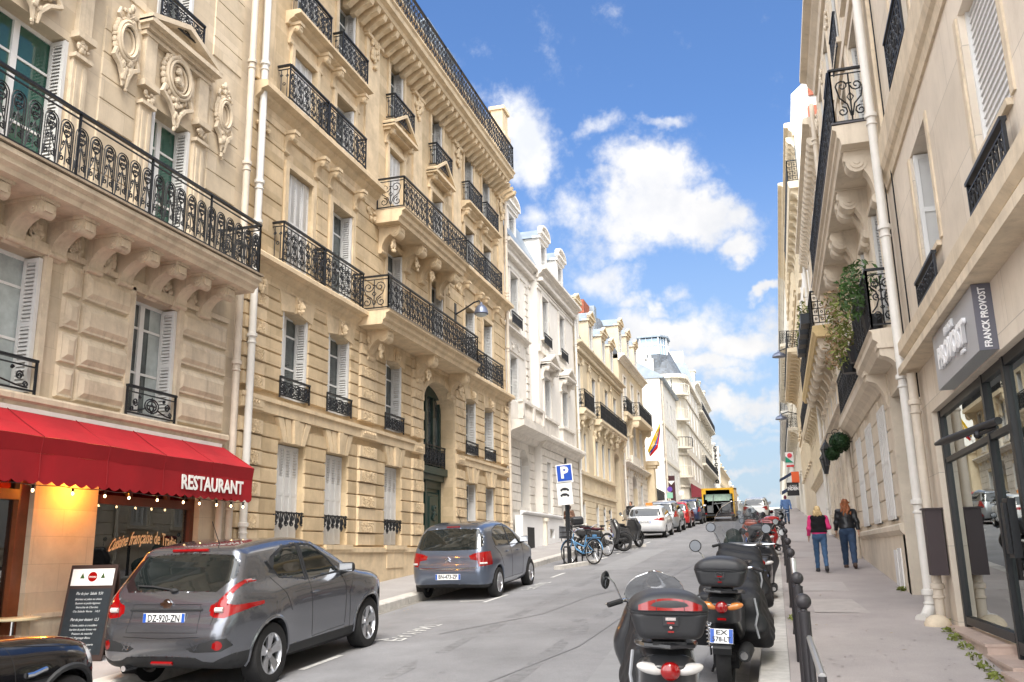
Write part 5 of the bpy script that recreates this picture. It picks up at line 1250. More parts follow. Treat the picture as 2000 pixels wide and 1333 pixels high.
# distant block beyond the crest
for (pa, pb, Y, lab) in ((1478, 1496, 420, 'hazy distant building on the horizon, left of the far pair'), (1497, 1522, 380, 'hazy distant apartment block at the end of the street')):
    A = onY(pa, 995, Y); B_ = onY(pb, 991, Y); R_ = thing('distant_building', lab, 'building', (A[0], Y, gz(Y)), world=True)
    b = MB(); b.box(A[0], B_[0], Y, Y+20, gz(Y)-2, B_[2]); b.build('wall', m_far, R_)
    b = MB(); nn = 8
    for i in range(nn):
        for k in range(4):
            x = A[0]+(B_[0]-A[0])*(i+.3)/nn; z = B_[2]-1.5-k*3; b.box(x, x+.9, Y-.1, Y-.02, z-1.6, z)
    build_each(b, 'window', m_slate, R_, .01)
# garden wall, fence and tree between the houses
GW = thing('garden_fence', 'dark metal fence between the cream house and the white gable', 'fence', (-9, 72, gz(72)), world=True)
b = MB(); b.box(-9.1, -8.8, 67.7, 77.9, 1.5, 3.2); b.build('plinth_wall', m_stone4, GW)
b = MB()
for i in range(50): u = 67.8+i*.2; b.box(-9.0, -8.95, u, u+.1, 3.2, 4.9)
b.box(-9.02, -8.93, 67.7, 77.9, 4.7, 4.8); b.build('bars', m_iron, GW)
# ------------------------------------------------------------------ foliage
m_leaf = mat('leaf green', (.045, .10, .022), .55, var=.5, vs=3, spec=.4)
m_leafd = mat('leaf dark green', (.018, .050, .016), .5, var=.5, vs=4, spec=.4)
m_leafy = mat('leaf yellow green', (.16, .19, .035), .55, var=.5, vs=4)
m_leafr = mat('leaf reddish cream', (.34, .22, .12), .6, var=.5, vs=5)
m_bark = mat('bark', (.09, .065, .045), .9, var=.3, vs=6, bump=.5, bs=20)
def leaves(b, c, r, n, s, R, lean=.5, long=1.6):
    for i in range(n):
        while True:
            p = Vector((R.uniform(-1, 1), R.uniform(-1, 1), R.uniform(-1, 1)))
            if p.length < 1 and p.length > R.random()*.9: break
        p = Vector((c[0]+p.x*r[0], c[1]+p.y*r[1], c[2]+p.z*r[2]))
        a = Vector((R.gauss(0, 1), R.gauss(0, 1), R.gauss(.1, .8))).normalized(); q = a.orthogonal().normalized(); k = s*R.uniform(.6, 1.3)
        q = (Matrix.Rotation(R.uniform(0, 6), 3, a) @ q); 
        b.add([tuple(p-a*k*long*.5), tuple(p+q*k*.4), tuple(p+a*k*long*.5+Vector((0, 0, -k*.2))), tuple(p-q*k*.4)], [(0, 1, 2, 3)])
R = random.Random(3)
TR_ = thing('tree', 'small dark leafy tree growing behind the garden fence', 'tree', (-9.9, 72, gz(72)), world=True)
b = MB(); b.tube([(-9.9, 72, 2), (-9.95, 72.2, 4), (-9.8, 72.1, 5.5)], [.2, .15, .06], 7); b.tube([(-9.9, 72, 3.6), (-9.5, 71.5, 5)], [.08, .03], 5); b.tube([(-9.9, 72, 4), (-10.4, 72.6, 5.6)], [.08, .03], 5); b.build('trunk', m_bark, TR_, smooth=True)
b = MB()
for i in range(16): leaves(b, (-9.9+R.uniform(-1.0, .7), 72+R.uniform(-2.5, 2.5), 4.6+R.uniform(-1.3, 1.7)), (.5, .6, .5), 110, .16, R)
b.build('crown', m_leafd, TR_, recalc=False)
# ------------------------------------------------------------------ right side: house with the hairdresser's shop
Q1 = thing('apartment_building', 'smooth beige stone house above the glazed hairdresser shop, with white louvred shutters', 'building', (XR, 8, gz(8)), world=True)
wb = [(7.32, 8.55, 3.42, 4.92), (10.68, 11.88, 3.38, 4.92), (3.2, 4.4, 3.4, 4.9), (7.3, 8.5, 6.05, 7.8), (10.75, 11.9, 6.05, 7.8), (0.2, 1.4, 3.4, 4.9)]
shop = [(-1.0, 12.72, -2.6, 1.70, 4.0)]
wall('wall', TR, -3, 14.3, -3, 15, wb+shop, m_stoneR, Q1, depth=.30)
b = MB(TR)
b.ext([(0, 5.30), (.03, 5.30), (.05, 5.42), (.09, 5.46), (.12, 5.56), (.12, 5.95), (0, 6.0)], -3, 14.1, 0)
b.ext([(0, 2.60), (.13, 2.60), (.19, 2.66), (.19, 2.82), (.16, 2.84), (0, 2.9)], -3, 13.75, 0)
b.ext([(0, 2.34), (.24, 2.34), (.24, 2.44), (.10, 2.5), (.10, 2.6), (0, 2.6)], -3, 13.45, 0)
for o in wb:
    b.box(o[0]-.16, o[0]-.05, 0, .02, o[2], o[3]); b.box(o[1]+.05, o[1]+.16, 0, .02, o[2], o[3]); b.box(o[0]-.03, o[1]+.03, 0, .05, o[2]-.06, o[2])
b.box(13.55, 14.25, 0, .06, 6, 15)
b.build('cornice', m_dirty if False else m_trim1, Q1)
for i, o in enumerate(wb): window(-1, XR, o[0], o[2], o[1]-o[0], o[3]-o[2], 'plain', Q1)
for o in (wb[0], wb[2]):                                    # broad slatted roller shutter
    b = MB(TR)
    n = int((o[3]-o[2])/.075)
    for k in range(n):
        z = o[2]+.02+k*.075; b.add([(o[0]+.04, -.082, z), (o[1]-.04, -.082, z), (o[1]-.04, -.10, z+.068), (o[0]+.04, -.10, z+.068), (o[0]+.04, -.1, z+.0745), (o[1]-.04, -.1, z+.0745), (o[0]+.04, -.082, z+.0745), (o[1]-.04, -.082, z+.0745)], [(0, 1, 2, 3), (3, 2, 5, 4), (4, 5, 7, 6)])
    b.box(o[0], o[0]+.04, -.12, -.06, o[2], o[3]); b.box(o[1]-.04, o[1], -.12, -.06, o[2], o[3]); b.build('shutter', m_shut, Q1)
b = MB(TR)
for k in range(2): louvre(b, lambda a, e, c, k=k: (11.82-e-.03*k, -.28+a, 3.4+c), .26, 1.5)
b.build('shutter', m_shut, Q1)
for o in wb[:3]+wb[5:]:
    b = MB(); railing((XR-.10, o[0]-.05), (XR-.10, o[1]+.1), 2.9, .36, 'bars', unit=.22, r=.012, mb=b); railing((XR-.02, o[1]+.1), (XR-.1, o[1]+.1), 2.9, .36, 'bars', unit=.2, r=.012, mb=b, posts=False)
    b.build('railing', m_iron, Q1, recalc=False)
for o in wb[3:5]: railing((XR-.10, o[0]-.1), (XR-.10, o[1]+.15), 5.98, .72, 'lyre', parent=Q1, unit=.34, r=.012)
# shop glazing
m_black = mat('black aluminium', (.007, .008, .010), .45)
m_cglass = mat('clear shop glass', (.9, .95, .93), .0, trans=0, spec=.5)
def glass_mat():
    m = m_cglass; nt = m.node_tree; nt.nodes.clear(); L = nt.links.new
    o = nd(nt, 'ShaderNodeOutputMaterial'); t = nd(nt, 'ShaderNodeBsdfTransparent'); g = nd(nt, 'ShaderNodeBsdfGlossy'); g.inputs['Roughness'].default_value = .0
    t.inputs[0].default_value = (.82, .88, .86, 1); g.inputs[0].default_value = (.9, .95, .95, 1)
    f = nd(nt, 'ShaderNodeFresnel', IOR=1.5); mx = nd(nt, 'ShaderNodeMixShader'); L(mth(nt, 'ADD', mth(nt, 'MULTIPLY', f.outputs[0], 1.25), .09, clamp=True), mx.inputs[0]); L(t.outputs[0], mx.inputs[1]); L(g.outputs[0], mx.inputs[2]); L(mx.outputs[0], o.inputs[0])
glass_mat()
fr = MB(TR); D = -.10; zt = 1.70
posts_ = [(12.62, 12.72), (10.04, 10.12), (9.10, 9.20), (6.24, 6.32), (3.44, 3.52)]
for a, e in posts_: fr.box(a, e, D-.05, D+.03, -1.35, zt)
fr.box(-1, 12.58, D-.04, D+.02, zt-.09, zt); fr.box(9.2, 12.58, D-.04, D+.02, 1.03, 1.09)
for a, e, z in ((10.14, 12.58, -.93), (3.52, 9.06, -1.2)): fr.box(a, e, D-.05, D+.03, z, z+.09)
fr.box(9.2, 10.02, D-.05, D+.03, -1.02, -.9)
sf = fr.build('shop_front', m_black, Q1)
p = MB(TR); p.box(10.14, 12.58, D-.02, D-.012, -.84, 1.03); p.box(10.14, 12.58, D-.02, D-.012, 1.09, zt-.09); p.box(9.2, 10.02, D-.02, D-.012, -.9, 1.03); p.box(9.2, 10.02, D-.02, D-.012, 1.09, zt-.09); p.box(6.32, 9.06, D-.02, D-.012, -1.1, zt-.09); p.box(3.52, 6.2, D-.02, D-.012, -1.1, zt-.09); p.build('pane', m_cglass, sf)
b = MB(TR); b.box(9.35, 9.55, D+.03, D+.10, -.12, .42); b.box(9.40, 9.50, D+.1, D+.13, -.08, .38); b.build('door_handle', m_black, sf)
m_seat0 = mat('black salon leather', (.015, .015, .017), .4)
m_shopin = mat('pale shop interior', (.72, .71, .68), .7, var=.1)
b = MB(TR); b.box(-1, 12.9, -4.0, -3.9, -1.5, 1.7); b.box(12.85, 12.95, -4, -.16, -1.5, 1.7); b.box(-1, 12.9, -3.9, -.16, -1.02, -.97) ; b.box(-1, 12.9, -3.9, -.2, 1.68, 1.72); b.build('interior', m_shopin, Q1)
b = MB(TR)
for u in (8, 9.6, 11.4): b.box(u, u+.7, -3.88, -3.84, -.2, 1.2)
build_each(b, 'mirror', mat('mirror', (.7, .75, .75), .03, metal=1.), Q1)
b = MB(TR); b.box(10.4, 11.4, -.9, -.5, -.97, -.35); b.build('counter', mat('yellow display', (.75, .52, .06), .5), Q1)
b = MB(TR)
for u in (6.5, 8.2, 9.8, 11.4): b.lathe((u, -1.5, 1.66), [(.12, -.02), (.12, .015)], 2, 14); b.lathe((u, -2.8, 1.66), [(.12, -.02), (.12, .015)], 2, 14)
build_each(b, 'added_ceiling_spot', mat('added glowing ceiling disc', (1, .93, .82), .4, emit=5), Q1)  # glowing discs added to brighten the shop interior
for u in (7.2, 10.6):
    l2 = bpy.data.lights.new('shop_fill_light', 'POINT'); l2.energy = 45; l2.color = (1, .95, .88); l2.shadow_soft_size = .3; lo = bpy.data.objects.new('shop_fill_light', l2); COL.objects.link(lo); lo.location = (XR+2.1, u, 1.3)  # added point lights that brighten the interior behind the glass
for u in (7.4, 9.0, 10.8):
    t = thing('salon_chair', ['black salon chair inside the shop, nearest the viewer', 'black salon chair inside the shop, middle one', 'black salon chair inside the shop, farthest one'][[7.4, 9.0, 10.8].index(u)], 'chair', (XR+2.6, u, -.97), group='salon chairs')
    b = MB(); b.box(-.25, .25, -.25, .25, .42, .52); b.build('seat', m_seat0, t); b = MB(); b.box(-.25, -.18, -.24, .24, .5, .95); b.build('backrest', m_seat0, t); b = MB(); b.lathe((0, 0, 0), [(.25, 0), (.24, .03), (.04, .06), (.04, .42)], 2, 16); b.build('pedestal', m_iron, t)
PS = thing('window_poster', 'red poster with a pale stripe behind the shop glass', 'poster', (XR+.1, 10.6, 0), world=True)
b = MB(TR); b.box(10.3, 10.55, -.24, -.23, -.32, .28); b.box(10.75, 10.9, -.24, -.23, -.32, .28); b.build('panel', mat('poster red', (.55, .02, .03), .5), PS)
b = MB(TR); b.box(10.55, 10.75, -.24, -.23, -.32, .28); b.build('stripe', m_frame, PS)
PL = thing('price_board', 'yellow price board with dark lines of writing behind the shop door', 'sign', (XR+.2, 9.4, -.5), world=True)
b = MB(TR); b.box(9.28, 9.75, -.20, -.19, -.75, .1); b.build('board', mat('pale yellow card', (.70, .58, .22), .6), PL)
for k, s_ in enumerate(('TARIFS', 'COUPE', 'BRUSHING', 'COULEUR', 'MECHES')):
    text_mesh(s_, .085, .001, 'writing', m_black, PL, frame_mat((XR+.18, 9.52, -.02-k*.14), (0, -1, 0), (0, 0, 1)), wscale=.3)
FP = thing('flower_display', 'yellow flowers with green leaves behind the shop glass', 'flowers', (XR+.4, 9.9, 0), world=True)
b = MB(); R = random.Random(5); leaves(b, (XR+.45, 9.7, .35), (.2, .2, .3), 120, .06, R); b.build('leaves', m_leaf, FP, recalc=False)
b = MB()
for i in range(14): b.ell((XR+.4+R.uniform(-.2, .2), 9.65+R.uniform(-.25, .25), .35+R.uniform(-.1, .3)), (.045, .045, .035), 7, 5)
build_each(b, 'bloom', mat('yellow petals', (.75, .42, .02), .6), FP)
b = MB(); b.lathe((XR+.45, 9.7, -.97), [(.14, 0), (.11, .3), (.16, 1.0)], 2, 12); b.build('vase', m_black, FP, smooth=True)
# sign box
SB = thing('shop_sign', 'grey box sign lettered PROVOST with FRANCK PROVOST on its end', 'shop sign', (XR-.13, 9.9, 2), world=True)
m_sg = mat('satin grey sign', (.36, .36, .375), .45, metal=.1); m_sgd = mat('dark grey sign edge', (.13, .13, .16), .45, metal=.1)
b = MB(TR); b.box(8.83, 11.05, 0, .16, 1.72, 2.33); b.build('box', m_sg, SB)
b = MB(TR); b.box(8.81, 8.829, .0, .162, 1.715, 2.335); b.build('end_panel', m_sgd, SB)
m_letter = mat('white raised letters', (.82, .82, .83), .35)
text_mesh('PROVOST', .3, .018, 'lettering', m_letter, SB, frame_mat((XR-.182, 9.93, 1.99), (0, -1, 0), (0, 0, 1)), bold=.012, wscale=1.45)
text_mesh('FRANCK', .12, .012, 'lettering', m_letter, SB, frame_mat((XR-.174, 10.0, 2.21), (0, -1, 0), (0, 0, 1)), wscale=.45)
text_mesh('PARIS', .06, .01, 'lettering', m_letter, SB, frame_mat((XR-.172, 9.45, 1.84), (0, -1, 0), (0, 0, 1)), wscale=.18)
text_mesh('FRANCK PROVOST', .085, .003, 'lettering', m_letter, SB, frame_mat((XR-.08, 8.806, 2.02), (0, 0, 1), (-1, 0, 0)), wscale=.56, bold=.002)
AB = thing('folded_awning', 'black folded awning arm crossing the shop window', 'awning', (XR-.2, 10, 1), world=True)
A = Vector(onX(1828, 868, 1.78)); B_ = Vector(onX(1950, 822, 1.98)); b = MB(); b.tube([A, A.lerp(B_, .15), B_], [.02, .042, .036], 10); b.build('cover', mat('matt black cover', (.008, .008, .009), .5), AB, smooth=True)
A = Vector(onX(1910, 850, 1.9)); b = MB(); b.tube([A, Vector(onX(1948, 835, 2.0))], .018, 6); b.ell(tuple(A), (.04, .04, .04), 8, 6); b.build('arm', m_black, AB)
# steps
ST = thing('shop_steps', 'pale marble shop doorsteps stepping down with the slope', 'steps', (XR-.1, 11, -1), world=True)
m_marb = mat('pinkish marble', (.50, .38, .32), .45, var=.15, vs=8)
for a, e, z in ((10.5, 13.3, -.97), (9.4, 10.5, -1.07), (6.0, 9.4, -1.10)):
    b = MB(TR); b.box(a, e, -.15, .12 if a > 9 else .22, -2, z-.03); b.box(a-.01, e+.01 if e > 13 else e, -.15, .14 if a > 9 else .24, z-.03, z); b.build('step', m_marb, ST)
# drain pipes, meter box
downpipe(TR, 13.62, .17, -.82, 15, .068, m_pipew, Q1, joints=(-.6, .6, 2.35, 4.6, 6.4, 9))
downpipe(TR, 13.10, .13, -.9, 2.3, .062, m_pipe, Q1, joints=(-.5, 1.9))
b = MB(TR); b.tube([(13.62, .17, -.8), (13.55, .25, -.93), (13.45, .33, -.95)], .085, 10); b.build('pipe_shoe', m_pipew, Q1, smooth=True)
b = MB(TR); b.ell((12.95, .2, -.98), (.17, .17, .14), 10, 7); b.build('guard_stone', m_trim1, Q1, smooth=True)
MBX = thing('pipe_cover', 'dark brown metal pipe cover beside the shop window', 'pipe cover', (XR-.15, 12.9, -.1), world=True)
b = MB(TR); b.box(12.78, 13.02, .02, .22, -.36, .46); b.box(12.76, 13.04, .0, .24, .46, .48); b.build('cover', mat('dark brown metal', (.045, .03, .032), .5), MBX)
b = MB(TR); b.tube([(13.95, .04, -.5), (13.95, .04, 6)], .012, 5); b.tube([(13.3, .03, 2.0), (13.3, .03, 12)], .012, 5); build_each(b, 'cable', m_iron, Q1, .01)
# ------------------------------------------------------------------ right side: house with scroll corbels
Q2 = thing('apartment_building', 'grey beige stone house with big scroll corbels and three white ground floor shutters', 'building', (XR, 19.6, gz(19)), world=True)
TQ = TR
g2 = [(17.3, 18.4, .46, 2.52), (19.8, 20.95, .46, 2.52), (22.35, 23.45, .46, 2.52)]; d2 = [(14.75, 16.45, -1.2, 2.5, .95)]
r1 = [(15.1, 16.2, 3.5, 5.7), (17.4, 18.4, 3.5, 5.7), (19.9, 20.9, 3.5, 5.7), (22.4, 23.4, 3.5, 5.7)]; r2 = [(a, e, 6.9, 9.0) for a, e, _, _ in r1]; r3 = [(a, e, 9.9, 11.6) for a, e, _, _ in r1]
wall('wall', TR, 14.32, 24.9, -2, 12.4, g2+d2+r1+r2+r3, m_stoneR2, Q2, depth=.34)
b = MB(TR)
courses(b, 16.7, 24.85, .5, 2.75, .38, g2, 0, .03, .02)
b.ext([(0, .2), (.04, .2), (.10, .28), (.10, .36), (.02, .4), (0, .4)], 16.5, 24.9, 0); b.box(16.5, 24.9, 0, .03, -2, .2)
b.box(14.4, 14.75, 0, .05, -1, 2.7); b.box(16.45, 16.75, 0, .03, -1, 2.9)
for o in r1+r2+r3: surround(b, o, .06, .12)
b.ext([(0, 2.75), (.05, 2.75), (.10, 2.85), (.22, 2.95), (.28, 3.05), (.28, 3.2), (.30, 3.24), (0, 3.28)], 17.4, 24.9, 0)
for u in (14.55, 16.8): corbel(b, u, .28, 2.95, .62, .34, scroll=False)
for u in (14.6, 16.75, 19.1, 21.6, 24.2): b.box(u-.2, u+.2, 0, .07, 6.9, 11.7); carve(b, u, .08, 11.4, .2, .2, 14, .05, int(u))
cornice(b, 14.3, 24.4, 12.3, 12.95, .42); b.box(14.32, 24.9, 0, .09, 9.3, 9.5)
b.build('stone_trim', m_stoneR2, Q2)
b = MB(TR); b.ext([(0, 2.95), (.30, 2.95), (.36, 3.05), (.42, 3.1), (.42, 3.2), (.46, 3.24), (0, 3.28)], 14.4, 17.4, 0); bal1 = b.build('balcony', m_stoneR2, Q2)
railing((XR-.40, 14.45), (XR-.40, 17.3), 3.28, .95, 'lyre', parent=bal1, unit=.34, r=.012); railing((XR-.03, 14.45), (XR-.40, 14.45), 3.28, .95, 'lyre', parent=bal1, unit=.34, r=.012); railing((XR-.24, 17.3), (XR-.24, 24.5), 3.28, .95, 'lyre', parent=bal1, unit=.36, r=.012)
b = MB(TR); b.ext([(0, 6.36), (.54, 6.36), (.56, 6.46), (.60, 6.50), (.60, 6.60), (.66, 6.64), (.66, 6.7), (0, 6.72)], 14.45, 24.2, 0); bal2 = b.build('balcony', m_stoneR2, Q2)
b = MB(TR); b.box(14.43, 24.2, 0, .67, 6.72, 6.745); b.build('balcony_edge', mat('lead flashing', (.10, .10, .11), .6), bal2)
railing((XR-.60, 14.52), (XR-.60, 24.1), 6.74, 1.0, 'lyre', parent=bal2, unit=.36, r=.011); railing((XR-.04, 14.52), (XR-.60, 14.52), 6.74, 1.0, 'bigscroll', parent=bal2, unit=.56, r=.013)
for u in (14.85, 16.6, 17.1, 18.9, 19.4, 21.3, 21.8, 23.7):
    b = MB(TR); corbel(b, u, .26, 6.34, 1.0, .50); b.build('corbel', m_stoneR2, bal2, smooth=True)
for o in g2: window(-1, XR, o[0], o[2], o[1]-o[0], o[3]-o[2], 'solid', Q2, dd=.17)
for o in r1+r2+r3: window(-1, XR, o[0], o[2], o[1]-o[0], o[3]-o[2], 'open', Q2)
b = MB(TR); b.box(14.75, 16.45, -.95, -.9, -1, 2.4); b.build('door', m_green, Q2)
b = MB(TR); b.box(17.75, 18.2, .03, .05, -.75, -.05); b.box(17.2, 17.65, .03, .05, -.85, -.02); build_each(b, 'meter_hatch', m_frame, Q2, .01)
railing((XR-.12, 17.3), (XR-.12, 18.5), 9.7, .8, 'lyre', parent=Q2, unit=.3, r=.012); railing((XR-.12, 19.8), (XR-.12, 21.0), 9.7, .8, 'lyre', parent=Q2, unit=.3, r=.012)
downpipe(TR, 24.88, .14, -.3, 12.3, .07, m_pipe, Q2)
# plants on the first floor balcony
R = random.Random(11)
for nm, lab, mt, cs in (('balcony_plant', 'dense dark green leafy shrub spilling over the first floor balcony railing', m_leaf, [(1.62, 14.9, 4.15, .28, .5, .35), (1.55, 15.5, 4.3, .25, .4, .3), (1.45, 15.0, 3.9, .2, .4, .3)]),
                        ('balcony_plant', 'yellow and red variegated shrub on the same balcony, above its dark green neighbour', m_leafy, [(1.55, 17.2, 4.2, .3, .5, .4), (1.5, 17.6, 3.7, .25, .5, .4)]),
                        ('balcony_plant', 'reddish cream flowering shrub hanging down outside the balcony bars', m_leafr, [(1.48, 18.2, 4.5, .3, .6, .45), (1.45, 18.8, 3.9, .28, .6, .5), (1.55, 19.6, 4.0, .2, .5, .4)])):
    t = thing(nm, lab, 'plant', (cs[0][0], cs[0][1], 3.3), world=True, group='plants on the first floor balcony')
    b = MB()
    for c in cs: leaves(b, c[:3], [v*1.08 for v in c[3:]], 170, .05, R, long=2.4)
    b.build('foliage', mt, t, recalc=False)
    if mt is m_leafr:
        b = MB(); [leaves(b, c[:3], [v*1.1 for v in c[3:]], 90, .05, R, long=2.4) for c in cs]; b.build('green_leaves', m_leafy, t, recalc=False)
    b = MB(); b.lathe((cs[0][0]+.1, cs[0][1], 3.28), [(.13, 0), (.17, .3), (.16, .3)], 2, 10); b.build('pot', m_iron, t)
# ------------------------------------------------------------------ right side, further houses
Q3 = thing('apartment_building', 'stone house with a yellow painted balcony edge and paired lanterns', 'building', (XR, 31, gz(31)), world=True)
ww = [(25.6+i*2.3, 26.6+i*2.3, z0, z1) for i in range(5) for z0, z1 in ((1.2, 3.3), (3.9, 5.4), (6.2, 8.4), (9.2, 10.9))]
wall('wall', TR, 24.92, 37, -1, 11.6, ww, m_stoneR2, Q3, depth=.34)
b = MB(TR)
for o in ww: surround(b, o, .06, .12)
courses(b, 25, 36.9, .9, 3.5, .36, ww, 0, .03, .02); cornice(b, 24.95, 37, 11.4, 11.95, .42); cornice(b, 24.95, 37, 3.5, 3.8, .25); b.box(24.95, 37, 0, .1, .5, .7)
modillions(b, 25, 37, 11.0, 11.4, .34, .45, .2)
b.build('stone_trim', m_stoneR2, Q3)
b = MB(TR); b.ext([(0, 5.56), (.62, 5.56), (.66, 5.64), (.70, 5.7), (.70, 5.86), (0, 5.9)], 24.96, 36.9, 0); o = b.build('balcony', mat('ochre painted stone', (.62, .47, .24), .8, var=.15, vs=3, streak=.4), Q3)
railing((XR-.66, 25.0), (XR-.66, 36.8), 5.9, .95, 'grid', parent=o, unit=.4, r=.013); railing((XR-.03, 25.0), (XR-.66, 25.0), 5.9, .95, 'grid', parent=o, unit=.32, r=.013)
for u in (25.4, 26.4, 27.6, 28.8, 30, 31.4, 32.8, 34.2, 35.6):
    b = MB(TR); corbel(b, u, .34, 5.52, .85, .56); b.build('corbel', m_stoneR2, o, smooth=True)
for o in ww: window(-1, XR, o[0], o[2], o[1]-o[0], o[3]-o[2], 'closed' if o[2] < 2 else 'open', Q3)
downpipe(TR, 36.9, .14, .5, 11.3, .07, m_pipew, Q3); mansard(TR, 24.95, 37, 11.95, 13.2, m_zinc, Q3)
for k, u in enumerate((26.8, 28.2, 29.6, 31.0)):
    t = thing('flower_box', ['dark planter box on the balcony rail, nearest of the four', 'dark planter box on the balcony rail, second of the four', 'dark planter box on the balcony rail, third of the four', 'dark planter box on the balcony rail, farthest of the four'][k], 'planter', (XR-.8, u, 6.4), world=True, group='planter boxes on the yellow edged balcony')
    b = MB(TR); b.box(u-.35, u+.35, .68, .92, 6.3, 6.6); b.build('box', m_iron, t)
    b = MB(); leaves(b, (XR-.8, u, 6.8), (.16, .4, .25), 90, .06, R, long=2); b.build('foliage', m_leafy, t, recalc=False)
Q4 = thing('apartment_building', 'tall white gable with brick chimney stacks rising above the lower roofs', 'building', (XR, 43, gz(43)), world=True)
w4 = [(38+i*2.4, 39+i*2.4, z, z+1.9) for i in range(5) for z in (3.2, 6.0, 9.2, 12.4, 15.2)]
wall('wall', TR, 37.02, 49.6, -1, 17.4, w4, m_white, Q4, depth=.3, back=9)
b = MB(TR); b.ext([(-.02, 17.41), (-.02, 18.9), (-.6, 19.4), (-1.0, 19.4), (-1.1, 20.4), (-3.2, 20.6), (-8.9, 20.6), (-8.9, 17.41)], 37.03, 41, 0); b.build('gable', m_plaster, Q4)
for (p0, p1) in (((1577, 168), (1592, 184)), ((1577, 207), (1594, 238))):
    a, c = onY(*p0, 36.9), onY(*p1, 36.9); b = MB(); b.box(a[0], c[0]+.3, 36.9, 37.0, c[2], a[2]); b.build('brick_stack', m_brick, Q4)
a, c = onY(1551, 284, 36.9), onY(1556, 312, 36.9); b = MB(); b.box(a[0], c[0], 36.93, 37.0, c[2], a[2]); b.build('gable_window', m_glass, Q4)
b = MB(TR); cornice(b, 37.0, 49.6, 17.0, 17.6, .4); modillions(b, 37, 49.6, 16.5, 17.0, .36, .5, .22); cornice(b, 37, 49.6, 2.8, 3.1, .25)
for o in w4: surround(b, o, .07)
b.build('stone_trim', m_stone4, Q4)
for z, u1 in ((5.75, 49), (15.0, 49.4)):
    b = MB(TR); b.ext([(0, z-.3), (.40, z-.3), (.45, z-.1), (.45, z), (0, z)], 37.1, u1, 0); o = b.build('balcony', m_stone4, Q4)
    for u in np.arange(37.5, u1, 1.2):
        b = MB(TR); corbel(b, u, .3, z-.32, .7, .36, scroll=False); b.build('corbel', m_stone4, o)
    railing((XR-.42, 37.15), (XR-.42, u1), z, .95, 'bars', parent=o, unit=.4, r=.016); railing((XR-.03, 37.15), (XR-.42, 37.15), z, .95, 'grid', parent=o, unit=.4, r=.014)
for o in w4: window(-1, XR, o[0], o[2], o[1]-o[0], o[3]-o[2], 'open', Q4)
far_house('tall cream house with a deep bracketed cornice, next after the white gable', -1, XR, 49.7, 68, 20.0, m_stone4, (4.6, 7.6, 10.8, 14, 17), 8, bal=(10.7,), trim=m_stone4, roofh=1.5)
far_house('pale house over the Indian restaurant sign', -1, XR, 68.1, 96, 20.2, m_far, (5.6, 8.8, 12, 15.2), 11, bal=(8.7, 15.0), roofh=1.2)
far_house('cream house beyond the restaurant on the right pavement', -1, XR, 96.1, 150, 20, m_plaster, (7.5, 10.8, 14, 17), 18, bal=(14,), roofh=1)
far_house('last visible house on the right side of the street', -1, XR, 150.2, 300, 17, m_far, (8, 11.5), 30, roofh=1)
# lanterns and topiary on the right
m_lant = mat('smoked lantern glass', (.03, .035, .04), .15, spec=.8)
def lantern(c, s, label):
    t = thing('wall_lantern', label, 'lantern', c, world=False, group='paired lanterns on the right hand house')
    b = MB(); b.tube([(.45, 0, .45*s), (.3, 0, .62*s), (.08, 0, .6*s), (0, 0, .4*s)], .012, 5); b.tube([(.3+.1*cos(a), 0, .62*s+.1*sin(a)) for a in np.linspace(0, 8, 18)], .01, 4); b.build('bracket', m_iron, t)
    b = MB(); n = 6
    b.lathe((0, 0, 0), [(.06*s, -.30*s), (.15*s, .12*s), (.19*s, .13*s), (.10*s, .27*s), (.03*s, .36*s), (.02*s, .42*s)], 2, n); b.build('lantern_body', m_lant, t)
    b = MB()
    for k in range(6):
        a = 2*pi*k/6; b.tube([(.062*s*cos(a), .062*s*sin(a), -.3*s), (.155*s*cos(a), .155*s*sin(a), .12*s)], .009, 4)
    b.lathe((0, 0, 0), [(.07*s, -.34*s), (.07*s, -.29*s)], 2, 6); b.build('lantern_frame', m_iron, t)
P1 = onX(1612, 905, 1.62); P2 = onX(1619, 882, 1.60)
lantern(tuple(P1), 1.0, 'black six sided wall lantern hanging lower and nearer of the pair'); lantern((P2[0], P2[1]+1.2, P2[2]+.05), 1.0, 'black six sided wall lantern behind the nearer one')
for (px, py, rr, lab) in ((1640, 864, .25, 'larger clipped green ball shrub hung on the wall beside the lanterns'), (1626, 886, .20, 'smaller clipped green ball shrub just under the larger one')):
    c = onX(px, py, 1.72); t = thing('topiary_ball', lab, 'plant', tuple(c), group='clipped ball shrubs')
    b = MB(); b.ell((0, 0, 0), (rr*.9,)*3, 16, 12); b.build('core', m_leafd, t, smooth=True)
    b = MB()
    for i in range(700):
        v = Vector((R.gauss(0, 1), R.gauss(0, 1), R.gauss(0, 1))).normalized()*rr*R.uniform(.88, 1.05); a = Vector((R.gauss(0, 1), R.gauss(0, 1), R.gauss(0, 1))).normalized()*.03; q = a.orthogonal()*.5
        b.add([tuple(v-a), tuple(v+q), tuple(v+a), tuple(v-q)], [(0, 1, 2, 3)])
    b.build('foliage', m_leafd, t, recalc=False)
    b = MB(); b.tube([(0, 0, 0), (XR-c[0], 0, 0)], .015, 5); b.build('holder', m_iron, t)
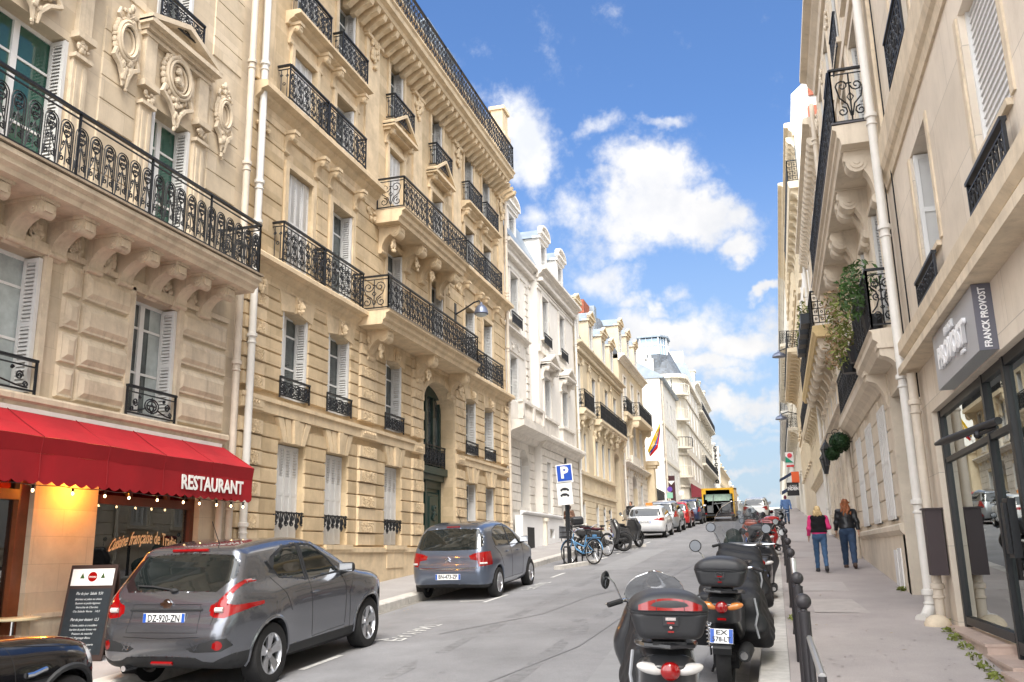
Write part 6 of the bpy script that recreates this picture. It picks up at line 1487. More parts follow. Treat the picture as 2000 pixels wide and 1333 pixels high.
# hanging signs
def plate(t, name, c0, c1, Y, m, th=.12, dy=0.):
    a, b_ = onY(c0[0], c0[1], Y), onY(c1[0], c1[1], Y); b = MB(); b.box(min(a[0], b_[0]), max(a[0], b_[0]), Y+dy, Y+dy+th, min(a[2], b_[2]), max(a[2], b_[2])); return b.build(name, m, t)
Y = 62
S1 = thing('restaurant_sign', 'black hanging sign lettered LE PETIT INDIEN under an orange red panel', 'sign', (1, Y, 4), world=True)
plate(S1, 'board', (1536, 943), (1562, 968), Y, mat('black sign', (.012, .011, .013), .5)); plate(S1, 'top_panel', (1545, 922), (1562, 943), Y, mat('orange red sign', (.75, .12, .03), .5))
c = onY(1549, 955, Y); text_mesh('INDIEN', .3, .01, 'lettering', m_letter, S1, frame_mat((c[0], Y-.02, c[2]), (1, 0, 0), (0, 0, 1)), bold=.01, wscale=.66)
c = onY(1549, 949.5, Y); text_mesh('LE PETIT', .15, .01, 'lettering', m_letter, S1, frame_mat((c[0], Y-.02, c[2]), (1, 0, 0), (0, 0, 1)), wscale=.5)
S2 = thing('lozenge_sign', 'white sign with a green triangle and a red roundel over a red strip', 'sign', (1, Y+3, 6), world=True); Y2 = Y+3
plate(S2, 'board', (1533, 884), (1551, 908), Y2, m_frame, dy=.02); plate(S2, 'strip', (1536, 909), (1551, 912), Y2, mat('red strip', (.6, .03, .03), .5))
a, b_, c = onY(1534, 892, Y2), onY(1550, 904, Y2), onY(1534, 904, Y2); b = MB(); b.add([tuple(p-np.array([0, .03, 0])) for p in (a, b_, c)]+[tuple(p) for p in (a, b_, c)], [(0, 1, 2), (5, 4, 3), (0, 3, 4, 1), (1, 4, 5, 2), (2, 5, 3, 0)]); b.build('triangle', mat('sign green', (.0, .25, .15), .5), S2)
c = onY(1542, 890, Y2); b = MB(); b.lathe((c[0], Y2-.02, c[2]), [(.16, -.02), (.16, .03)], 1, 14); b.build('roundel', mat('sign red', (.65, .05, .08), .5), S2)
for k, (p0, p1, p2, p3, lab) in enumerate((((1523, 936), (1546, 922), (1546, 928), (1523, 941), 'dark blue shop awning on the right, upper one'), ((1528, 960), (1540, 953), (1540, 960), (1528, 967), 'dark blue shop awning on the right, lower and farther one'))):
    Yk = 72+k*10; t = thing('awning', lab, 'awning', tuple(onY(*p0, Yk)), world=True, group='dark blue awnings')
    v = [tuple(onY(*p, Yk)) for p in (p0, p1, p2, p3)]; b = MB(); b.add(v+[(x, y+6, z+.36) for x, y, z in v], [(0, 1, 2, 3), (0, 4, 5, 1), (3, 2, 6, 7), (0, 3, 7, 4), (4, 7, 6, 5)]); b.build('canopy', mat('dark blue canvas', (.02, .03, .07), .7), t)
for k, (px, py, X0, lab) in enumerate(((1522, 697, .95, 'bell shaped street lamp on a bracket, highest one on the right'), (1526, 819, .9, 'bell shaped street lamp on a bracket, lower and farther one on the right'))):
    P = onX(px, py, X0); t = thing('street_lamp', lab, 'street lamp', tuple(P), group='bracket lamps on the right side')
    b = MB(); b.tube([(XR-P[0], 0, .3), (.5, 0, .5), (0, 0, .35)], .04, 6); b.build('bracket', m_iron, t)
    b = MB(); b.lathe((0, 0, 0), [(.42, -.02), (.40, .08), (.28, .2), (.1, .28), (.06, .4)], 2, 16); b.build('lamp_shade', m_lamp, t, smooth=True)
R = random.Random(31); GM = MB()
for i in range(240):
    y = 7+45*R.random()**1.6; x = R.uniform(.3, 1.85); s = R.uniform(.008, .022); GM.add([(x+s*cos(2*pi*k/7), y+s*1.1*sin(2*pi*k/7), sz(y)+.0125+.01*x) for k in range(7)], [tuple(range(7))])
GM.build('chewing_gum_spots', mat('trodden gum', (.24, .22, .21), .8, var=.4, vs=30), kind='stuff', recalc=False)
# weeds and litter along the wall
WD = MB()
for (x, y, n, s_) in ((1.93, 13.05, 60, .05), (1.86, 12.3, 40, .035), (1.84, 11.8, 50, .035), (1.84, 11.2, 50, .03), (1.82, 10.6, 50, .03), (1.8, 10.0, 60, .035), (1.78, 9.5, 50, .035), (1.95, 17.2, 50, .05), (.1, 13.6, 30, .03)):
    leaves(WD, (x, y, sz(y)+.04), (.08, .2, .05), n, s_, R, long=2)
WD.build('weeds', m_leafy, kind='stuff', recalc=False)
# ------------------------------------------------------------------ cars (implicit bodies)
def tab(xs, ys, sg):
    X = np.linspace(xs[0]-1, xs[-1]+1, 600); Y = np.interp(X, xs, ys); k = int(4*sg/(X[1]-X[0]))+1
    g = np.exp(-.5*((np.arange(-k, k+1))*(X[1]-X[0])/sg)**2); g /= g.sum(); Yp = np.pad(Y, k, mode='edge'); Y = np.convolve(Yp, g, 'valid')
    return lambda v: np.interp(v, X, Y)
def chaikin(p, it=2):
    for _ in range(it):
        q = []
        for a, b in zip(p, p[1:]+p[:1]): q += [(a[0]*.75+b[0]*.25, a[1]*.75+b[1]*.25), (a[0]*.25+b[0]*.75, a[1]*.25+b[1]*.75)]
        p = q
    return p
m_tyre = mat('tyre rubber', (.018, .018, .019), .85, var=.2, vs=20, bump=.3, bs=60)
m_rim = mat('alloy rim', (.55, .56, .58), .28, metal=.9)
m_cglas = mat('tinted car glass', (.010, .013, .013), .015, spec=1.0, coat=.6)
m_plast = mat('black textured plastic', (.022, .023, .025), .6, bump=.2, bs=200)
m_lampr = mat('red lamp plastic', (.26, .004, .005), .12, coat=1.)
m_lampw = mat('clear lamp plastic', (.62, .60, .58), .12, coat=1.)
m_lampo = mat('amber lamp plastic', (.62, .22, .05), .15, coat=1.)
m_chrome = mat('chrome', (.75, .76, .78), .1, metal=1.)
m_plate = mat('number plate white', (.72, .73, .74), .35)
m_blue = mat('number plate blue', (.02, .09, .42), .35)
m_ink = mat('number plate ink', (.01, .01, .012), .4)
m_well = mat('dark underbody', (.008, .008, .009), .9)
def paint(name, col, metal=.55, rough=.32):
    m = mat(name, col, rough, metal=metal, coat=1.0, spec=.6); return m
def wheel(parent, x, y, r, w, side, spokes=5, style=0, blk=False):
    hub = MB(); s = 1 if side > 0 else -1
    hub.lathe((x-s*w*.45, y, r), [(r*.55, -.02), (r*.55, .02)], 0, 20); o = hub.build('wheel', m_well, parent)
    t = MB(); hw = w/2
    prof = [(r*.66, -hw*.9), (r*.90, -hw), (r*.97, -hw*.92), (r, -hw*.72), (r, hw*.72), (r*.97, hw*.92), (r*.90, hw), (r*.66, hw*.9), (r*.62, hw*.6), (r*.62, -hw*.6)]
    n = 40; vs = []
    for rr, h in prof:
        for k in range(n):
            a = 2*pi*k/n; vs.append((x-s*hw+h, y+rr*cos(a), r+rr*sin(a)))
    m = len(prof); t.add(vs, [(i*n+k, i*n+(k+1) % n, ((i+1) % m)*n+(k+1) % n, ((i+1) % m)*n+k) for i in range(m) for k in range(n)])
    t.build('tyre', m_tyre, o, loc=(0, 0, 0), smooth=True)
    b = MB(); xo = x-s*.01
    ring = [(r*.66, 0), (r*.66, -.02), (r*.62, -.03), (r*.60, -w*.7), (r*.57, -w*.7), (r*.59, -.03), (r*.63, 0)]; vs = []
    for rr, h in ring:
        for k in range(n): a = 2*pi*k/n; vs.append((xo+s*h, y+rr*cos(a), r+rr*sin(a)))
    m = len(ring); b.add(vs, [(i*n+k, i*n+(k+1) % n, ((i+1) % m)*n+(k+1) % n, ((i+1) % m)*n+k) for i in range(m) for k in range(n)])
    for k in range(spokes):
        for dd in ((-.16, .16) if style == 0 else (0,)):
            a0 = 2*pi*k/spokes+.3; a1 = a0+dd; w0 = .022 if style == 0 else .04
            p = [(y+r*.10*cos(a0+dd*1.2), r+r*.10*sin(a0+dd*1.2)), (y+r*.62*cos(a1), r+r*.62*sin(a1))]; dx, dz = p[1][0]-p[0][0], p[1][1]-p[0][1]; L_ = math.hypot(dx, dz); nx, nz = -dz/L_*w0, dx/L_*w0
            v = []
            for q, (xx, ww_) in zip(p, ((xo-s*.035, .9), (xo-s*.008, 1.25))):
                for e in (-1, 1): v += [(xx, q[0]+nx*ww_*e, q[1]+nz*ww_*e), (xx-s*.03, q[0]+nx*ww_*e*1.2, q[1]+nz*ww_*e*1.2)]
            b.add(v, [(0, 2, 6, 4), (0, 4, 5, 1), (2, 3, 7, 6), (1, 5, 7, 3), (4, 6, 7, 5)])
    b.lathe((xo-s*.035, y, r), [(r*.16, -.02*s), (r*.15, .012*s), (r*.08, .018*s)], 0, 14)
    b.build('rim', m_rim if not blk else m_plast, o, loc=(0, 0, 0), smooth=True)
    return o
def plate(parent, c, w, h, txt, tilt=0., two=False, nrm=-1):
    b = MB(); b.box(-w/2, w/2, -.004, .004, -h/2, h/2); Mx = Matrix.Translation(c) @ Matrix.Rotation(tilt, 4, 'X')
    o = b.build('number_plate', m_plate, parent); o.data.transform(Mx)
    for sx in (-1, 1):
        b = MB(); b.box(sx*(w/2-.02)-.018, sx*(w/2-.02)+.018, -.0055, -.003, -h/2+.004, h/2-.004); q = b.build('plate_band', m_blue, o); q.data.transform(Mx)
    F_ = Mx @ frame_mat((0, -.0062, 0), (1, 0, 0), (0, 0, 1))
    if not two: text_mesh(txt, h*.95, .0006, 'plate_number', m_ink, o, F_, bold=.0015, wscale=w*.76)
    else:
        for k, t in enumerate(txt.split('|')): text_mesh(t, h*.45, .0006, 'plate_number', m_ink, o, Mx @ frame_mat((0, -.0062, h*(.23-.46*k)), (1, 0, 0), (0, 0, 1)), bold=.001, wscale=w*(.5 if k == 0 else .8))
    return o
def car(sp, label, loc, yaw=0., group=None, cat='car', nm='parked_car'):
    t = thing(nm, label, cat, loc, (math.atan(GR), 0, yaw), group)
    prof = chaikin(sp['prof']); Wp = tab(*sp['plan'], .10); Sz = tab(*sp['sec'], .045)
    fr = chaikin([(0, z) for z in ()]) if False else None
    wb = sp['wb']; r = sp['r']; ar = sp.get('ar', r+.055); k = sp.get('k', .11); bul = sp.get('bul', [])
    def W(y, z):
        w = Wp(y)*Sz(z)
        for (by, bz, sy, s_z, a) in bul: w = w+a*np.exp(-((y-by)/sy)**2-((z-bz)/s_z)**2)
        return w
    def f(x, y, z):
        d = smax(poly_sd(y, z, prof), (np.abs(x)-W(y, z))*.97, k)
        for yy in (0, wb):
            c = np.sqrt((y-yy)**2+(z-r)**2)-ar; c = np.maximum(c, .50-np.abs(x)); d = np.maximum(d, -c)
        return d
    ys = [p[0] for p in prof]; zs = [p[1] for p in prof]; h = sp.get('h', .022)
    P, Q = nets(f, (-1.0, min(ys)-.02, min(zs)-.02), (1.0, max(ys)+.02, max(zs)+.02), h)
    N = grad(f, P); N /= np.linalg.norm(N, axis=1)[:, None]+1e-9
    regs = sp['regs']
    def uv(P, pl): return (P[:, 1], P[:, 2]) if pl == 'yz' else (np.abs(P[:, 0]), P[:, 2]) if pl == 'xz' else (np.abs(P[:, 0]), P[:, 1])
    def ok(N, P, cnd): return cnd(np.abs(N[:, 0]), N[:, 1], N[:, 2], P)
    for (nm, pl, poly, cnd, m) in regs:
        if len(poly) < 3: continue
        a, b = uv(P, pl); s = poly_sd(a, b, poly); e = 1e-3; ga = (poly_sd(a+e, b, poly)-s)/e; gb = (poly_sd(a, b+e, poly)-s)/e
        msk = (np.abs(s) < h*.55) & ok(N, P, cnd)
        if pl == 'yz': P[msk, 1] -= (s*ga)[msk]; P[msk, 2] -= (s*gb)[msk]
        else:
            sg = np.sign(P[:, 0]); P[msk, 0] -= (s*ga*sg)[msk]; P[msk, 2 if pl == 'xz' else 1] -= (s*gb)[msk]
        Pm = P[msk]
        for _ in range(3):                                   # pull back to the surface along the axis that the outline does not use
            v = f(*Pm.T); g = grad(f, Pm); ax = {'yz': 0, 'xz': 1, 'xy': 2}[pl]; gg = g[:, ax]; ok_ = np.abs(gg) > .3
            Pm[ok_, ax] -= np.clip(v[ok_]/gg[ok_], -.02, .02)
        P[msk] = Pm
    C = P[Q].mean(1); NC = N[Q].mean(1); lab = np.zeros(len(Q), int)
    for i, (nm, pl, poly, cnd, m) in enumerate(regs):
        a, b = uv(C, pl); ins = (poly_sd(a, b, poly) < 0) & ok(NC, C, cnd); lab[ins & (lab == 0)] = i+1
    rad = np.minimum(np.hypot(C[:, 1], C[:, 2]-r), np.hypot(C[:, 1]-wb, C[:, 2]-r))
    inner = (np.abs(C[:, 0]) < W(C[:, 1], C[:, 2])-.07) & (rad < ar+.01); lab[inner] = -1
    und = (C[:, 2] < sp.get('under', .24)) & (NC[:, 2] < -.5); lab[und] = -1
    body = np_mesh(P, Q[lab == 0], 'body', sp['paint'], t)
    if (lab == -1).any(): np_mesh(P, Q[lab == -1], 'underbody', m_well, t)
    for i, (nm, pl, poly, cnd, m) in enumerate(regs):
        q = Q[lab == i+1]
        if not len(q): continue
        for sd_ in ((-1, 1) if nm in ('tail_lamp', 'headlight', 'side_window', 'quarter_window', 'front_window', 'fog_lamp', 'vent_grille', 'indicator', 'pillar_trim', 'sill_cladding') else (0,)):
            qq = q if sd_ == 0 else q[np.sign(C[lab == i+1][:, 0]) == sd_]
            if len(qq): np_mesh(P, qq, nm, m, t)
    def on_side(pts, sd_=1):
        y = np.array([p[0] for p in pts], float); z = np.array([p[1] for p in pts], float); lo, hi = np.zeros(len(y)), np.full(len(y), 1.2)
        for _ in range(30): m_ = (lo+hi)/2; v = f(m_, y, z); lo = np.where(v < 0, m_, lo); hi = np.where(v < 0, hi, m_)
        return [(sd_*a, b, c) for a, b, c in zip(lo, y, z)]
    def on_rear(pts, front=False):
        x = np.array([p[0] for p in pts], float); z = np.array([p[1] for p in pts], float); c = wb/2; lo, hi = np.full(len(x), c), np.full(len(x), c+3. if front else c-3.)
        for _ in range(34): m_ = (lo+hi)/2; v = f(x, m_, z); lo = np.where(v < 0, m_, lo); hi = np.where(v < 0, hi, m_)
        return [(a, b, c_) for a, b, c_ in zip(x, lo, z)]
    def dens(p, closed=False, st=.05):
        o = []; pp = p+[p[0]] if closed else p
        for a, b in zip(pp, pp[1:]):
            n = max(1, int(math.hypot(b[0]-a[0], b[1]-a[1])/st)); o += [(a[0]+(b[0]-a[0])*i/n, a[1]+(b[1]-a[1])*i/n) for i in range(n)]
        return o if closed else o+[p[-1]]
    b = MB()
    for ln in sp.get('seams', []):
        for s_ in (-1, 1): b.tube(on_side(dens(ln), s_), .0035, 4, False)
    for ln in sp.get('rseams', []): b.tube(on_rear(dens(ln)), .0035, 4, False)
    if b.v: build_each(b, 'panel_gap', m_well, t, .3, recalc=False)
    b = MB()
    for (nm, pl, poly, cnd, m) in regs:
        if nm in ('side_window', 'front_window'):
            for s_ in (-1, 1): b.tube(on_side(dens(poly, True), s_), .007, 4, False, True)
    if b.v: build_each(b, 'window_seal', m_plast, t, .15, recalc=False)
    for i, (yy, s_) in enumerate([(0, 1), (0, -1), (wb, 1), (wb, -1)]):
        wheel(t, s_*sp['tr'], yy, r, sp.get('tw', .21), s_, sp.get('spokes', 5), sp.get('ws', 0), sp.get('blk', False))
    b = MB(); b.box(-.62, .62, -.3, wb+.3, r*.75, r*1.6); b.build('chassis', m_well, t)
    # mirrors
    my, mz = sp['mirror']
    for s_ in (-1, 1):
        mx = on_side([(my, mz)])[0][0]
        o = blob(lambda x, y, z: smin(rbox(x, y, z, (s_*(mx+.12), my+.02, mz+.05), (.10, .05, .062), .045), caps(x, y, z, (s_*(mx-.02), my+.03, mz-.03), (s_*(mx+.08), my+.02, mz+.0), .03), .03), (min(s_*(mx-.06), s_*(mx+.26)), my-.08, mz-.1), (max(s_*(mx-.06), s_*(mx+.26)), my+.12, mz+.16), .018, 'wing_mirror', sp.get('mirm', sp['paint']), t)
        b = MB(); b.box(s_*(mx+.12)-.09, s_*(mx+.12)+.09, my-.034, my-.028, mz, mz+.1); b.build('mirror_glass', m_chrome, o, loc=(0, 0, 0))
    for (y, z) in sp.get('handles', []):
        for s_ in (-1, 1):
            p = on_side([(y-.08, z), (y+.08, z)], s_); b = MB(); b.tube([(p[0][0]+s_*.005, *p[0][1:]), (p[0][0]+s_*.03, p[0][1]+.02, p[0][2]), (p[1][0]+s_*.03, p[1][1]-.02, p[1][2]), (p[1][0]+s_*.005, *p[1][1:])], .012, 6); b.build('door_handle', sp.get('hm', sp['paint']), t)
    return t, f, on_side, on_rear, dens
side_ = lambda ax, ny, nz, P: ax > .45
rear_ = lambda ax, ny, nz, P: (ny < -.25)
rearw_ = lambda ax, ny, nz, P: (ny < -.12) & (P[:, 1] < .6)
front_ = lambda ax, ny, nz, P: (ny > .12) & (P[:, 1] > 1.0)
lowc = lambda ax, ny, nz, P: P[:, 2] < 9
BIG = lambda z: [(-3, -1), (6, -1), (6, z), (-3, z)]
m_gunm = paint('gunmetal metallic paint', (.175, .185, .21), .8, .24)
JUKE = dict(h=.019, wb=2.53, r=.335, ar=.385, tr=.885, tw=.215, paint=m_gunm, k=.13,
    prof=[(-.45, .24), (-.70, .30), (-.775, .42), (-.785, .60), (-.75, .74), (-.70, .82), (-.665, .98), (-.56, 1.12), (-.30, 1.42), (-.27, 1.50), (-.10, 1.535), (.5, 1.575), (1.0, 1.57), (1.45, 1.51), (1.95, 1.27), (2.32, 1.08), (2.75, 1.03), (3.10, .95), (3.28, .80), (3.34, .62), (3.32, .40), (3.2, .25), (2.6, .2), (1.2, .19)],
    plan=([-.8, -.7, -.55, -.3, 0, .5, 1.2, 2.0, 2.53, 2.85, 3.15, 3.36], [.70, .79, .85, .875, .885, .865, .858, .865, .885, .86, .78, .62]),
    sec=([.15, .35, .6, .8, .95, 1.03, 1.12, 1.3, 1.48, 1.6], [.93, .975, .995, 1.0, .985, .95, .885, .815, .73, .66]),
    bul=[(0, .72, .42, .20, .035), (2.53, .72, .42, .2, .035)], under=.25, mirror=(1.80, 1.08), mirm=m_plast, handles=[(1.05, .90)],
    regs=[('front_window', 'yz', [(.98, 1.06), (1.78, 1.09), (1.60, 1.26), (1.32, 1.44), (1.02, 1.475)], side_, m_cglas),
          ('side_window', 'yz', [(.32, 1.13), (.90, 1.07), (.93, 1.47), (.62, 1.455), (.34, 1.37), (.24, 1.24)], side_, m_cglas),
          ('pillar_trim', 'yz', [(.12, 1.20), (.9, 1.05), (1.82, 1.07), (1.62, 1.28), (1.33, 1.465), (1.0, 1.495), (.6, 1.48), (.25, 1.37)], side_, m_plast),
          ('windscreen', 'xz', [(0, 1.11), (.74, 1.11), (.60, 1.49), (0, 1.51)], front_, m_cglas),
          ('tail_lamp', 'xz', [(.53, .87), (.58, .81), (.72, .80), (.84, .855), (.90, .90), (.93, .93), (.80, .925), (.715, .95), (.775, 1.14), (.755, 1.17), (.66, 1.02), (.60, .955), (.54, .93)], lambda ax, ny, nz, P: (P[:, 1] < -.16), m_lampr),
          ('rear_window', 'xz', [(0, 1.075), (.56, 1.06), (.70, 1.20), (.66, 1.34), (.56, 1.43), (0, 1.455)], rearw_, m_cglas),
          ('fog_lamp', 'xz', [(.68+.05*cos(a), .53+.05*sin(a)) for a in np.linspace(0, 2*pi, 10)[:-1]], rear_, m_lampr),
          ('vent_grille', 'xz', [(.32, .50), (.62, .59), (.76, .60), (.80, .52), (.72, .47), (.40, .46)], rear_, m_plast),
          ('lower_cladding', 'xz', [(0, .1), (1.2, .1), (1.2, .46), (.80, .44), (.62, .36), (.50, .37), (.42, .41), (0, .42)], lambda ax, ny, nz, P: (P[:, 1] < -.35), m_plast),
          ('sill_cladding', 'yz', BIG(.36), side_, m_plast)],
    seams=[[(.98, .40), (.96, .95), (.95, 1.49)], [(1.85, .42), (1.88, .9), (1.80, 1.07)], [(.45, .75), (.35, .95), (.12, 1.15)], [(.98, .38), (1.85, .40)], [(2.0, .35), (1.97, .8), (2.15, 1.02)]],
    rseams=[[(-.62, .98), (-.58, .70), (-.52, .62), (0, .60), (.52, .62), (.58, .70), (.62, .98)], [(-.42, .94), (-.44, .66), (.44, .66), (.42, .94), (-.42, .94)]])
def ground_at(x, y): return crown(x, y)+.004
jx = -5.52-.885
t, f, sd_f, rr_f, dn = car(JUKE, 'gunmetal grey crossover car with boomerang tail lamps parked below the restaurant', (jx, 9.42, ground_at(jx, 9.42)+.0), 0)
# details of its tail
y0 = rr_f([(0, .80)])[0][1]
plate(t, (0, y0-.012, .80), .52, .11, 'DZ-920-ZN', tilt=-.10)
b = MB(); b.lathe((0, rr_f([(0, .945)])[0][1]-.006, .945), [(.055, -.006), (.055, .012)], 1, 20); b.lathe((0, rr_f([(0, .945)])[0][1]-.014, .945), [(.035, -.006), (.035, .012)], 1, 20); b.box(-.075, .075, rr_f([(0, .945)])[0][1]-.022, rr_f([(0, .945)])[0][1]-.01, .93, .96); b.build('tail_emblem', m_chrome, t)
b = MB(); b.tube(rr_f(dn([(-.45, .885), (.45, .885)])), .014, 6); b.build('tailgate_trim', m_plast, t)
b = MB(); b.tube([(p[0], p[1]-.012, p[2]) for p in rr_f(dn([(-.23, 1.487), (.23, 1.487)]))], .020, 6); b.build('third_brake_lamp', m_lampr, t)
b = MB(); b.tube([(p[0], p[1]-.018, p[2]) for p in rr_f(dn([(.02, 1.085), (-.25, 1.12), (-.46, 1.13)]))], .011, 5); b.ell((.03, rr_f([(.03, 1.08)])[0][1]-.02, 1.08), (.05, .03, .025), 8, 6); b.build('rear_wiper', m_plast, t)
b = MB()
for s_ in (-1, 1): b.tube([(p[0]*s_, p[1]-.006, p[2]) for p in rr_f(dn([(.61, .885), (.70, .885)], st=.02))], .028, 8)
build_each(b, 'lamp_lens', m_lampw, t)
b = MB(); b.tube([(p[0], p[1]-.008, p[2]) for p in rr_f(dn([(-.13, .345), (.13, .345)]))], .022, 4); b.build('reflector_lamp', m_lampr, t, label='small red lamp in the middle of the rear bumper')
b = MB(); b.lathe((-.45, -.70, .29), [(.03, -.08), (.035, .12)], 1, 12); b.build('exhaust_pipe', m_chrome, t)
b = MB(); b.tube([(.15, .05, 1.53), (.16, -.12, 1.80)], [.006, .003], 5); b.build('aerial', m_plast, t)
b = MB(); pts = [(.24, 1.10), (.38, 1.05)]
for s_ in (-1, 1): p = sd_f([(.20, 1.24), (.13, 1.33)], s_); b.tube([(q[0]+s_*.01, q[1], q[2]) for q in p], .014, 6)
build_each(b, 'rear_door_handle', m_plast, t, .05)
b = MB()
for s_ in (-1, 1):
    for k in range(7):
        for e in (1, -1):
            p = rr_f([(.42+k*.05, .48), (.42+k*.05+.06*e, .56)]); b.tube([(q[0]*s_, q[1]-.003, q[2]) for q in p], .004, 3, False)
build_each(b, 'grille_mesh', m_gunm, t, .1, recalc=False)
for s_ in (-1, 1):
    p = sd_f([(2.95, 1.0)], s_)[0]; b = MB(); b.ell((p[0]*.86, 2.92, 1.0), (.09, .16, .05), 12, 8); b.build('indicator', m_lampw, t, smooth=True)
    for yy in (0, 2.53):                                     # arch lips
        b = MB(); pts = [(yy+.40*cos(a), .335+.40*sin(a)) for a in np.linspace(-.15, pi+.15, 26)]; b.tube([(q[0]-s_*.004, q[1], q[2]) for q in sd_f(pts, s_)], .022, 6); b.build('arch_trim', m_gunm, t, smooth=True)
# blue grey hatchback
m_bgrey = paint('blue grey metallic paint', (.13, .16, .22), .7, .28)
C3 = dict(h=.022, wb=2.465, r=.30, ar=.35, tr=.865, tw=.195, paint=m_bgrey, k=.16, ws=1, spokes=7,
    prof=[(-.40, .22), (-.62, .26), (-.70, .38), (-.715, .55), (-.68, .72), (-.67, .90), (-.60, 1.05), (-.42, 1.33), (-.30, 1.44), (0, 1.49), (.5, 1.52), (.9, 1.515), (1.4, 1.44), (1.9, 1.22), (2.3, 1.01), (2.75, .93), (3.02, .82), (3.18, .66), (3.22, .45), (3.12, .24), (2.6, .19), (1.2, .18)],
    plan=([-.75, -.6, -.4, 0, .6, 1.3, 2.0, 2.5, 2.8, 3.05, 3.25], [.70, .79, .84, .862, .862, .86, .858, .85, .80, .70, .55]),
    sec=([.15, .35, .6, .8, .92, 1.0, 1.2, 1.4, 1.53], [.94, .98, 1.0, .995, .965, .93, .855, .77, .69]), bul=[(0, .7, .4, .2, .015)],
    under=.23, mirror=(1.78, 1.02), mirm=m_plast, handles=[(.62, .88), (1.42, .86)],
    regs=[('front_window', 'yz', [(.98, .99), (1.80, .99), (1.50, 1.22), (1.22, 1.38), (1.0, 1.42)], side_, m_cglas),
          ('side_window', 'yz', [(-.02, 1.03), (.92, .99), (.94, 1.425), (.5, 1.425), (.12, 1.35), (-.06, 1.2)], side_, m_cglas),
          ('windscreen', 'xz', [(0, 1.03), (.72, 1.03), (.58, 1.42), (0, 1.44)], front_, m_cglas),
          ('tail_lamp', 'xz', [(.44, .86), (.46, .80), (.60, .78), (.64, .66), (.84, .68), (.92, .80), (.88, .93), (.76, .94), (.62, .93), (.50, .90)], lambda ax, ny, nz, P: P[:, 1] < -.38, m_lampr),
          ('rear_window', 'xz', [(0, .97), (.60, .985), (.70, 1.05), (.66, 1.25), (.56, 1.37), (0, 1.40)], rearw_, m_cglas),
          ('lower_bumper', 'xz', [(0, .1), (1.1, .1), (1.1, .30), (0, .33)], lambda ax, ny, nz, P: P[:, 1] < -.3, m_plast)],
    seams=[[(.96, .32), (.96, 1.44)], [(1.82, .34), (1.86, .98)], [(.30, .60), (.12, .85), (-.1, 1.02)], [(.35, .34), (1.82, .34)]],
    rseams=[[(-.60, .97), (-.64, .63), (0, .60), (.64, .63), (.60, .97)]])
cx = -5.50-.862
t, f, sd_f, rr_f, dn = car(C3, 'blue grey metallic hatchback parked in front of the big honey stone building', (cx, 18.12, ground_at(cx, 18.12)), 0)
plate(t, (0, rr_f([(0, .47)])[0][1]-.012, .47), .52, .11, 'BN-473-ZP', tilt=-.04)
b = MB(); b.tube([(p[0], p[1]-.008, p[2]) for p in rr_f(dn([(-.6, .64), (0, .625), (.6, .64)]))], .014, 6); b.build('chrome_strip', m_chrome, t)
for k in (0, 1):
    b = MB(); b.tube([(x, rr_f([(0, .83)])[0][1]-.012, .80+z-k*.045) for x, z in ((-.055, 0), (0, .045), (.055, 0))], .010, 4); b.build('tail_emblem', m_chrome, t)
b = MB(); b.tube([(p[0], p[1]-.012, p[2]) for p in rr_f(dn([(-.14, 1.425), (.14, 1.425)]))], .014, 6); b.build('third_brake_lamp', m_lampr, t)
b = MB(); b.tube([(.0, .15, 1.5), (-.02, -.05, 1.75)], [.006, .003], 5); b.build('aerial', m_plast, t)
for s_ in (-1, 1):
    b = MB(); b.tube([(p[0]*s_, p[1]-.005, p[2]) for p in rr_f(dn([(.66, .72), (.78, .72)]))], .02, 6); b.build('lamp_lens', m_lampw, t)
# white taxi estate and the row behind
def hatch(pnt, **kw):
    d = dict(C3); d.update(h=.05, paint=pnt, handles=[], seams=[], rseams=[]); d.update(kw); return d
AUR = hatch(paint('white car paint', (.72, .73, .74), .0, .3), h=.032, wb=2.6,
    prof=[(-.40, .22), (-.75, .28), (-.90, .45), (-.92, .70), (-.86, .92), (-.74, 1.08), (-.55, 1.34), (-.40, 1.42), (.5, 1.47), (1.0, 1.46), (1.5, 1.38), (2.4, 1.0), (2.9, .92), (3.3, .78), (3.45, .5), (3.3, .22), (1.2, .18)],
    plan=([-.95, -.7, -.4, 0, .6, 1.3, 2.0, 2.7, 3.1, 3.45], [.72, .82, .87, .875, .875, .875, .87, .86, .78, .55]),
    regs=[('front_window', 'yz', [(1.0, .98), (2.05, .98), (1.6, 1.25), (1.2, 1.36)], side_, m_cglas), ('side_window', 'yz', [(-.3, 1.02), (.95, .98), (1.0, 1.37), (0, 1.33), (-.3, 1.2)], side_, m_cglas),
          ('windscreen', 'xz', [(0, 1.03), (.72, 1.03), (.58, 1.38), (0, 1.4)], front_, m_cglas),
          ('rear_window', 'xz', [(0, .99), (.64, 1.0), (.70, 1.08), (.62, 1.32), (0, 1.35)], rearw_, m_cglas),
          ('tail_lamp', 'xz', [(.40, .84), (.62, .80), (.90, .78), (.92, .92), (.70, .93), (.42, .88)], lambda ax, ny, nz, P: P[:, 1] < -.5, m_lampr),
          ('lower_bumper', 'xz', [(0, .1), (1.1, .1), (1.1, .30), (0, .34)], lambda ax, ny, nz, P: P[:, 1] < -.4, m_plast)], mirror=(1.95, 1.0))
def lay(spec, X, Y, label, yaw=0, **kw): return car(spec, label, (X, Y, ground_at(X, Y)), yaw, 'cars parked uphill on the left', **kw)
t, f, sd_f, rr_f, dn = lay(AUR, -5.72, 42.3, 'white estate taxi with a roof sign, first of the row uphill on the left')
plate(t, (0, rr_f([(0, .74)])[0][1]-.012, .74), .52, .11, 'EA-316-RK')
b = MB(); b.box(-.16, .16, .9, 1.05, 1.47, 1.58); b.build('taxi_sign', m_lampo, t)
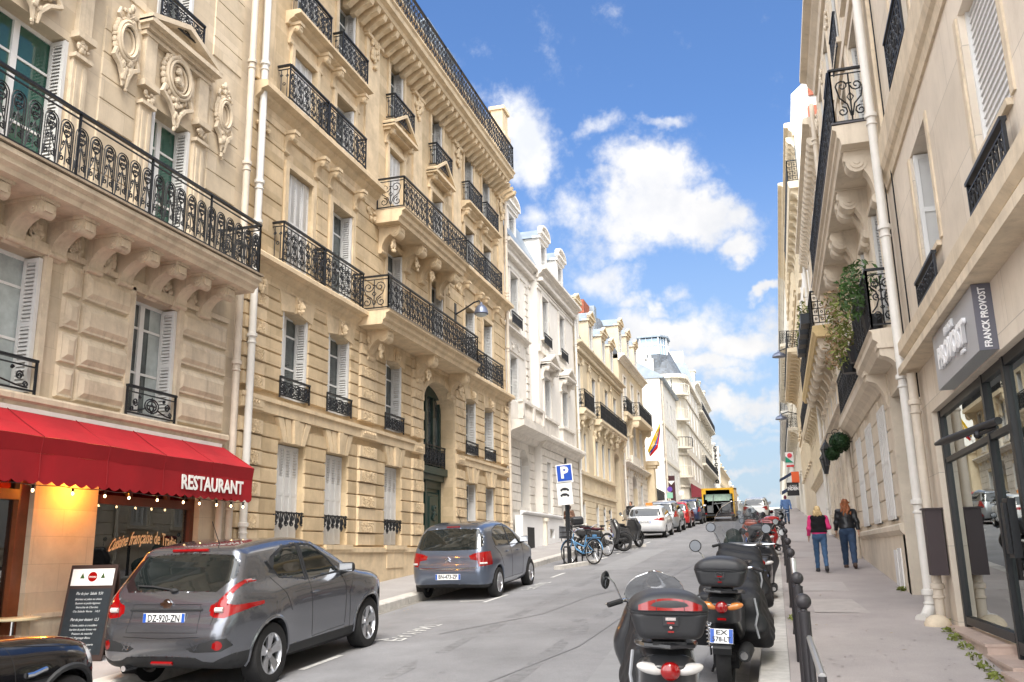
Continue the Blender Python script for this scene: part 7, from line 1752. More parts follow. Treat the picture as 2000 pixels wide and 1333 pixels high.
m_silv = paint('silver car paint', (.35, .37, .39), .6, .3)
SUV = hatch(m_silv, wb=2.6, r=.33, prof=[(-.5, .25), (-.85, .32), (-.9, .7), (-.8, 1.0), (-.6, 1.45), (-.4, 1.58), (.6, 1.64), (1.2, 1.6), (1.6, 1.5), (2.2, 1.12), (3.0, 1.0), (3.3, .8), (3.35, .4), (3.2, .25), (1.2, .2)], mirror=(1.9, 1.1),
    regs=[('front_window', 'yz', [(1.0, 1.08), (1.95, 1.08), (1.55, 1.4), (1.1, 1.5)], side_, m_cglas), ('side_window', 'yz', [(-.4, 1.1), (.95, 1.08), (.95, 1.5), (-.3, 1.45)], side_, m_cglas), ('windscreen', 'xz', [(0, 1.15), (.72, 1.15), (.58, 1.5), (0, 1.55)], front_, m_cglas),
          ('rear_window', 'xz', [(0, 1.05), (.68, 1.08), (.6, 1.46), (0, 1.48)], rearw_, m_cglas), ('tail_lamp', 'xz', [(.62, .8), (.92, .8), (.9, 1.1), (.7, 1.1)], lambda ax, ny, nz, P: P[:, 1] < -.4, m_lampr)])
lay(SUV, -5.66, 48.0, 'silver grey tall car half hidden behind the white taxi')
RED = hatch(paint('red car paint', (.50, .012, .012), .2, .3)); lay(RED, -5.60, 53.6, 'red hatchback between the silver and the dark blue cars')
NAV = hatch(paint('dark blue car paint', (.015, .03, .085), .4, .3), prof=SUV['prof'], regs=SUV['regs'], mirror=(1.9, 1.1)); lay(NAV, -5.42, 60.0, 'dark blue hatchback behind the red car')
TEA = hatch(paint('pale teal car paint', (.22, .34, .36), .4, .3)); lay(TEA, -5.3, 67, 'pale teal car partly hidden by the yellow lorry')
lay(hatch(paint('off white car paint', (.55, .56, .55), .2, .3), h=.06), -1.35, 66, 'white car parked on the right behind the scooters, far up the street')
lay(hatch(paint('mid grey car paint', (.18, .19, .2), .4, .3), h=.06), -1.35, 73, 'grey car on the right just behind the far white car')
lay(hatch(m_silv, h=.06), -5.2, 80, 'silver car farthest up the left kerb'); 
# black car in the near left corner
m_blk = paint('black car paint', (.006, .006, .008), .3, .18)
MINI = dict(C3); MINI.update(h=.022, paint=m_blk, wb=2.47, r=.31, ar=.36, handles=[], ws=0, hm=m_chrome, k=.17,
    prof=[(-.4, .22), (-.6, .3), (-.68, .5), (-.66, .85), (-.45, 1.30), (-.2, 1.40), (.8, 1.42), (1.3, 1.38), (1.72, 1.05), (1.9, .98), (2.4, .95), (2.8, .88), (2.98, .74), (3.04, .5), (2.95, .25), (2.4, .19), (1.2, .18)],
    plan=([-.75, -.6, -.4, 0, .6, 1.3, 2.0, 2.5, 2.8, 3.05], [.72, .80, .84, .86, .845, .84, .845, .86, .80, .60]),
    sec=([.15, .35, .6, .78, .9, .98, 1.2, 1.45], [.95, .99, 1.0, .985, .93, .86, .8, .72]), bul=[(2.47, .68, .45, .22, .03), (0, .68, .4, .2, .03)],
    mirror=(1.50, 1.02), mirm=m_blk, regs=[('front_window', 'yz', [(.6, .97), (1.6, .97), (1.3, 1.3), (.6, 1.32)], side_, m_cglas), ('side_window', 'yz', [(-.3, 1.0), (.55, .97), (.55, 1.32), (-.2, 1.28)], side_, m_cglas),
      ('windscreen', 'xz', [(0, 1.03), (.68, 1.03), (.6, 1.35), (0, 1.37)], front_, m_cglas), ('headlight', 'yz', [(2.80+.10*cos(a), .78+.12*sin(a)) for a in np.linspace(0, 2*pi, 14)[:-1]], lambda ax, ny, nz, P: (P[:, 1] > 2.6) & (P[:, 2] > .5), m_lampw)],
    seams=[[(1.95, .35), (1.9, .95)], [(2.0, .92), (2.9, .80)]], rseams=[])
mx_ = -5.75-.86
t, f, sd_f, rr_f, dn = car(MINI, 'glossy black small car, only its front wing and bonnet showing at the lower left', (mx_, 4.15, ground_at(mx_, 4.15)), 0)
p = sd_f([(2.02, .70), (2.2, .72)], 1); b = MB(); b.tube([(p[0][0]+.005, p[0][1], p[0][2]), (p[0][0]+.015, p[0][1]+.05, p[0][2]+.0), (p[1][0]+.015, p[1][1]-.04, p[1][2]), (p[1][0]+.005, p[1][1], p[1][2])], .022, 8); b.build('side_indicator', m_chrome, t, smooth=True)
for s_ in (-1, 1):
    for yy in (0, 2.47):
        b = MB(); pts = [(yy+.385*cos(a), .31+.385*sin(a)) for a in np.linspace(-.1, pi+.1, 26)]; b.tube([(q[0]-s_*.006, q[1], q[2]) for q in sd_f(pts, s_)], .028, 6); b.build('arch_trim', m_plast, t, smooth=True)
# yellow lorry with an open body
LY = thing('delivery_lorry', 'yellow box lorry with its rear open and goods inside', 'lorry', (-3.75, 64, gz(64)), (math.atan(GR), 0, 0))
m_yel = mat('yellow lorry paint', (.72, .40, .015), .4, var=.08, vs=3, coat=.3)
b = MB(); w, h0, h1, L_ = 1.08, .45, 2.22, 5.0
b.box(-w, -w+.1, 0, L_, h0, h1); b.box(w-.1, w, 0, L_, h0, h1); b.box(-w, w, 0, L_, h1-.08, h1+.05); b.box(-w, w, L_-.1, L_, h0, h1); b.box(-w, w, 0, L_, h0-.12, h0); b.box(-w+.1, -w+.28, -.02, .05, h1-.35, h1-.08); b.box(w-.28, w-.1, -.02, .05, h1-.35, h1-.08)
b.build('cargo_body', m_yel, LY)
b = MB(); b.box(-.98, .98, .1, L_-.2, h0+.01, h0+.03); b.box(-1.0, -.96, .1, L_-.2, h0, h1-.1); b.box(.96, 1.0, .1, L_-.2, h0, h1-.1); b.box(-1, 1, L_-.3, L_-.2, h0, h1-.1); b.box(-.96, .96, .1, L_-.2, h1-.14, h1-.1); b.build('cargo_lining', m_well, LY)
b = MB(); b.box(-1.0, 1.0, L_+.05, L_+1.8, .5, 2.0); b.build('cab', m_yel, LY)
b = MB(); b.box(-.9, .9, .3, .36, 1.5, 1.85); b.box(-.75, .75, .3, .36, 1.4, 1.5); b.build('cargo_cover', mat('pale green sheet', (.45, .62, .52), .7, var=.2, vs=6), LY)
b = MB(); b.tube([(-.5, .2, .6), (-.3, .25, 1.8)], .03, 5); b.tube([(.1, .2, .6), (-.2, .25, 1.3)], .03, 5); b.tube([(-.35, .2, 1.2), (.3, .2, 1.25)], .03, 5); b.box(.2, .8, .3, .9, .6, 1.3); b.box(-.8, -.4, .5, .9, .6, 1.1); b.lathe((.45, .25, 1.0), [(.3, -.03), (.3, .03)], 1, 14); build_each(b, 'cargo', mat('grey machinery', (.2, .21, .22), .6, metal=.3), LY, .05)
b = MB(); b.box(-1.05, 1.05, -.35, 0, .42, .52); b.box(-1.05, 1.05, -.1, L_, .35, .45); b.build('tail_step', m_plast, LY)
for x in (-.9, .9):
    b = MB(); b.box(x-.1, x+.1, -.08, -.04, .45, .6); b.build('tail_lamp', m_lampr, LY)
    for y in (1.2, L_+1.0): wheel(LY, x*1.12, y, .38, .25, 1 if x > 0 else -1, 5, 1)
# ------------------------------------------------------------------ scooters, motorcycles, bicycles
m_case = mat('charcoal top case plastic', (.032, .033, .037), .45, bump=.15, bs=250, var=.1, vs=4)
m_caseb = mat('charcoal base plastic', (.022, .023, .026), .5, bump=.2, bs=220, var=.1, vs=4)
m_sblk = mat('scooter dark grey paint', (.03, .031, .034), .3, coat=.6)
m_seat = mat('black seat vinyl', (.016, .016, .018), .55, bump=.2, bs=120)
m_cloth = mat('black waterproof cloth', (.014, .015, .018), .6, var=.3, vs=4, bump=.3, bs=25)
m_shield = None
m_mirg = mat('mirror glass', (.32, .34, .36), .03, metal=1.)
def shield_mat():
    global m_shield
    m_shield = bpy.data.materials.new('tinted windscreen'); m_shield.use_nodes = True; nt = m_shield.node_tree; nt.nodes.clear(); L = nt.links.new
    o = nd(nt, 'ShaderNodeOutputMaterial'); t = nd(nt, 'ShaderNodeBsdfTransparent'); g = nd(nt, 'ShaderNodeBsdfGlossy'); g.inputs['Roughness'].default_value = .08
    t.inputs[0].default_value = (.62, .65, .68, 1); mx = nd(nt, 'ShaderNodeMixShader'); mx.inputs[0].default_value = .16; L(t.outputs[0], mx.inputs[1]); L(g.outputs[0], mx.inputs[2]); L(mx.outputs[0], o.inputs[0])
shield_mat()
def top_case(parent, y, z, w=.46, red=True, h=.014, m=None, lock=True):
    d = .40
    def lid(x, yy, zz):
        e = rbox(x, yy, zz, (0, y, z+.165), (w/2*(1-.0), d/2, .115), .10)
        e = smax(e, zz-(z+.285-.30*x*x*2.2/w-.15*np.abs(yy-y)**2), .04); return smax(e, (z+.155)-zz, .01)
    o = blob(lid, (-w/2-.02, y-d/2-.02, z+.12), (w/2+.02, y+d/2+.02, z+.31), h, 'top_case', m or m_case, parent)
    def base(x, yy, zz):
        s = .82+.18*np.clip((zz-z)/.14, 0, 1); e = rbox(x/s, yy, zz, (0, y, z+.07), (w/2*.985, d/2*.98, .15), .07); return smax(smax(e, zz-(z+.148), .01), z-zz, .05)
    blob(base, (-w/2-.02, y-d/2-.02, z-.04), (w/2+.02, y+d/2+.02, z+.17), h, 'case_base', m_caseb, o, loc=(0, 0, 0))
    b = MB(); n = 30; ring = [(w/2*1.0*math.copysign(abs(cos(a))**.45, cos(a)), y+d/2*math.copysign(abs(sin(a))**.45, sin(a)), z+.152) for a in np.linspace(0, 2*pi, n+1)[:-1]]
    b.tube(ring, .009, 5, False, True); b.build('case_seam', m_caseb, o, loc=(0, 0, 0))
    if red:
        for seg, (x0, x1) in enumerate(((-.80, -.36), (-.34, .34), (.36, .80))):
            P, k = [], 9; lo, hi = z+.17, z+.235
            for i in range(k+1):
                x = w/2*(x0+(x1-x0)*i/k); t_ = abs(x)/(w/2); zt = lo+(hi-lo)*(1-t_**2.2)+.004
                for zz in (lo, zt):
                    a_, b_ = y-d, y
                    for _ in range(24):
                        m_ = (a_+b_)/2
                        if lid(np.array(x), np.array(m_), np.array(zz)) < 0: b_ = m_
                        else: a_ = m_
                    P.append((x, b_-.004, zz))
            q = MB(); q.add(P, [(2*i, 2*i+2, 2*i+3, 2*i+1) for i in range(k)]); q.add([(a, c+.02, e) for a, c, e in P], [(2*i, 2*i+1, 2*i+3, 2*i+2) for i in range(k)])
            q.build('reflector', m_lampr, o, loc=(0, 0, 0), smooth=True)
    if lock:
        b = MB(); yb = y-d/2*.985; b.box(-.045, .045, yb-.010, yb+.02, z+.085, z+.135); b.build('latch', m_case, o, loc=(0, 0, 0))
        b = MB(); b.box(-.03, .03, yb-.016, yb, z+.115, z+.132); b.lathe((0, yb-.008, z+.075), [(.009, -.008), (.009, .01)], 1, 10); b.build('latch_plate', m_chrome, o, loc=(0, 0, 0))
        b = MB(); b.box(-.022, .022, yb-.012, yb, z+.095, z+.106); b.box(-.018, .018, yb-.012, yb, z+.045, z+.055); build_each(b, 'latch_badge', m_lampr, o, .001, loc=(0, 0, 0))
    return o
def disc_wheel(parent, y, r, w, x=0.):
    hub = MB(); hub.lathe((x, y, r), [(.04, -.09), (.04, .09)], 0, 12); o = hub.build('wheel', m_well, parent)
    t = MB(); n = 32; pr = [(r*.70, -w*.40), (r*.88, -w*.5), (r*.97, -w*.32), (r, 0), (r*.97, w*.32), (r*.88, w*.5), (r*.70, w*.40)]; vs = []
    for rr, h in pr:
        for k in range(n): a = 2*pi*k/n; vs.append((x+h, y+rr*cos(a), r+rr*sin(a)))
    m = len(pr); t.add(vs, [(i*n+k, i*n+(k+1) % n, ((i+1) % m)*n+(k+1) % n, ((i+1) % m)*n+k) for i in range(m) for k in range(n)]); t.build('tyre', m_tyre, o, loc=(0, 0, 0), smooth=True)
    b = MB(); b.tube([(x, y+r*.7*cos(a), r+r*.7*sin(a)) for a in np.linspace(0, 2*pi, 25)[:-1]], .014, 5, False, True)
    for k in range(5): a = 2*pi*k/5; b.tube([(x, y, r), (x, y+r*.7*cos(a), r+r*.7*sin(a))], .013, 5)
    b.build('rim', m_sblk, o, loc=(0, 0, 0)); return o
def scooter(label, X, Y, yaw=0., body=None, case=True, red=False, apron=False, screen=False, cover=False, txt='EX|578-LT', s=1., group='scooters and motorcycles on the right', lean=.09, cw=.46, lamps='clear', z=None, mirrors=(1, 1), res=.016, casem=None, plh=True, seatm=None):
    t = thing('parked_scooter', label, 'scooter', (X, Y, crown(X, Y)+.01 if z is None else z), (math.atan(GR), lean, yaw), group)
    t.scale = (s, s, s); m = body or m_sblk
    if cover:
        def f(x, y, z): return smax(smin(caps(x, y, z, (0, -.6, .55), (0, .3, .75), .26, .24), caps(x, y, z, (0, .3, .7), (0, .45, 1.05), .3, .22), .2), .12-z, .05)+.02*np.sin(x*18+z*9)*np.sin(y*11+z*6)
        blob(f, (-.5, -1, .05), (.5, .9, 1.4), .03, 'cover', cover if cover is not True else m_cloth, t); disc_wheel(t, -.55, .27, .13); disc_wheel(t, .75, .27, .12); return t
    def tail(x, y, z):
        w = .15+.03*np.cos((y+.3)*2.2)
        e = smax(poly_sd(y, z, [(-.78, .80), (-.70, .62), (-.45, .50), (.1, .30), (.42, .26), (.45, .34), (.22, .44), (.12, .70), (-.2, .77), (-.7, .86)]), np.abs(x)-w, .10); return e
    blob(tail, (-.3, -.85, .2), (.3, .55, .95), res, 'body', m, t)
    for s_ in (-1, 1):
        b = MB(); b.tube([(s_*.20, .47, 1.03), (s_*.12, .60, 1.0), (s_*.10, .66, .85)], .005, 4); b.build('brake_cable', m_seat, t)
        b = MB(); b.tube([(s_*.22, .50, 1.05), (s_*.31, .47, 1.035), (s_*.36, .44, 1.02)], .006, 5); b.build('brake_lever', m_chrome, t)
        b = MB(); b.box(s_*.165-.035, s_*.165+.035, -.02, .07, .28, .30); b.build('passenger_footrest', m_chrome, t)
    def seat(x, y, z): return smax(poly_sd(y, z, [(-.62, .84), (-.55, .90), (-.25, .90), (-.1, .83), (.18, .80), (.22, .74), (-.1, .74), (-.6, .80)]), np.abs(x)-(.15-.05*np.clip(y, 0, 1)), .07)
    blob(seat, (-.22, -.7, .68), (.22, .3, .95), res, 'seat', seatm or m_seat, t)
    def front(x, y, z):
        e = smax(poly_sd(y, z, [(.42, .24), (.50, .28), (.56, .60), (.48, .98), (.56, 1.08), (.66, 1.0), (.74, .75), (.70, .55), (.62, .26)]), np.abs(x)-(.20+.10*np.exp(-((z-.72)/.2)**2)), .10); return e
    blob(front, (-.4, .3, .15), (.4, .85, 1.15), res*1.4, 'front_shield', m, t)
    b = MB(); b.tube([(-.33, .40, 1.02), (-.22, .46, 1.05), (0, .50, 1.03), (.22, .46, 1.05), (.33, .40, 1.02)], .013, 6); b.build('handlebar', m_chrome, t)
    for s_ in (-1, 1):
        b = MB(); b.tube([(s_*.24, .455, 1.045), (s_*.34, .395, 1.02)], .02, 8); b.build('grip', m_seat, t)
        if mirrors[0 if s_ < 0 else 1]:
            b = MB(); b.tube([(s_*.24, .45, 1.05), (s_*.30, .40, 1.18), (s_*.34, .38, 1.22)], .007, 5); b.build('mirror_stem', m_chrome, t)
            ed = mirrors[0 if s_ < 0 else 1] == 2
            b = MB(); b.lathe((s_*.36, .38, 1.27), [(.0, .02), (.055, .012), (.066, -.004), (.062, -.01)], 1, 18); o = b.build('mirror', m_plast, t, smooth=True)
            b = MB(); b.lathe((s_*.36, .368, 1.27), [(.056, -.001), (.056, .002)], 1, 18); q = b.build('mirror_glass', m_mirg, o, loc=(0, 0, 0))
            if ed:
                for e in (o, q): e.data.transform(Matrix.Translation((s_*.36, .38, 1.2)) @ Matrix.Rotation(-s_*1.15, 4, 'Z') @ Matrix.Translation((-s_*.36, -.38, -1.27)))
    disc_wheel(t, -.52, .29, .14); disc_wheel(t, .82, .29, .12)
    def fen(x, y, z): d = np.sqrt((y-.82)**2+(z-.29)**2); return smax(smax(np.abs(d-.335)-.012, np.abs(x)-.07, .02), .30-z, .02)
    blob(fen, (-.1, .4, .25), (.1, 1.2, .66), .02, 'front_fender', m, t)
    b = MB(); b.ext([(-.50, .50), (-.80, .58), (-.90, .42), (-.86, .36), (-.74, .54), (-.50, .46)], -.085, .085, 0); b.build('rear_fender', m_plast, t)
    # tail lamps
    def lamp(c, r): return blob(lambda x, y, z: elld(x, y, z, c, r), [c[i]-r[i]-.01 for i in range(3)], [c[i]+r[i]+.01 for i in range(3)], .010, 'tail_lamp', m_lampr, t)
    lamp((0, -.775, .775), (.06, .035, .055))
    for s_ in (-1, 1):
        c = (s_*.115, -.745, .785); r = (.085, .04, .035)
        blob(lambda x, y, z: elld(x, y, z-.18*(np.abs(x)-.115), c, r), (c[0]-.09, -.80, .73), (c[0]+.09, -.70, .84), .010, 'indicator', m_lampw if lamps == 'clear' else m_lampo, t)
    b = MB(); b.box(-.04, .04, -.80, -.78, .66, .68); b.build('reflector', m_lampr, t)
    b = MB(); b.tube([(-.17, -.2, .86), (-.18, -.5, .90), (-.14, -.74, .92), (0, -.79, .92), (.14, -.74, .92), (.18, -.5, .90), (.17, -.2, .86)], .018, 6); b.build('grab_rail', m_sblk, t, smooth=True)
    if plh: plate(t, (0, -.885, .53), .21, .13, txt, tilt=-.28, two=True)
    b = MB(); b.lathe((.19, -.75, .34), [(.05, .0), (.065, .05), (.07, .42), (.04, .55)], 1, 14); b.build('exhaust', m_plast, t, smooth=True)
    b = MB(); b.lathe((.19, -.762, .34), [(.035, 0), (.04, .012)], 1, 14); b.build('exhaust_tip', m_chrome, t)
    b = MB(); pts = []
    for i in range(60): a = i*.8; q = i/60; pts.append((-.14+.03*cos(a), -.52-.12*q+.03*sin(a), .36+.30*q))
    b.tube(pts, .007, 4); b.tube([(-.14, -.52, .3), (-.14, -.64, .68)], .014, 6); b.build('shock_absorber', m_chrome, t)
    b = MB(); b.box(-.12, .12, -.5, .2, .18, .34); b.tube([(-.1, .1, .3), (-.2, .14, .02)], .012, 5); b.build('engine', m_well, t)
    if screen:
        b = MB(); n, k = 12, 8; vs = []
        hh = .42 if screen is True else screen; ww = .27 if screen is True else .22 if screen < .4 else .33
        for j in range(k+1):
            q = j/k; w_ = ww*(1-.0*q)*sqrt(max(0, 1-(max(0, q-.35)/.67)**2)) if q > .35 else ww*(.75+.7*q)
            for i in range(n+1): a = (i/n*2-1); vs.append((w_*a, .62-.13*q-.16*a*a, 1.0+hh*q))
        f = [(j*(n+1)+i, j*(n+1)+i+1, (j+1)*(n+1)+i+1, (j+1)*(n+1)+i) for j in range(k) for i in range(n)]
        b.add(vs, f); b.build('windscreen', m_shield, t, smooth=True, recalc=False)
        b = MB(); b.tube([vs[j*(n+1)] for j in range(k+1)]+[vs[k*(n+1)+i] for i in range(n+1)]+[vs[j*(n+1)+n] for j in range(k, -1, -1)], .004, 4); b.build('windscreen_edge', m_chrome, t)
    if apron:
        def ap(x, y, z):
            wz = (.26 if apron is True else apron)+(.16 if apron is True else .09)*np.clip((1.0-z)/.6, 0, 1); e = smax(poly_sd(y, z, [(-.15, .80), (.15, .95), (.45, 1.06), (.62, 1.0), (.80, .70), (.78, .35), (.45, .28), (.0, .30), (-.25, .50)]), np.abs(x)-wz, .10)
            e = np.maximum(e, -(np.abs(x)-(wz-.10))) if False else e
            return e+.016*np.sin(z*22+y*9)*np.sin(y*15+x*8)
        blob(ap, (-.55, -.35, .2), (.55, .95, 1.15), .022, 'leg_cover', m_cloth, t)
        for s_ in (-1, 1):
            aw = 1 if apron is True else .72
            b = MB(); b.tube([(s_*.27*aw, -.18, .80), (s_*.30*aw, -.26, .66), (s_*.28*aw, -.32, .56), (s_*.31*aw, -.32, .44)], .011, 5); b.build('cover_strap', mat('grey webbing', (.3, .31, .33), .6), t)
    if case:
        b = MB(); b.box(-.10, .10, -.78, -.42, .925, .945); b.tube([(-.06, -.5, .86), (-.06, -.6, .94)], .014, 5); b.tube([(.06, -.5, .86), (.06, -.6, .94)], .014, 5); b.build('case_rack', m_plast, t)
        top_case(t, -.66, .965, cw, red, m=casem)
    return t
S = lambda px, py, Y: onY(px, py, Y)
# nearest: top case with the red band
P = onY(1309, 1300, 6.2); scooter('nearest scooter, charcoal top case with a broad red reflector band', P[0]-.17, 6.2+.64, .20, red=True, apron=.17, screen=.26, s=1.05, lean=.03, cw=.47, txt='FD|241-MK', mirrors=(2, 0), res=.014)
P = onY(1414, 1290, 9.6); scooter('second scooter, plain charcoal top case, round mirror and plate EX 578 LT', P[0]+.02, 9.6+.66, -.03, apron=True, s=1.04, lean=.04, cw=.49, lamps='amber', mirrors=(1, 0), res=.014)
P = onY(1436, 1150, 13.2); scooter('maxi scooter with a tall wide smoked windscreen', P[0], 13.2+.4, 0, case=False, screen=.62, s=1.1, lean=.05, apron=True, txt='CT|902-BL')
m_swh = mat('white scooter plastic', (.6, .6, .62), .3, coat=.6)
P = onY(1489, 1150, 16.6); scooter('small scooter close to the kerb with white mirror and a white blue plate', P[0], 16.9, 0, case=False, lean=.05, s=.95, txt='BV|604-SN', body=m_sblk)
P = onY(1481, 1100, 20.5); scooter('black scooter with a square dark top case bearing a pale badge', P[0], 20.9, 0, lean=.05, cw=.42, txt='DK|118-PA')
b = None
m_red_s = mat('red scooter paint', (.38, .012, .012), .3, coat=.8)
P = onY(1430, 1070, 22.5); scooter('scooter hidden under a dark green cover', P[0], 22.8, 0, s=.82, cover=mat('dark green cover cloth', (.022, .035, .032), .75, var=.3, vs=5), lean=.02)
P = onY(1493, 1062, 25.0); scooter('scooter with a dark red top case and red panels', P[0], 25.3, 0, body=m_red_s, red=True, casem=mat('dark red case', (.12, .01, .012), .4), txt='CY|377-QW')
P = onY(1507, 1060, 27.5); scooter('scooter with a bright red case standing nearest the kerb, farther up', P[0]-.1, 27.8, .1, red=True, casem=m_red_s, txt='AB|555-CD')
P = onY(1462, 1055, 28.5); scooter('black scooter with orange front, beside the red cased ones', P[0], 28.8, 0, body=mat('orange scooter paint', (.55, .08, .02), .35, coat=.6), case=False, screen=True)
P = onY(1482, 1048, 32); scooter('farthest grey scooter in the line by the right kerb', P[0], 32, 0, case=True)
# left group
def bz(x, y): return crown(x, y)+.03
scooter('black scooter standing on the left beside the last bicycle', -5.35, 33.6, -.45, txt='BG|227-FT', group='two wheelers in the left parking bay', z=bz(-5.35, 33.6), screen=True, case=False, lean=-.05)
scooter('motorcycle with a round black top case and maroon seat on the left', -5.9, 31.2, -1.15, body=m_sblk, seatm=mat('maroon seat', (.07, .012, .02), .5), txt='BK|808-ZE', group='two wheelers in the left parking bay', z=bz(-5.9, 31.2), lean=-.05, cw=.44, s=1.05)
def bicycle(label, X, Y, yaw, m_fr, basket=False, z=0., fend=True):
    t = thing('bicycle', label, 'bicycle', (X, Y, z), (math.atan(GR)*0, .04, yaw), 'bicycles at the left rack')
    r = .34
    for yy in (-.53, .53):
        h = MB(); h.lathe((0, yy, r), [(.03, -.05), (.03, .05)], 0, 10); o = h.build('wheel', m_iron, t)
        b = MB(); b.tube([(0, yy+r*cos(a), r+r*sin(a)) for a in np.linspace(0, 2*pi, 37)[:-1]], .018, 6, False, True); b.build('tyre', m_tyre, o, loc=(0, 0, 0), smooth=True)
        b = MB(); b.tube([(0, yy+(r-.025)*cos(a), r+(r-.025)*sin(a)) for a in np.linspace(0, 2*pi, 37)[:-1]], .010, 4, False, True)
        for k in range(18): a = 2*pi*k/18; b.tube([(.02*(-1)**k, yy, r), (0, yy+(r-.03)*cos(a), r+(r-.03)*sin(a))], .0022, 3, False)
        b.build('rim', m_rim, o, loc=(0, 0, 0))
        if fend: b = MB(); b.tube([(0, yy+(r+.035)*cos(a), r+(r+.035)*sin(a)) for a in np.linspace(.4 if yy < 0 else .2, 3.0 if yy < 0 else 2.6, 16)], .016, 5); b.build('mudguard', m_fr, t)
    b = MB(); H = (0, .36, .78)
    b.tube([(0, .53, r), (0, .42, .62), H, (0, .33, .88)], .018, 7); b.tube([(0, .38, .70), (0, .2, .42), (0, -.08, .30)], .026, 8); b.tube([(0, -.08, .30), (0, -.22, .82)], .018, 7); b.tube([(0, -.08, .3), (0, -.53, r)], .013, 6); b.tube([(0, -.18, .62), (0, -.53, r)], .011, 6); b.tube([(0, .36, .66), (0, -.15, .48)], .018, 6); b.build('frame', m_fr, t, smooth=True)
    b = MB(); b.tube([(0, -.22, .8), (0, -.24, .92)], .013, 6); b.ell((0, -.28, .95), (.075, .14, .035), 10, 6); b.build('saddle', m_seat, t, smooth=True)
    b = MB(); b.tube([(-.28, .22, 1.02), (-.2, .32, 1.02), (0, .33, .92), (.2, .32, 1.02), (.28, .22, 1.02)], .012, 6); b.build('handlebar', m_chrome, t)
    b = MB(); b.lathe((.04, -.08, .30), [(.09, -.004), (.09, .004)], 0, 20); b.tube([(.06, -.08, .3), (.07, .02, .18)], .009, 5); b.tube([(-.06, -.08, .3), (-.07, -.18, .42)], .009, 5); b.box(.07, .15, -.01, .06, .165, .185); b.box(-.15, -.07, -.22, -.15, .41, .43); b.build('crankset', m_iron, t)
    if basket:
        q = MB(); y0, y1, z0, z1 = .42, .72, .78, 1.06; q.box(-.19, .19, y0, y1, z0, z0+.01)
        for z_ in (z0, (z0+z1)/2, z1): q.tube([(-.2, y0, z_), (.2, y0, z_), (.2, y1, z_), (-.2, y1, z_)], .006, 4, False, True)
        for k in range(9): x = -.2+.05*k; q.tube([(x, y0, z0), (x, y0, z1)], .004, 4); q.tube([(x, y1, z0), (x, y1, z1)], .004, 4)
        for k in range(6): y = y0+.06*k; q.tube([(-.2, y, z0), (-.2, y, z1)], .004, 4); q.tube([(.2, y, z0), (.2, y, z1)], .004, 4)
        q.build('basket', m_iron, t); q = MB(); q.box(-.215, .215, .73, .745, .74, 1.1); q.build('basket_panel', mat('grey basket panel', (.30, .31, .33), .5), t)
        q = MB(); q.box(-.03, .03, -.62, -.5, .76, .82); q.box(-.07, .07, -.75, -.3, .72, .74); q.build('rear_rack', m_fr, t)
    return t
m_bblue = mat('pale blue bicycle paint', (.10, .26, .48), .35, coat=.6)
bicycle('pale blue hire bicycle with a grey front basket beside the sign pole', -5.55, 26.4, .95, m_bblue, True, z=bz(-5.5, 26.3))
bicycle('dark bicycle leaning behind the blue hire bicycle', -5.75, 29.9, .85, m_iron, z=bz(-5.7, 29.9))
bicycle('dark slim bicycle chained to a post on the right pavement', .12, 34.5, .05, m_iron, z=sz(34.5), fend=False)
tq = bicycle('bicycle with a teal basket cover on the right pavement, farther up', .12, 38.5, .02, m_iron, True, z=sz(38.5))
for i, yy in enumerate((25.9, 26.7, 27.5, 29.3, 30.1)):
    t = thing('bicycle_rack', ['steel hoop rack by the blue bicycle front wheel', 'steel hoop rack under the blue bicycle frame', 'steel hoop rack by the blue bicycle rear wheel', 'steel hoop rack in front of the dark bicycle', 'steel hoop rack behind the dark bicycle'][i], 'bicycle rack', (-5.95, yy, bz(-5.9, yy)), group='steel hoop bicycle racks')
    b = MB(); b.tube([(-.0, 0, -.03), (0, 0, .45), (.02, 0, .52), (.18, 0, .52), (.2, 0, .45), (.2, 0, -.03)], .025, 7); b.build('hoop', m_iron, t, smooth=True)
b = MB()
for (x0, y0, x1, y1) in ((-5.9, 24.9, -5.2, 26.9), (-4.95, 35.2, -5.5, 34.6)):
    dx, dy = x1-x0, y1-y0; L_ = math.hypot(dx, dy); nx, ny = -dy/L_*.13, dx/L_*.13
    p = [(x0+nx, y0+ny), (x0-nx, y0-ny), (x1-nx, y1-ny), (x1+nx, y1+ny)]
    b.add([(x, y, crown(x, y)-.02) for x, y in p]+[(x, y, crown(x, y)+.10) for x, y in p], [(0, 1, 5, 4), (1, 2, 6, 5), (2, 3, 7, 6), (3, 0, 4, 7), (4, 5, 6, 7)])
b.build('bay_kerb', m_kerb, kind='structure')
# parking sign
PSG = thing('parking_sign', 'blue square P parking sign on a dark pole beside the bicycles', 'sign', (-5.85, 26.1, bz(-5.8, 26.1)), world=True)
A0 = onY(1108, 1100, 26.1); A1 = onY(1104, 915, 26.1)
b = MB(); b.tube([(A1[0], 26.14, gz(26)-.1), (A1[0], 26.14, A1[2]+.3)], .035, 8); b.build('pole', m_iron, PSG)
def tilt_plate(px0, py0, px1, py1, Y, m, nm, d=0.):
    a, c = onY(px0, py0, Y), onY(px1, py1, Y); cx_, cz = (a[0]+c[0])/2, (a[2]+c[2])/2; w_, h_ = abs(c[0]-a[0]), abs(a[2]-c[2]); b = MB(); b.box(-w_/2, w_/2, -.01-d, .01-d, -h_/2, h_/2); o = b.build(nm, m, PSG); o.data.transform(Matrix.Translation((cx_, Y, cz)) @ Matrix.Rotation(-.07, 4, 'Y')); return o, cx_, cz, w_, h_
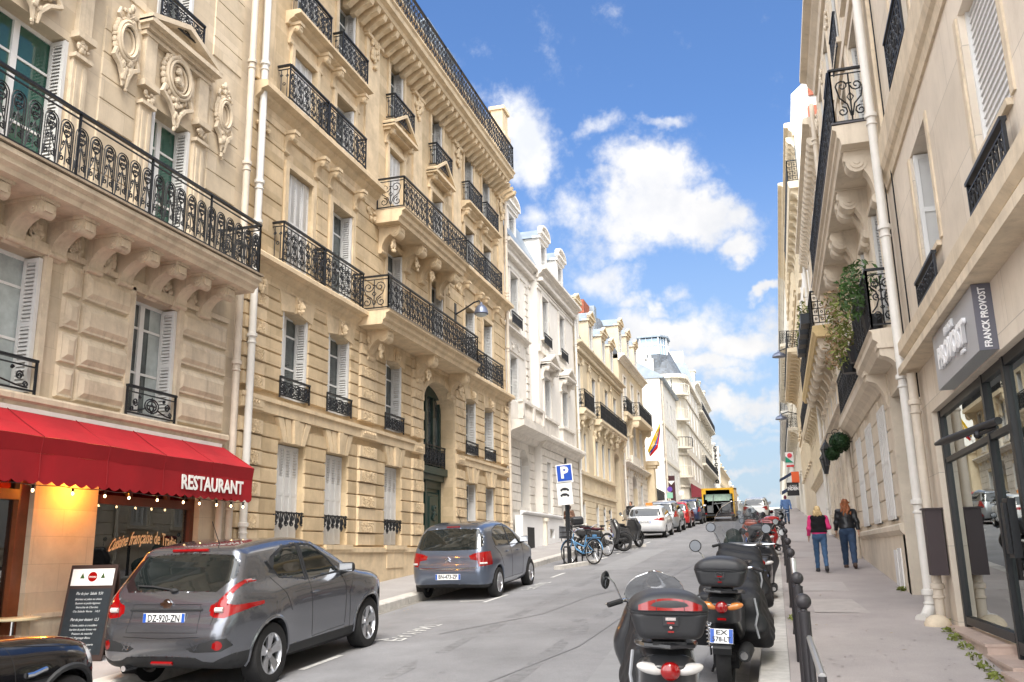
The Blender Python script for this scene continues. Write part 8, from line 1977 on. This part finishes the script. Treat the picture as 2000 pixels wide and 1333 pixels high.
tilt_plate(1086, 908, 1119, 943, 26.05, m_frame, 'plate_rim'); o, cx_, cz, w_, h_ = tilt_plate(1088, 910, 1117, 939, 26.05, mat('sign blue', (.012, .07, .42), .35), 'plate', .012)
text_mesh('P', h_*1.02, .002, 'lettering', m_frame, PSG, Matrix.Translation((cx_, 26.022, cz)) @ Matrix.Rotation(-.07, 4, 'Y') @ frame_mat((0, 0, 0), (1, 0, 0), (0, 0, 1)), bold=.018)
o, cx_, cz, w_, h_ = tilt_plate(1088, 943, 1119, 986, 26.05, m_frame, 'supplementary_plate')
b = MB()
for zz in (.13, -.03):
    b.ell((cx_, 26.035, cz+zz), (.10, .006, .04), 10, 6); b.lathe((cx_-.10, 26.035, cz+zz-.03), [(.035, -.004), (.035, .004)], 1, 10); b.lathe((cx_+.10, 26.035, cz+zz-.03), [(.035, -.004), (.035, .004)], 1, 10)
build_each(b, 'pictogram', m_iron, PSG, .02)
b = MB(); a = onY(1096, 1000, 26.1); b.box(A1[0]-.06, A1[0]+.07, 26.17, 26.2, A0[2]+.9, A1[2]-.3); b.build('pole_wrap', m_iron, PSG)
# further street signs
SG2 = thing('no_parking_sign', 'round violet no parking sign over a green plate in front of the cafe', 'sign', (-6.9, 74, gz(74)), world=True); Y = 74
c = onY(1308, 956, Y); b = MB(); b.lathe(tuple(c), [(.21, -.02), (.21, .02)], 1, 20); b.build('disc', mat('violet sign', (.12, .05, .35), .4), SG2); b = MB(); b.tube([(c[0], Y+.05, c[2]-4.5), (c[0], Y+.05, c[2]+.2)], .05, 6); b.build('pole', m_far, SG2)
b = MB(); b.box(c[0]-.24, c[0]+.22, Y-.02, Y+.02, c[2]-.72, c[2]-.27); b.build('lower_plate', mat('pale green plate', (.25, .5, .38), .5), SG2)
BD = thing('cafe_sign', 'tall dark maroon hanging sign with a pale emblem by the cafe', 'sign', (-7.6, 80, 8), world=True); Y = 80
a, c = onY(1301, 930, Y), onY(1320, 978, Y); b = MB(); b.box(a[0], c[0], Y, Y+.2, c[2]-1.6, a[2]); b.build('board', mat('maroon board', (.05, .015, .02), .5), BD)
c = onY(1311, 942, Y); b = MB(); b.add([(c[0]-.33, Y-.02, c[2]+.1), (c[0]+.33, Y-.02, c[2]+.1), (c[0], Y-.02, c[2]-.25)]+[(c[0]-.33, Y, c[2]+.1), (c[0]+.33, Y, c[2]+.1), (c[0], Y, c[2]-.25)], [(0, 1, 2), (3, 5, 4), (0, 3, 4, 1), (1, 4, 5, 2), (2, 5, 3, 0)]); b.build('emblem', m_frame, BD)
RS = thing('round_sign', 'round pale sign seen from behind near the dark red awning', 'sign', (-6.3, 84, gz(84)), world=True); c = onY(1331, 963, 84); b = MB(); b.lathe(tuple(c), [(.22, -.02), (.22, .02)], 1, 20); b.build('disc', m_frame, RS); b = MB(); b.tube([(c[0], 84.05, c[2]-3.6), (c[0], 84.05, c[2])], .04, 6); b.build('pole', m_far, RS)
# ------------------------------------------------------------------ bollards on the right pavement
m_bol = mat('dark brown grey bollard paint', (.045, .042, .046), .45, metal=.2, var=.15, vs=6, bump=.1, bs=60)
def bollard(label, x, y, h=1.05):
    t = thing('bollard', label, 'bollard', (x, y, sz(y)), group='ball topped bollards along the right kerb')
    b = MB(); b.lathe((0, 0, 0), [(.062, -.05), (.058, 0), (.05, .04), (.044, .10), (.041, h-.15), (.043, h-.135), (.043, h-.125), (.026, h-.12), (.022, h-.10)], 2, 18); b.build('post', m_bol, t, smooth=True)
    b = MB(); b.ell((0, 0, h-.056), (.056, .056, .056), 18, 12); b.build('ball', m_bol, t, smooth=True); return t
by_ = [6.95, 8.75, 12.33, 15.05, 18.9, 23.3, 28, 31.2]
ln = ['nearest ball topped bollard, beside the pale handrail end', 'second ball topped bollard from the viewer', 'third ball topped bollard, below the pale pole end', 'fourth ball topped bollard from the viewer', 'fifth ball topped bollard from the viewer', 'sixth ball topped bollard from the viewer', 'seventh ball topped bollard, before the chained bicycle', 'farthest ball topped bollard, at the chained bicycle']
for y, l in zip(by_, ln): bollard(l, .13, y)
HR = thing('handrail', 'sloping pale metal tube rail on dark posts at the bottom of the right kerb', 'handrail', (.2, 7, sz(7)), world=True)
A = onY(1581, 1247, 6.6); B_ = onY(1606, 1322, 5.2); b = MB(); b.tube([tuple(A), tuple(B_)], .02, 8); b.build('rail', m_chrome if False else mat('worn pale metal', (.5, .5, .5), .35, metal=.7), HR)
for P_ in (A, B_): b = MB(); b.tube([tuple(P_), (P_[0], P_[1], sz(P_[1])-.05)], .024, 8); b.build('post', m_bol, HR)
b = MB(); b.tube([(A[0], A[1], A[2]-.28), (B_[0], B_[1], B_[2]-.28)], .015, 6); b.build('lower_rail', m_bol, HR)
PP = thing('marker_post', 'dark post with a pale metal top standing among the ball topped bollards', 'post', (.13, 10.4, sz(10.4)))
b = MB(); b.lathe((0, 0, 0), [(.055, -.05), (.05, 0), (.045, .85)], 2, 16); b.build('post', m_bol, PP, smooth=True); b = MB(); b.lathe((0, 0, .85), [(.03, 0), (.028, .2), (.02, .21)], 2, 14); b.build('cap', mat('worn pale metal', (.5, .5, .5), .35, metal=.7), PP, smooth=True)
# ------------------------------------------------------------------ restaurant pavement things
BR = thing('menu_board', 'black sandwich board with chalk menu and a red and white header', 'sandwich board', (-8.3, 10.1, sz(10.1)), world=True)
Yb = 10.0; TLb, TRb, BLb = onY(147, 1105, Yb), onY(228, 1104, Yb), onY(118, 1254, Yb-.25)
w_ = TRb[0]-TLb[0]; zb = sz(Yb)+.0; H = TLb[2]-zb; xc = (TLb[0]+TRb[0])/2
mt = Matrix.Translation((xc, Yb, zb)) @ Matrix.Rotation(.16, 4, 'Z')
def bp(nm, m, x0, x1, z0, z1, d0, d1, parent, back=False):
    b = MB(); b.box(x0, x1, d0, d1, z0, z1); o = b.build(nm, m, parent); sgn = -1 if not back else 1
    o.data.transform(mt @ Matrix.Translation((0, 0, H)) @ Matrix.Rotation(sgn*.20, 4, 'X') @ Matrix.Translation((0, 0, -H))); return o
m_bfr = mat('dark brown board frame', (.035, .018, .014), .5); m_slateb = mat('chalkboard', (.012, .018, .024), .5, var=.3, vs=8)
bp('frame', m_bfr, -w_/2, w_/2, -.02, H, -.012, .012, BR); bp('chalkboard', m_slateb, -w_/2+.035, w_/2-.035, .05, H-.30, -.016, -.012, BR); bp('header', m_frame, -w_/2+.035, w_/2-.035, H-.26, H-.05, -.017, -.012, BR); bp('back_leaf', m_bfr, -w_/2, w_/2, -.02, H, -.012, .012, BR, True)
FM = mt @ Matrix.Translation((0, 0, H)) @ Matrix.Rotation(-.20, 4, 'X') @ Matrix.Translation((0, 0, -H))
m_chalk = mat('chalk writing', (.55, .58, .60), .8)
b = MB(); b.lathe((0, -.018, H-.15), [(.062, -.003), (.062, .001)], 1, 20); o = b.build('badge', m_lampr, BR); o.data.transform(FM)
for sx in (-1, 1): b = MB(); b.add([(sx*.14-.03, -.019, H-.17), (sx*.14+.03, -.019, H-.17), (sx*.14, -.019, H-.1), (sx*.14-.03, -.017, H-.17), (sx*.14+.03, -.017, H-.17), (sx*.14, -.017, H-.1)], [(0, 1, 2), (3, 5, 4), (0, 3, 4, 1), (1, 4, 5, 2), (2, 5, 3, 0)]); o = b.build('emblem', m_leaf, BR); o.data.transform(FM)
text_mesh('menu', .045, .0005, 'lettering', m_frame, BR, FM @ frame_mat((0, -.0225, H-.15), (1, 0, 0), (0, 0, 1)), shear=.3)
for k, (s_, zz, ww_, hh_) in enumerate((('Plat du jour  Salade  9,50', .36, .36, .05), ('Entrées et plats au choix', .43, .36, .035), ('Saumon et petits légumes', .48, .34, .035), ('Entrecôte de Charolais', .53, .30, .035), ('Ou Salade Verte   14,5', .58, .36, .035), ('Plat du jour dessert  12,5', .68, .38, .05), ('1 Entrée, salade et croustillant', .75, .36, .035), ('Suprême de poulet fermier rôti', .80, .36, .035), ('Poisson du marché', .85, .28, .035), ('1 Fromage Blanc', .90, .24, .035), ('1 assiette de charcuterie', .98, .34, .035), ('16,5', 1.05, .07, .04))):
    if H-zz < .07: continue
    text_mesh(s_, hh_, .0004, 'writing', m_chalk, BR, FM @ frame_mat((0 if ww_ > .1 else .12, -.0175, H-zz), (1, 0, 0), (0, 0, 1)), shear=.3, wscale=min(ww_, w_-.09))
TB = thing('bistro_table', 'small round cream topped table on a chrome stem beside the menu board', 'table', (-9, 9, sz(9)), world=True)
c = onY(25, 1209, 9.3); b = MB(); b.lathe(tuple(c), [(.30, -.02), (.31, -.01), (.31, .01), (.30, .015)], 2, 32); b.build('tabletop', mat('cream table top', (.60, .52, .33), .3), TB, smooth=True)
b = MB(); b.tube([(c[0], c[1], c[2]-.02), (c[0], c[1], sz(9.3)+.02)], .025, 10); b.build('stem', m_chrome, TB); b = MB(); b.lathe((c[0], c[1], sz(9.3)), [(.2, 0), (.19, .02), (.03, .05)], 2, 20); b.build('foot', m_iron, TB)
CHR = thing('bistro_chair', 'cane bistro chair frame half hidden behind the table', 'chair', (-9.4, 8.9, sz(9)), world=True)
m_cane = mat('varnished cane', (.35, .16, .05), .4); cx_, cy_ = c[0]-.25, 9.0; z0 = sz(9)
b = MB(); b.lathe((cx_, cy_, z0+.44), [(.2, 0), (.21, .02), (.2, .04)], 2, 20); b.build('seat', m_cane, CHR)
for dx in (-.15, .15):
    for dy in (-.15, .15): b = MB(); b.tube([(cx_+dx*1.2, cy_+dy*1.2, z0), (cx_+dx, cy_+dy, z0+.44)], .014, 6); b.build('leg', m_cane, CHR)
b = MB(); b.tube([(cx_-.18, cy_-.16, z0+.44), (cx_-.2, cy_-.22, z0+.8), (cx_, cy_-.25, z0+.9), (cx_+.2, cy_-.22, z0+.8), (cx_+.18, cy_-.16, z0+.44)], .014, 6); b.build('backrest', m_cane, CHR)
LT = thing('litter', 'crumpled pale blue plastic litter in the left gutter', 'litter', (-6.9, 14.9, crown(-6.9, 14.9)))
b = MB(); R = random.Random(8)
for i in range(14): p = [(R.uniform(-.12, .12), R.uniform(-.15, .15), R.uniform(0, .08)) for _ in range(3)]; b.add(p, [(0, 1, 2)])
b.build('wrapper', mat('litter plastic', (.45, .58, .68), .4), LT, recalc=False)
# ------------------------------------------------------------------ people
m_skin = mat('skin', (.52, .30, .21), .55)
def person(label, X, Y, H, z=None, yaw=0., pose=None, top=None, bottom=None, hair=None, hairlen=.0, female=True, vest=None, shoes=None, walk=.22, bag=None, legw=1., arms=(0, 0), coat=0., skin=None, res=.016):
    """local: +y the way the person faces, x right; body is one continuous surface"""
    t = thing('person', label, 'person', (X, Y, sz(Y)+.01 if z is None else z), (0, 0, yaw))
    s = H/1.70; hipx = .095; sh = .19 if female else .215
    J = {}
    hip = (0, 0, .90); a = walk
    legs = []
    for sx, ph in ((-1, 1), (1, -1)):
        k = (sx*hipx, ph*a*.55+ (.05 if ph < 0 else .03), .49); an = (sx*hipx*1.0, ph*a*1.1-(.04 if ph < 0 else 0), .09 if ph > 0 else .13)
        legs.append(((sx*hipx, 0, .88), k, an, (an[0]+sx*.015, an[1]+.13, .035 if ph > 0 else .045)))
    armp = []
    for i, sx in enumerate((-1, 1)):
        sw = -.10*(1 if sx < 0 else -1) if not arms[i] else 0
        s0 = (sx*sh, 0, 1.40); e = (sx*(sh+.055), -.03-sw*.5, 1.13); w = (sx*(sh+.07), .04-sw*1.3, .90)
        if arms[i] == 'bent': e = (sx*(sh+.06), -.04, 1.14); w = (sx*.08, .20, 1.20)
        if arms[i] == 'bag': e = (sx*(sh+.07), -.03, 1.15); w = (sx*(sh-.02), .16, 1.10)
        armp.append((s0, e, w))
    def body(x, y, z):
        d = elld(x, y, z, (0, .01, 1.585), (.073, .088, .112)); d = smin(d, caps(x, y, z, (0, -.01, 1.42), (0, 0, 1.53), .055, .05), .03)
        d = smin(d, elld(x, y, z, (0, .095, 1.575), (.014, .02, .022)), .012)                         # nose
        for sx in (-1, 1): d = smin(d, elld(x, y, z, (sx*.075, .0, 1.58), (.012, .02, .028)), .01)      # ears
        d = smin(d, elld(x, y, z, (0, 0, 1.25), (sh*.86, .115, .22)), .05); d = smin(d, elld(x, y, z, (0, -.01, 1.40), (sh*.95, .075, .065)), .05)
        d = smin(d, elld(x, y, z, (0, -.01, .97), (.150 if female else .145, .11, .13)), .08)
        for h_, k, an, toe in legs:
            d = smin(d, caps(x, y, z, h_, k, .078, .050), .04); d = smin(d, caps(x, y, z, k, an, .050, .036), .03); d = smin(d, caps(x, y, z, an, toe, .036, .03), .02)
        for s0, e, w in armp:
            d = smin(d, caps(x, y, z, s0, e, .052, .040), .04); d = smin(d, caps(x, y, z, e, w, .040, .026), .02)
            v = np.array(w)-np.array(e); v = v/np.linalg.norm(v); c = np.array(w)+v*.055; sx = 1 if w[0] > 0 else -1
            d = smin(d, elld(x, y, z, tuple(c), (.018, .036, .045)), .015)
            for j in range(4):
                f0 = c+v*.03+np.array([0, (j-1.5)*.018, 0]); f1 = f0+v*(.055-.006*abs(j-1.3)); f2 = f1+v*.018+np.array([-sx*.014, 0, 0]); d = smin(d, caps(x, y, z, tuple(f0), tuple(f1), .0085, .0075), .004); d = smin(d, caps(x, y, z, tuple(f1), tuple(f2), .0075, .0065), .003)
            d = smin(d, caps(x, y, z, tuple(c+np.array([0, .02, .02])), tuple(c+np.array([-sx*.01, .05, -.02])), .010, .008), .006)
        return d
    B = blob(body, (-.42, -.45, 0), (.42, .5, 1.72), res, 'body', skin or m_skin, t)
    def trousers(x, y, z):
        d = elld(x, y, z, (0, -.01, .96), (.18 if female else .17, .14, .15))
        for h_, k, an, toe in legs:
            d = smin(d, caps(x, y, z, h_, k, .105*legw, .080*legw), .05); an2 = tuple(an[i]+(k[i]-an[i])*.08 for i in range(3)); d = smin(d, caps(x, y, z, k, an2, .078*legw, .062*legw), .03)
        d = d+.004*np.sin(z*40)*np.sin(x*30); return smax(d, z-1.04, .01)
    blob(trousers, (-.35, -.45, .05), (.35, .45, 1.06), res, 'trousers', bottom, t)
    zl = .98-coat
    def jacket(x, y, z, slv=True, g=0.):
        d = elld(x, y, z, (0, 0, 1.24), (sh*.98+g, .145+g, .30)); d = smin(d, elld(x, y, z, (0, -.01, 1.40), (sh+.02+g, .095+g, .085)), .06); d = smin(d, elld(x, y, z, (0, -.01, 1.0-coat*.5), (.185+g, .145+g, .16+coat)), .08)
        d = smax(d, zl-z, .02)
        if slv:
            for s0, e, w in armp: d = smin(d, caps(x, y, z, s0, e, .070, .058), .04); d = smin(d, caps(x, y, z, e, w, .058, .046), .03)
        d = smax(d, z-1.475, .02); return d+.004*np.sin(z*32+x*20)
    blob(jacket, (-.45, -.35, zl-.03), (.45, .45, 1.5), res, 'jacket', top, t)
    if vest: blob(lambda x, y, z: smax(jacket(x, y, z, False, .02), 1.02-z, .02), (-.35, -.3, .98), (.35, .3, 1.5), res, 'vest', vest, t)
    def hairf(x, y, z):
        d = elld(x, y, z, (0, -.02, 1.605), (.098, .108, .115)); d = smax(d, -(elld(x, y, z, (0, .10, 1.55), (.075, .09, .10))), .02)
        if hairlen: d = smin(d, elld(x, y, z, (0, -.06, 1.57-hairlen*.5), (.135, .085, hairlen*.66)), .06)
        return d+.009*np.sin(x*75+np.sin(z*20)*2.2)*(1+.4*np.cos(z*31+x*12))
    blob(hairf, (-.16, -.2, 1.5-hairlen*1.2), (.16, .15, 1.75), .012, 'hair', hair, t)
    for (h_, k, an, toe) in legs:
        heel = (an[0], an[1]-.05, an[2]-.045); q = MB()
        blob(lambda x, y, z: smax(smin(caps(x, y, z, heel, toe, .048, .044), caps(x, y, z, an, heel, .05, .045), .03), -z+.0, .01), (an[0]-.1, an[1]-.14, -.02), (an[0]+.1, an[1]+.26, an[2]+.08), .014, 'shoe', shoes or m_plast, t)
    for sx in (-1, 1): q = MB(); q.ell((sx*.03, .083, 1.60), (.012, .008, .007), 8, 5); q.build('eye', m_plast, t)
    q = MB(); q.ell((0, .092, 1.525), (.022, .006, .006), 8, 5); q.build('mouth', mat('lips', (.35, .10, .09), .5), t)
    t.scale = (s, s, s); return t
m_jean = mat('blue denim', (.045, .10, .20), .8, var=.3, vs=9, bump=.2, bs=120); m_jeand = mat('dark blue denim', (.028, .055, .11), .8, var=.3, vs=9, bump=.2, bs=120)
m_pink = mat('pink knit', (.62, .035, .17), .8, var=.15, vs=8); m_leather = mat('black leather', (.014, .016, .02), .32, var=.5, vs=7, bump=.4, bs=20); m_fur = mat('black fur vest', (.006, .006, .008), .95, var=.4, vs=30, bump=.8, bs=90)
m_blond = mat('blond hair', (.55, .40, .20), .6, var=.35, vs=22, bump=.5, bs=60); m_ginger = mat('auburn hair', (.26, .085, .03), .5, var=.45, vs=18, bump=.5, bs=60); m_brown = mat('brown hair', (.04, .02, .012), .5, var=.3, vs=20)
m_grey = mat('grey hair', (.28, .26, .24), .6)
person('blond woman in a black vest over a pink top, walking away up the pavement', .86, 21.2, 1.40, pose=None, top=m_pink, bottom=m_jean, vest=m_fur, hair=m_blond, hairlen=.15, legw=.85, yaw=.02, res=.014, shoes=mat('dark shoes', (.02, .02, .025), .5), arms=(0, 'bag'))
person('woman with long auburn hair in a black leather jacket and jeans, walking on the right', 1.50, 22.0, 1.52, top=m_leather, bottom=m_jeand, hair=m_ginger, hairlen=.34, legw=1.05, yaw=-.04, res=.014, walk=.26, shoes=mat('brown boots', (.06, .035, .025), .6))
P = onY(1538, 1024, 52); person('person in blue with a backpack strap, far up the right pavement', P[0], 52, 1.52, z=P[2], top=mat('mid blue shirt', (.09, .17, .36), .8), bottom=m_jeand, hair=mat('maroon cap', (.12, .02, .04), .7), vest=None, res=.03, female=False, coat=.12)
P = onY(1113, 1062, 36.5); person('bald bearded man in a brown plaid shirt behind the blue bicycle', P[0], 36.5, 1.50, yaw=2.7, top=mat('brown plaid shirt', (.22, .12, .08), .8, joints=(.08, .09, .02, .5, .3)), bottom=mat('black trousers', (.01, .01, .012), .8), hair=mat('dark stubble', (.06, .03, .02), .8), female=False, walk=.05, arms=('bent', 'bent'), res=.02, coat=.1, skin=mat('brown skin', (.30, .15, .10), .5))
P = onY(1234, 1036, 48.5); person('man in a black jacket standing by the cream house doorway', P[0], 48.5, 1.5, yaw=2.9, z=sz(48.5), top=mat('black jacket', (.012, .012, .015), .6), bottom=mat('black trousers', (.01, .01, .012), .8), hair=m_brown, female=False, walk=.06, arms=('bent', 0), res=.03)
